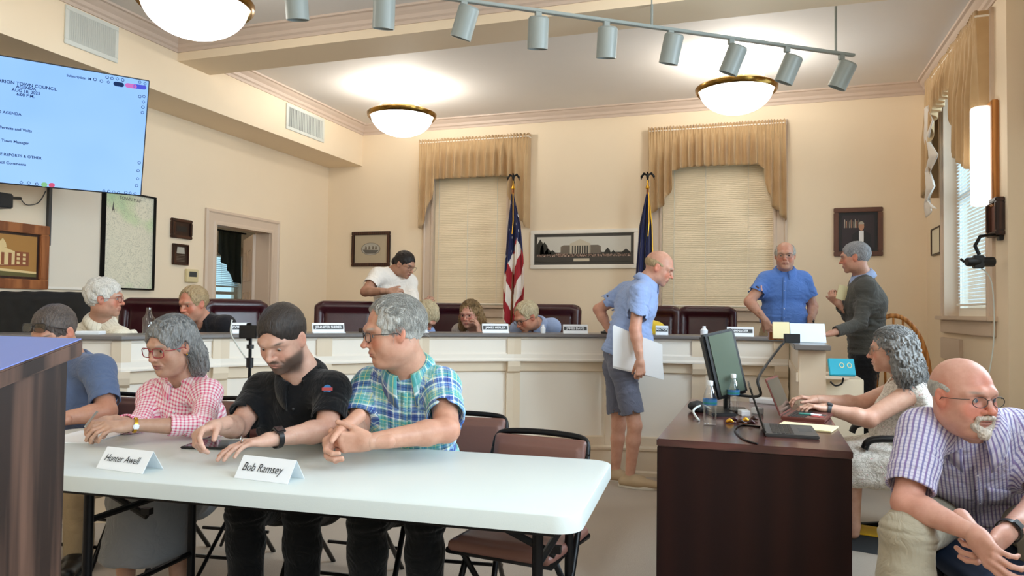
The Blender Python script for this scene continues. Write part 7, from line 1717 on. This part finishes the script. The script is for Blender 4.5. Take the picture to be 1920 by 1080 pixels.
behind('dark-haired woman in a white blouse and glasses standing and leaning over the dais', 745, A(759, 496, 6.72), A(736, 518, 6.80), A(768, 543, 6.86), A(706, 531, 6.66), A(722, 628, 6.98), -30,
    hd(757, -52, 24, sc=.98, hair='bun', hair_m='hair_black', glasses=gl('wire_frame', thick=.0010), brow=(.05, .04, .03), lips=(.36, .10, .09), red=.1, brow_r=.7, jaw=.9), dict(m='white_blouse', frac=.62, vneck=.12, neck=.078, name='blouse', sl=.02, hem=-.1),
    skin=SKT, torso=dict(bust=.03, wide=.92, chest=.92), arms=dict(ER=A(685, 547, 6.50), WR=WR, EL=A(776, 592, 6.72), WL=WL), hands=[dict(W=WR, d=cxw - cfw * .2, n=-UP * .4 + cfw * .8, side=1, curl=(.7, .7, .8, .8), sc=.9, vox=.003), dict(W=WL, d=cxw * .8 + UP * .5, n=cfw * .5 - cxw * .2, side=-1, curl=(.8, .8, .8, .8), sc=.9, vox=.003)], legs_=False,
    extra=lambda r, J, *a: make_trousers(dict(J, **{'HL': J['P'] + V(.1, 0, -.04), 'HR': J['P'] + V(-.1, 0, -.04), 'KL': V(J['P'][0] + .1, J['P'][1], .62), 'KR': V(J['P'][0] - .1, J['P'][1], .62), 'AL': V(J['P'][0] + .1, J['P'][1] + .03, .20), 'AR': V(J['P'][0] - .1, J['P'][1] + .03, .20)}), dict(m='black_trousers'), r, .007))
behind('person with white hair bowed low over the dais, mostly behind the man in plaid', 790, A(798, 594, 6.28), A(776, 622, 6.42), A(800, 640, 6.36), A(745, 640, 6.52), A(768, 706, 6.75), -20,
    hd(798, -52, 50, sc=1.0, hair='fluffy', hair_m='hair_blond', red=.8, glasses=gl('wire_frame')), dict(m='light_blue', frac=.7, collar={}), skin=(.6, .33, .24))
WL = A(900, 628, 6.40)
behind('woman with curly light brown hair and glasses, cheek resting on her hand', 890, A(881, 590, 6.55), A(890, 622, 6.66), A(920, 636, 6.62), A(862, 636, 6.72), A(892, 706, 6.85), 10,
    hd(884, 24, 6, sc=1.0, hair='long', hair_m='hair_curly', glasses=gl('red_frame', thick=.001), red=.7, lips=(.5, .16, .14), brow_r=.75, jaw=.92, seed=9, thick=.9), dict(m='beige_stripe', frac=.9, vneck=.10, neck=.076, name='blouse'), skin=(.62, .35, .26), torso=dict(bust=.025, wide=.92, chest=.92),
    arms=dict(ER=A(855, 672, 6.6), WR=A(880, 680, 6.4), EL=A(925, 668, 6.42), WL=WL), hands=[dict(W=WL, d=UP * .95 - cxw * .2 + cfw * .1, n=-cxw * .9 + cfw * .3, side=-1, curl=(.35, .4, .45, .5), sc=.92, vox=.003)], extra=lambda r, J, O, R, sc: strands(O, R, sc, 420, MAT['hair_curly'], r, 5, .12, .016, rad=.0028, front=-.01, grow=1.06, drop=.9, spread=.25))
behind('sandy-haired man in a light blue shirt and dark glasses leaning down at the dais', 1000, A(987, 594, 6.22), A(1008, 618, 6.38), A(1036, 628, 6.40), A(972, 632, 6.42), A(1010, 706, 6.80), 25,
    hd(985, 56, 28, sc=1.03, fat=.3, hair='receding', hair_m='hair_blond', glasses=gl('dark_frame', thick=.0022), brow=(.4, .3, .22), red=.9, seed=7), dict(m='pale_blue', frac=.8, collar=dict(point=.08), sl=.02), skin=(.58, .30, .2), torso=dict(belly=.04, wide=1.06))
behind('person in a yellow shirt behind the stooping man with papers', 1212, A(1196, 596, 6.7), A(1208, 612, 6.75), A(1232, 634, 6.7), A(1180, 634, 6.8), A(1210, 706, 6.9), 30,
    hd(1200, 30, 30, sc=1.0, hair='short', hair_m='hair_grey'), dict(m='yellow_shirt', frac=.7, collar={}))
# --- the stooping man with papers in front of the dais
WR = A(1200, 676, 5.25); Fs = fd(1200, -80)
def ex_stoop(root, J, O, R, sc):
    for a, px in (('AR', 0), ('AL', 0)): shoe(root, J[a], fd(1180, -78), MAT['shoe_tan'], MAT['sole_white'], .30)
pp = root_p = thing('paper_sheaf', 'white sheets of paper in the stooping man\'s hand', 'paper', tuple(A(1195, 665, 5.42)))
for i in range(3):
    q = [A(1149 + i, 611 - i, 5.33 + .004 * i), A(1242 - i, 646 + i, 5.30 + .004 * i), A(1243 + i, 712, 5.32 + .004 * i), A(1149, 686 + i * 2, 5.35 + .004 * i)]; o = MB().add(q, [(0, 1, 2, 3)]).build('sheet', MAT['paper'], pp); o.modifiers.new('t', 'SOLIDIFY').thickness = .0012
make_person('tall balding man in a light blue shirt and grey shorts stooping past the dais',
    dict(P=A(1163, 662, 5.60), N=A(1208, 533, 5.62), SR=A(1199, 556, 5.40), SL=A(1176, 552, 5.80), F=Fs - UP * .25, ER=A(1191, 618, 5.30), WR=WR, EL=A(1122, 580, 5.88), WL=A(1150, 632, 5.82), O=A(1236, 502, 5.6), HR=A(1168, 690, 5.50), HL=A(1157, 690, 5.72), KR=A(1190, 798, 5.46), KL=A(1160, 798, 5.72), AR=A(1181, 892, 5.48), AL=A(1154, 882, 5.72)),
    hd(1240, -84, 22, sc=1.06, fat=.2, hair='fringe', hair_m='hair_sandy', brow=(.45, .32, .24), red=.8, nose=1.1), (.60, .33, .235),
    shirt=dict(m='light_blue', frac=.72, hem=-.03, collar=dict(open_=.35), sl=.034, amp=.011, fold=.010), trousers=dict(m='shorts_grey', short=.80, name='shorts', top=.10), torso=dict(wide=1.15, belly=.04), vox=.0055, near=False, neck_r=.06,
    hands=[dict(W=WR, d=-UP + cxw * .05, n=cfw * .9, side=-1, curl=(.8, .85, .9, .9), thumb=(.4, .6), sc=1.0, vox=.003)], extra=ex_stoop)
# --- the man in bright blue standing behind the dais
Fb = fd(1470, 0); Pb = A(1470, 622, 6.72); lat = cxw; WR = A(1432, 597, 6.48); WL = A(1519, 608, 6.50)
def stand_legs(P, Fv, zf=.15, w=.10):
    l = unit(np.cross(UP, unit(V(Fv[0], Fv[1], 0)))); d = {}
    for s_, a in ((1, 'L'), (-1, 'R')): h = P + l * s_ * .095 - UP * .05; d['H' + a] = h; d['K' + a] = V(h[0], h[1], zf + .50) + l * s_ * .02; d['A' + a] = V(h[0], h[1], zf + .085) + l * s_ * .03
    return d
def ex_blue(root, J, O, R, sc):
    feet(root, J); sh = [c for c in root.children if c.name.startswith('shirt')][0]; h = hit(sh, A(1456, 537, 6.2), cfw)
    if h is not None: MB().tube([h[0] + UP * .02 - cfw * .004, h[0] - cfw * .005, h[0] - UP * .025 - cfw * .004 + cxw * .006], .007, 6).build('ribbon_pin', MAT['ribbon_pink'], sh)
    strap(lerp(J['WL'], J['EL'], .08), J['EL'] - J['WL'], .031, MAT['black_plastic'], root, dial=.016, face_n=-cfw)
make_person('balding man with glasses in a bright blue button-down shirt standing behind the dais',
    dict(P=Pb, N=A(1471, 514, 6.70), SL=A(1506, 530, 6.70), SR=A(1436, 530, 6.70), F=Fb, ER=A(1405, 566, 6.60), WR=WR, EL=A(1524, 575, 6.68), WL=WL, O=A(1472, 479, 6.62), **stand_legs(Pb, Fb)),
    hd(1472, 0, 4, sc=1.02, fat=.6, hair='balding', hair_m='hair_grey', glasses=gl('wire_frame', thick=.0012), brow=(.36, .30, .26), red=.7, jaw=1.05), (.58, .33, .24),
    shirt=dict(m='mid_blue', frac=.66, hem=.085, collar=dict(point=.085), placket=1, buttons=(6, 'paper'), sl=.026), trousers=dict(m='khaki', belt='leather_belt', top=.105, wide=1.1, belly=.03), torso=dict(belly=.045, wide=1.08, chest=1.04), vox=.0055, near=False, arm_fat=1.08,
    hands=[dict(W=WR, d=-UP * .8 + cxw * .4 - cfw * .2, n=cxw * .5 + cfw * .6, side=-1, curl=(.45, .5, .5, .5), sc=1.0, vox=.003), dict(W=WL, d=-UP, n=-cxw * .9, side=-1, curl=(.5, .5, .5, .5), vox=.003)], extra=ex_blue)
# --- the man in the suit
Fg = fd(1612, 96); Pg = A(1626, 664, 6.12); WL = A(1562, 624, 5.80); WR = A(1574, 572, 6.15)
ev = A(1580, 549, 6.12); env = thing('manila_envelope', 'tan envelope held up by the man in the grey suit', 'envelope', tuple(ev)); MB().box((-.045, -.004, -.06), (.05, .004, .06), np.stack([cxw, cfw, UP], 1) @ roty(.25), ev).build('envelope_body', MAT['paper_yellow'], env, bevel=.001)
make_person('grey-haired man in a dark grey suit standing side-on at the right end of the dais',
    dict(P=Pg, N=A(1620, 524, 6.12), SL=A(1624, 548, 5.96), SR=A(1612, 540, 6.30), F=Fg, EL=A(1612, 607, 5.88), WL=WL, ER=A(1592, 592, 6.26), WR=WR, O=A(1603, 483, 6.06), **stand_legs(Pg, Fg)),
    hd(1603, 92, 5, sc=1.04, fat=.2, hair='short', hair_m='hair_steel', brow=(.25, .2, .17), red=.8, thick=.7), (.58, .32, .23),
    shirt=dict(m='suit_grey', frac=1.90, hem=-.20, collar=dict(m='pale_blue', h=.045, lift=.012, open_=.5), name='suit_jacket', off=.022, sl=.01, amp=.008, neck=.072, fold=.007), trousers=dict(m='suit_trousers', top=.02), torso=dict(wide=1.04, chest=1.04), vox=.0055, near=False,
    hands=[dict(W=WL, d=-cxw - UP * .2, n=-UP, side=-1, curl=(.5, .5, .5, .5), vox=.003), dict(W=WR, d=UP * .6 - cxw * .5, n=cxw * .6 + cfw * .3, side=1, curl=(.9, .9, .9, .9), vox=.003)], extra=lambda r, J, *a: feet(r, J))
# --- the woman at the desk
Fw = fd(1690, 92); Pw = A(1704, 850, 4.28); WL = A(1548, 766, 4.06); WR = A(1532, 750, 4.26)
def ex_typist(root, J, O, R, sc):
    strands(O, R, sc, 800, MAT['hair_grey_dark'], root, 3, .20, .016, rad=.0028, front=-.03, grow=1.07, drop=1.0, spread=.2)
    strap(lerp(J['WL'], J['EL'], .06), J['EL'] - J['WL'], .029, MAT['laptop_grey'], root, dial=.014, face_n=UP - cfw * .5)
    sh = [c for c in root.children if c.name.startswith('sleeveless')][0]
    for s_, S in ((1, J['SL']),):
        pts = []
        for i in range(9):
            t = i / 8; h = hit(sh, lerp(A(1668, 722, 3.7), A(1612, 828, 3.7), t), cfw)
            if h is not None: pts.append(h[0] - cfw * .002)
        if len(pts) > 2: MB().tube(pts, .009, 6).build('red_trim', MAT['red_trim'], sh, smooth=True)
    s = SDF(); s.cone(J['P'], J['KL'], .155, .10, .06); s.cone(J['P'], J['KR'], .155, .10, .06); s.box(lerp(J['P'], J['KL'], .45) - UP * .05, V(.24, .22, .11), .06, None, .05); sdf_obj('skirt', s, MAT['floral'], root, .007, folds(.014, 6, 9))
    c = O + R @ (V(0, -.07, .10) * sc); s = SDF(); s.ell(c, V(.022, .04, .012), R); sdf_obj('hair_clip', s, MAT['black_plastic'], root, .003)
make_person('woman with long wavy grey hair and a red-trimmed patterned dress, typing at the desk',
    dict(P=Pw, N=A(1702, 716, 4.22), SL=A(1712, 742, 4.06), SR=A(1690, 735, 4.38), F=Fw - UP * .1, EL=A(1628, 786, 4.02), WL=WL, ER=A(1612, 758, 4.32), WR=WR, O=A(1670, 657, 4.16), HL=Pw + V(0, -.1, -.02), HR=Pw + V(0, .1, -.02), KL=A(1598, 862, 4.18), KR=A(1600, 850, 4.4), AL=A(1600, 985, 4.18), AR=A(1600, 975, 4.42)),
    hd(1672, 90, 2, sc=1.04, fat=.3, hair='long', hair_m='hair_grey_dark', glasses=gl('wire_frame', thick=.0013), brow=(.35, .25, .2), lips=(.5, .2, .17), red=.6, brow_r=.7, seed=12, thick=.9, jaw=.95), (.62, .37, .27),
    shirt=dict(m='floral', frac=0, hem=-.08, neck=.085, vneck=.10, name='sleeveless_dress', off=.008, amp=.010), torso=dict(bust=.045, belly=.05, wide=1.08), vox=.0048, arm_fat=1.12, neck_r=.054,
    hands=[dict(W=WL, d=unit(A(1505, 758, 4.06) - WL), n=-UP, side=-1, curl=(.5, .55, .55, .5), thumb=(.5, .3), sc=.94, vox=.0026), dict(W=WR, d=unit(A(1492, 742, 4.28) - WR), n=-UP, side=1, curl=(.5, .5, .5, .5), sc=.94, vox=.0026)], extra=ex_typist)
# --- the man in the checked shirt at the right
Fr = fd(1810, -6); Pr = A(1826, 958, 2.98); WR = A(1824, 998, 2.24); WL = A(1886, 1000, 2.28)
def ex_right(root, J, O, R, sc):
    feet(root, J, 'dark_wood'); strap(lerp(J['WL'], J['EL'], .06), J['EL'] - J['WL'], .034, MAT['black_plastic'], root, dial=.016, face_n=cxw * .7 + UP * .5)
    s = SDF(); T = lambda *p: O + R @ (V(*p) * sc); k = sc
    s.chain([T(-.030, .078, -.078), T(-.027, .088, -.056), T(0, .101, -.050), T(.027, .088, -.056), T(.030, .078, -.078)], [.007 * k] * 5, .006 * k); s.chain([T(-.028, .076, -.082), T(0, .084, -.104), T(.028, .076, -.082)], [.011 * k, .016 * k, .011 * k], .012 * k); s.ell(T(0, .094, -.071), V(.016, .02, .006) * k, R, .003, 'sub')
    def dp(P): L = local(P, O, R, sc); return -.0022 * vnoise(L * V(420, 160, 160), 3)
    sdf_obj('goatee', s, MAT['beard_white'], root, .0018, dp)
    u = unit(unit(O - J['N']) + UP); s = SDF(); s.cone(J['N'] - u * .06, J['N'] + u * .03, .088, .080, .02); s.clip(J['N'] + u * .040, u); sdf_obj('undershirt', s, MAT['white_blouse'], root, .004)
make_person('balding man with glasses and white goatee in a purple checked shirt, leaning on his knees',
    dict(P=Pr, N=A(1820, 812, 2.62), SR=A(1728, 822, 2.54), SL=A(1902, 822, 2.66), F=Fr - UP * .3, ER=A(1700, 944, 2.42), WR=WR, EL=A(1968, 930, 2.52), WL=WL, O=A(1806, 742, 2.46), HR=A(1772, 962, 2.94), HL=A(1884, 966, 2.98), KR=A(1702, 1002, 2.40), KL=A(1962, 1004, 2.46), AR=A(1690, 1290, 2.34), AL=A(1985, 1290, 2.45)),
    hd(1810, -44, 3, sc=1.05, fat=.7, hair='fringe', hair_m='hair_grey', glasses=gl('dark_frame', .024, .016, 'oval', .0012), brow=(.35, .26, .22), red=1.1, iris='iris_blue', gaze=(-.25, .0), jaw=1.04, nose=1.05), (.62, .34, .26),
    shirt=dict(m='check', frac=.80, closed=1, rise=1.2, hem=-.06, collar=dict(open_=.34, point=.085, h=.040, lift=.030), placket=1, buttons=(4, 'paper'), pocket=(.09,), sl=.026, fold=.009, neck=.072), trousers=dict(m='khaki_light', loose=.026, wide=1.05, top=.22), torso=dict(belly=.06, wide=1.12, chest=1.08), neck_r=.066, vox=.0040, arm_fat=1.08,
    hands=[dict(W=WR, d=unit(A(1858, 1042, 2.16) - WR), n=cxw * .8 + cfw * .4, side=-1, curl=(.55, .6, .65, .7), thumb=(.35, .3), sc=1.04), dict(W=WL, d=unit(A(1842, 1048, 2.20) - WL) , n=-cxw * .7 + cfw * .6, side=1, curl=(.6, .7, .75, .8), thumb=(.35, .3), sc=1.04)], extra=ex_right)
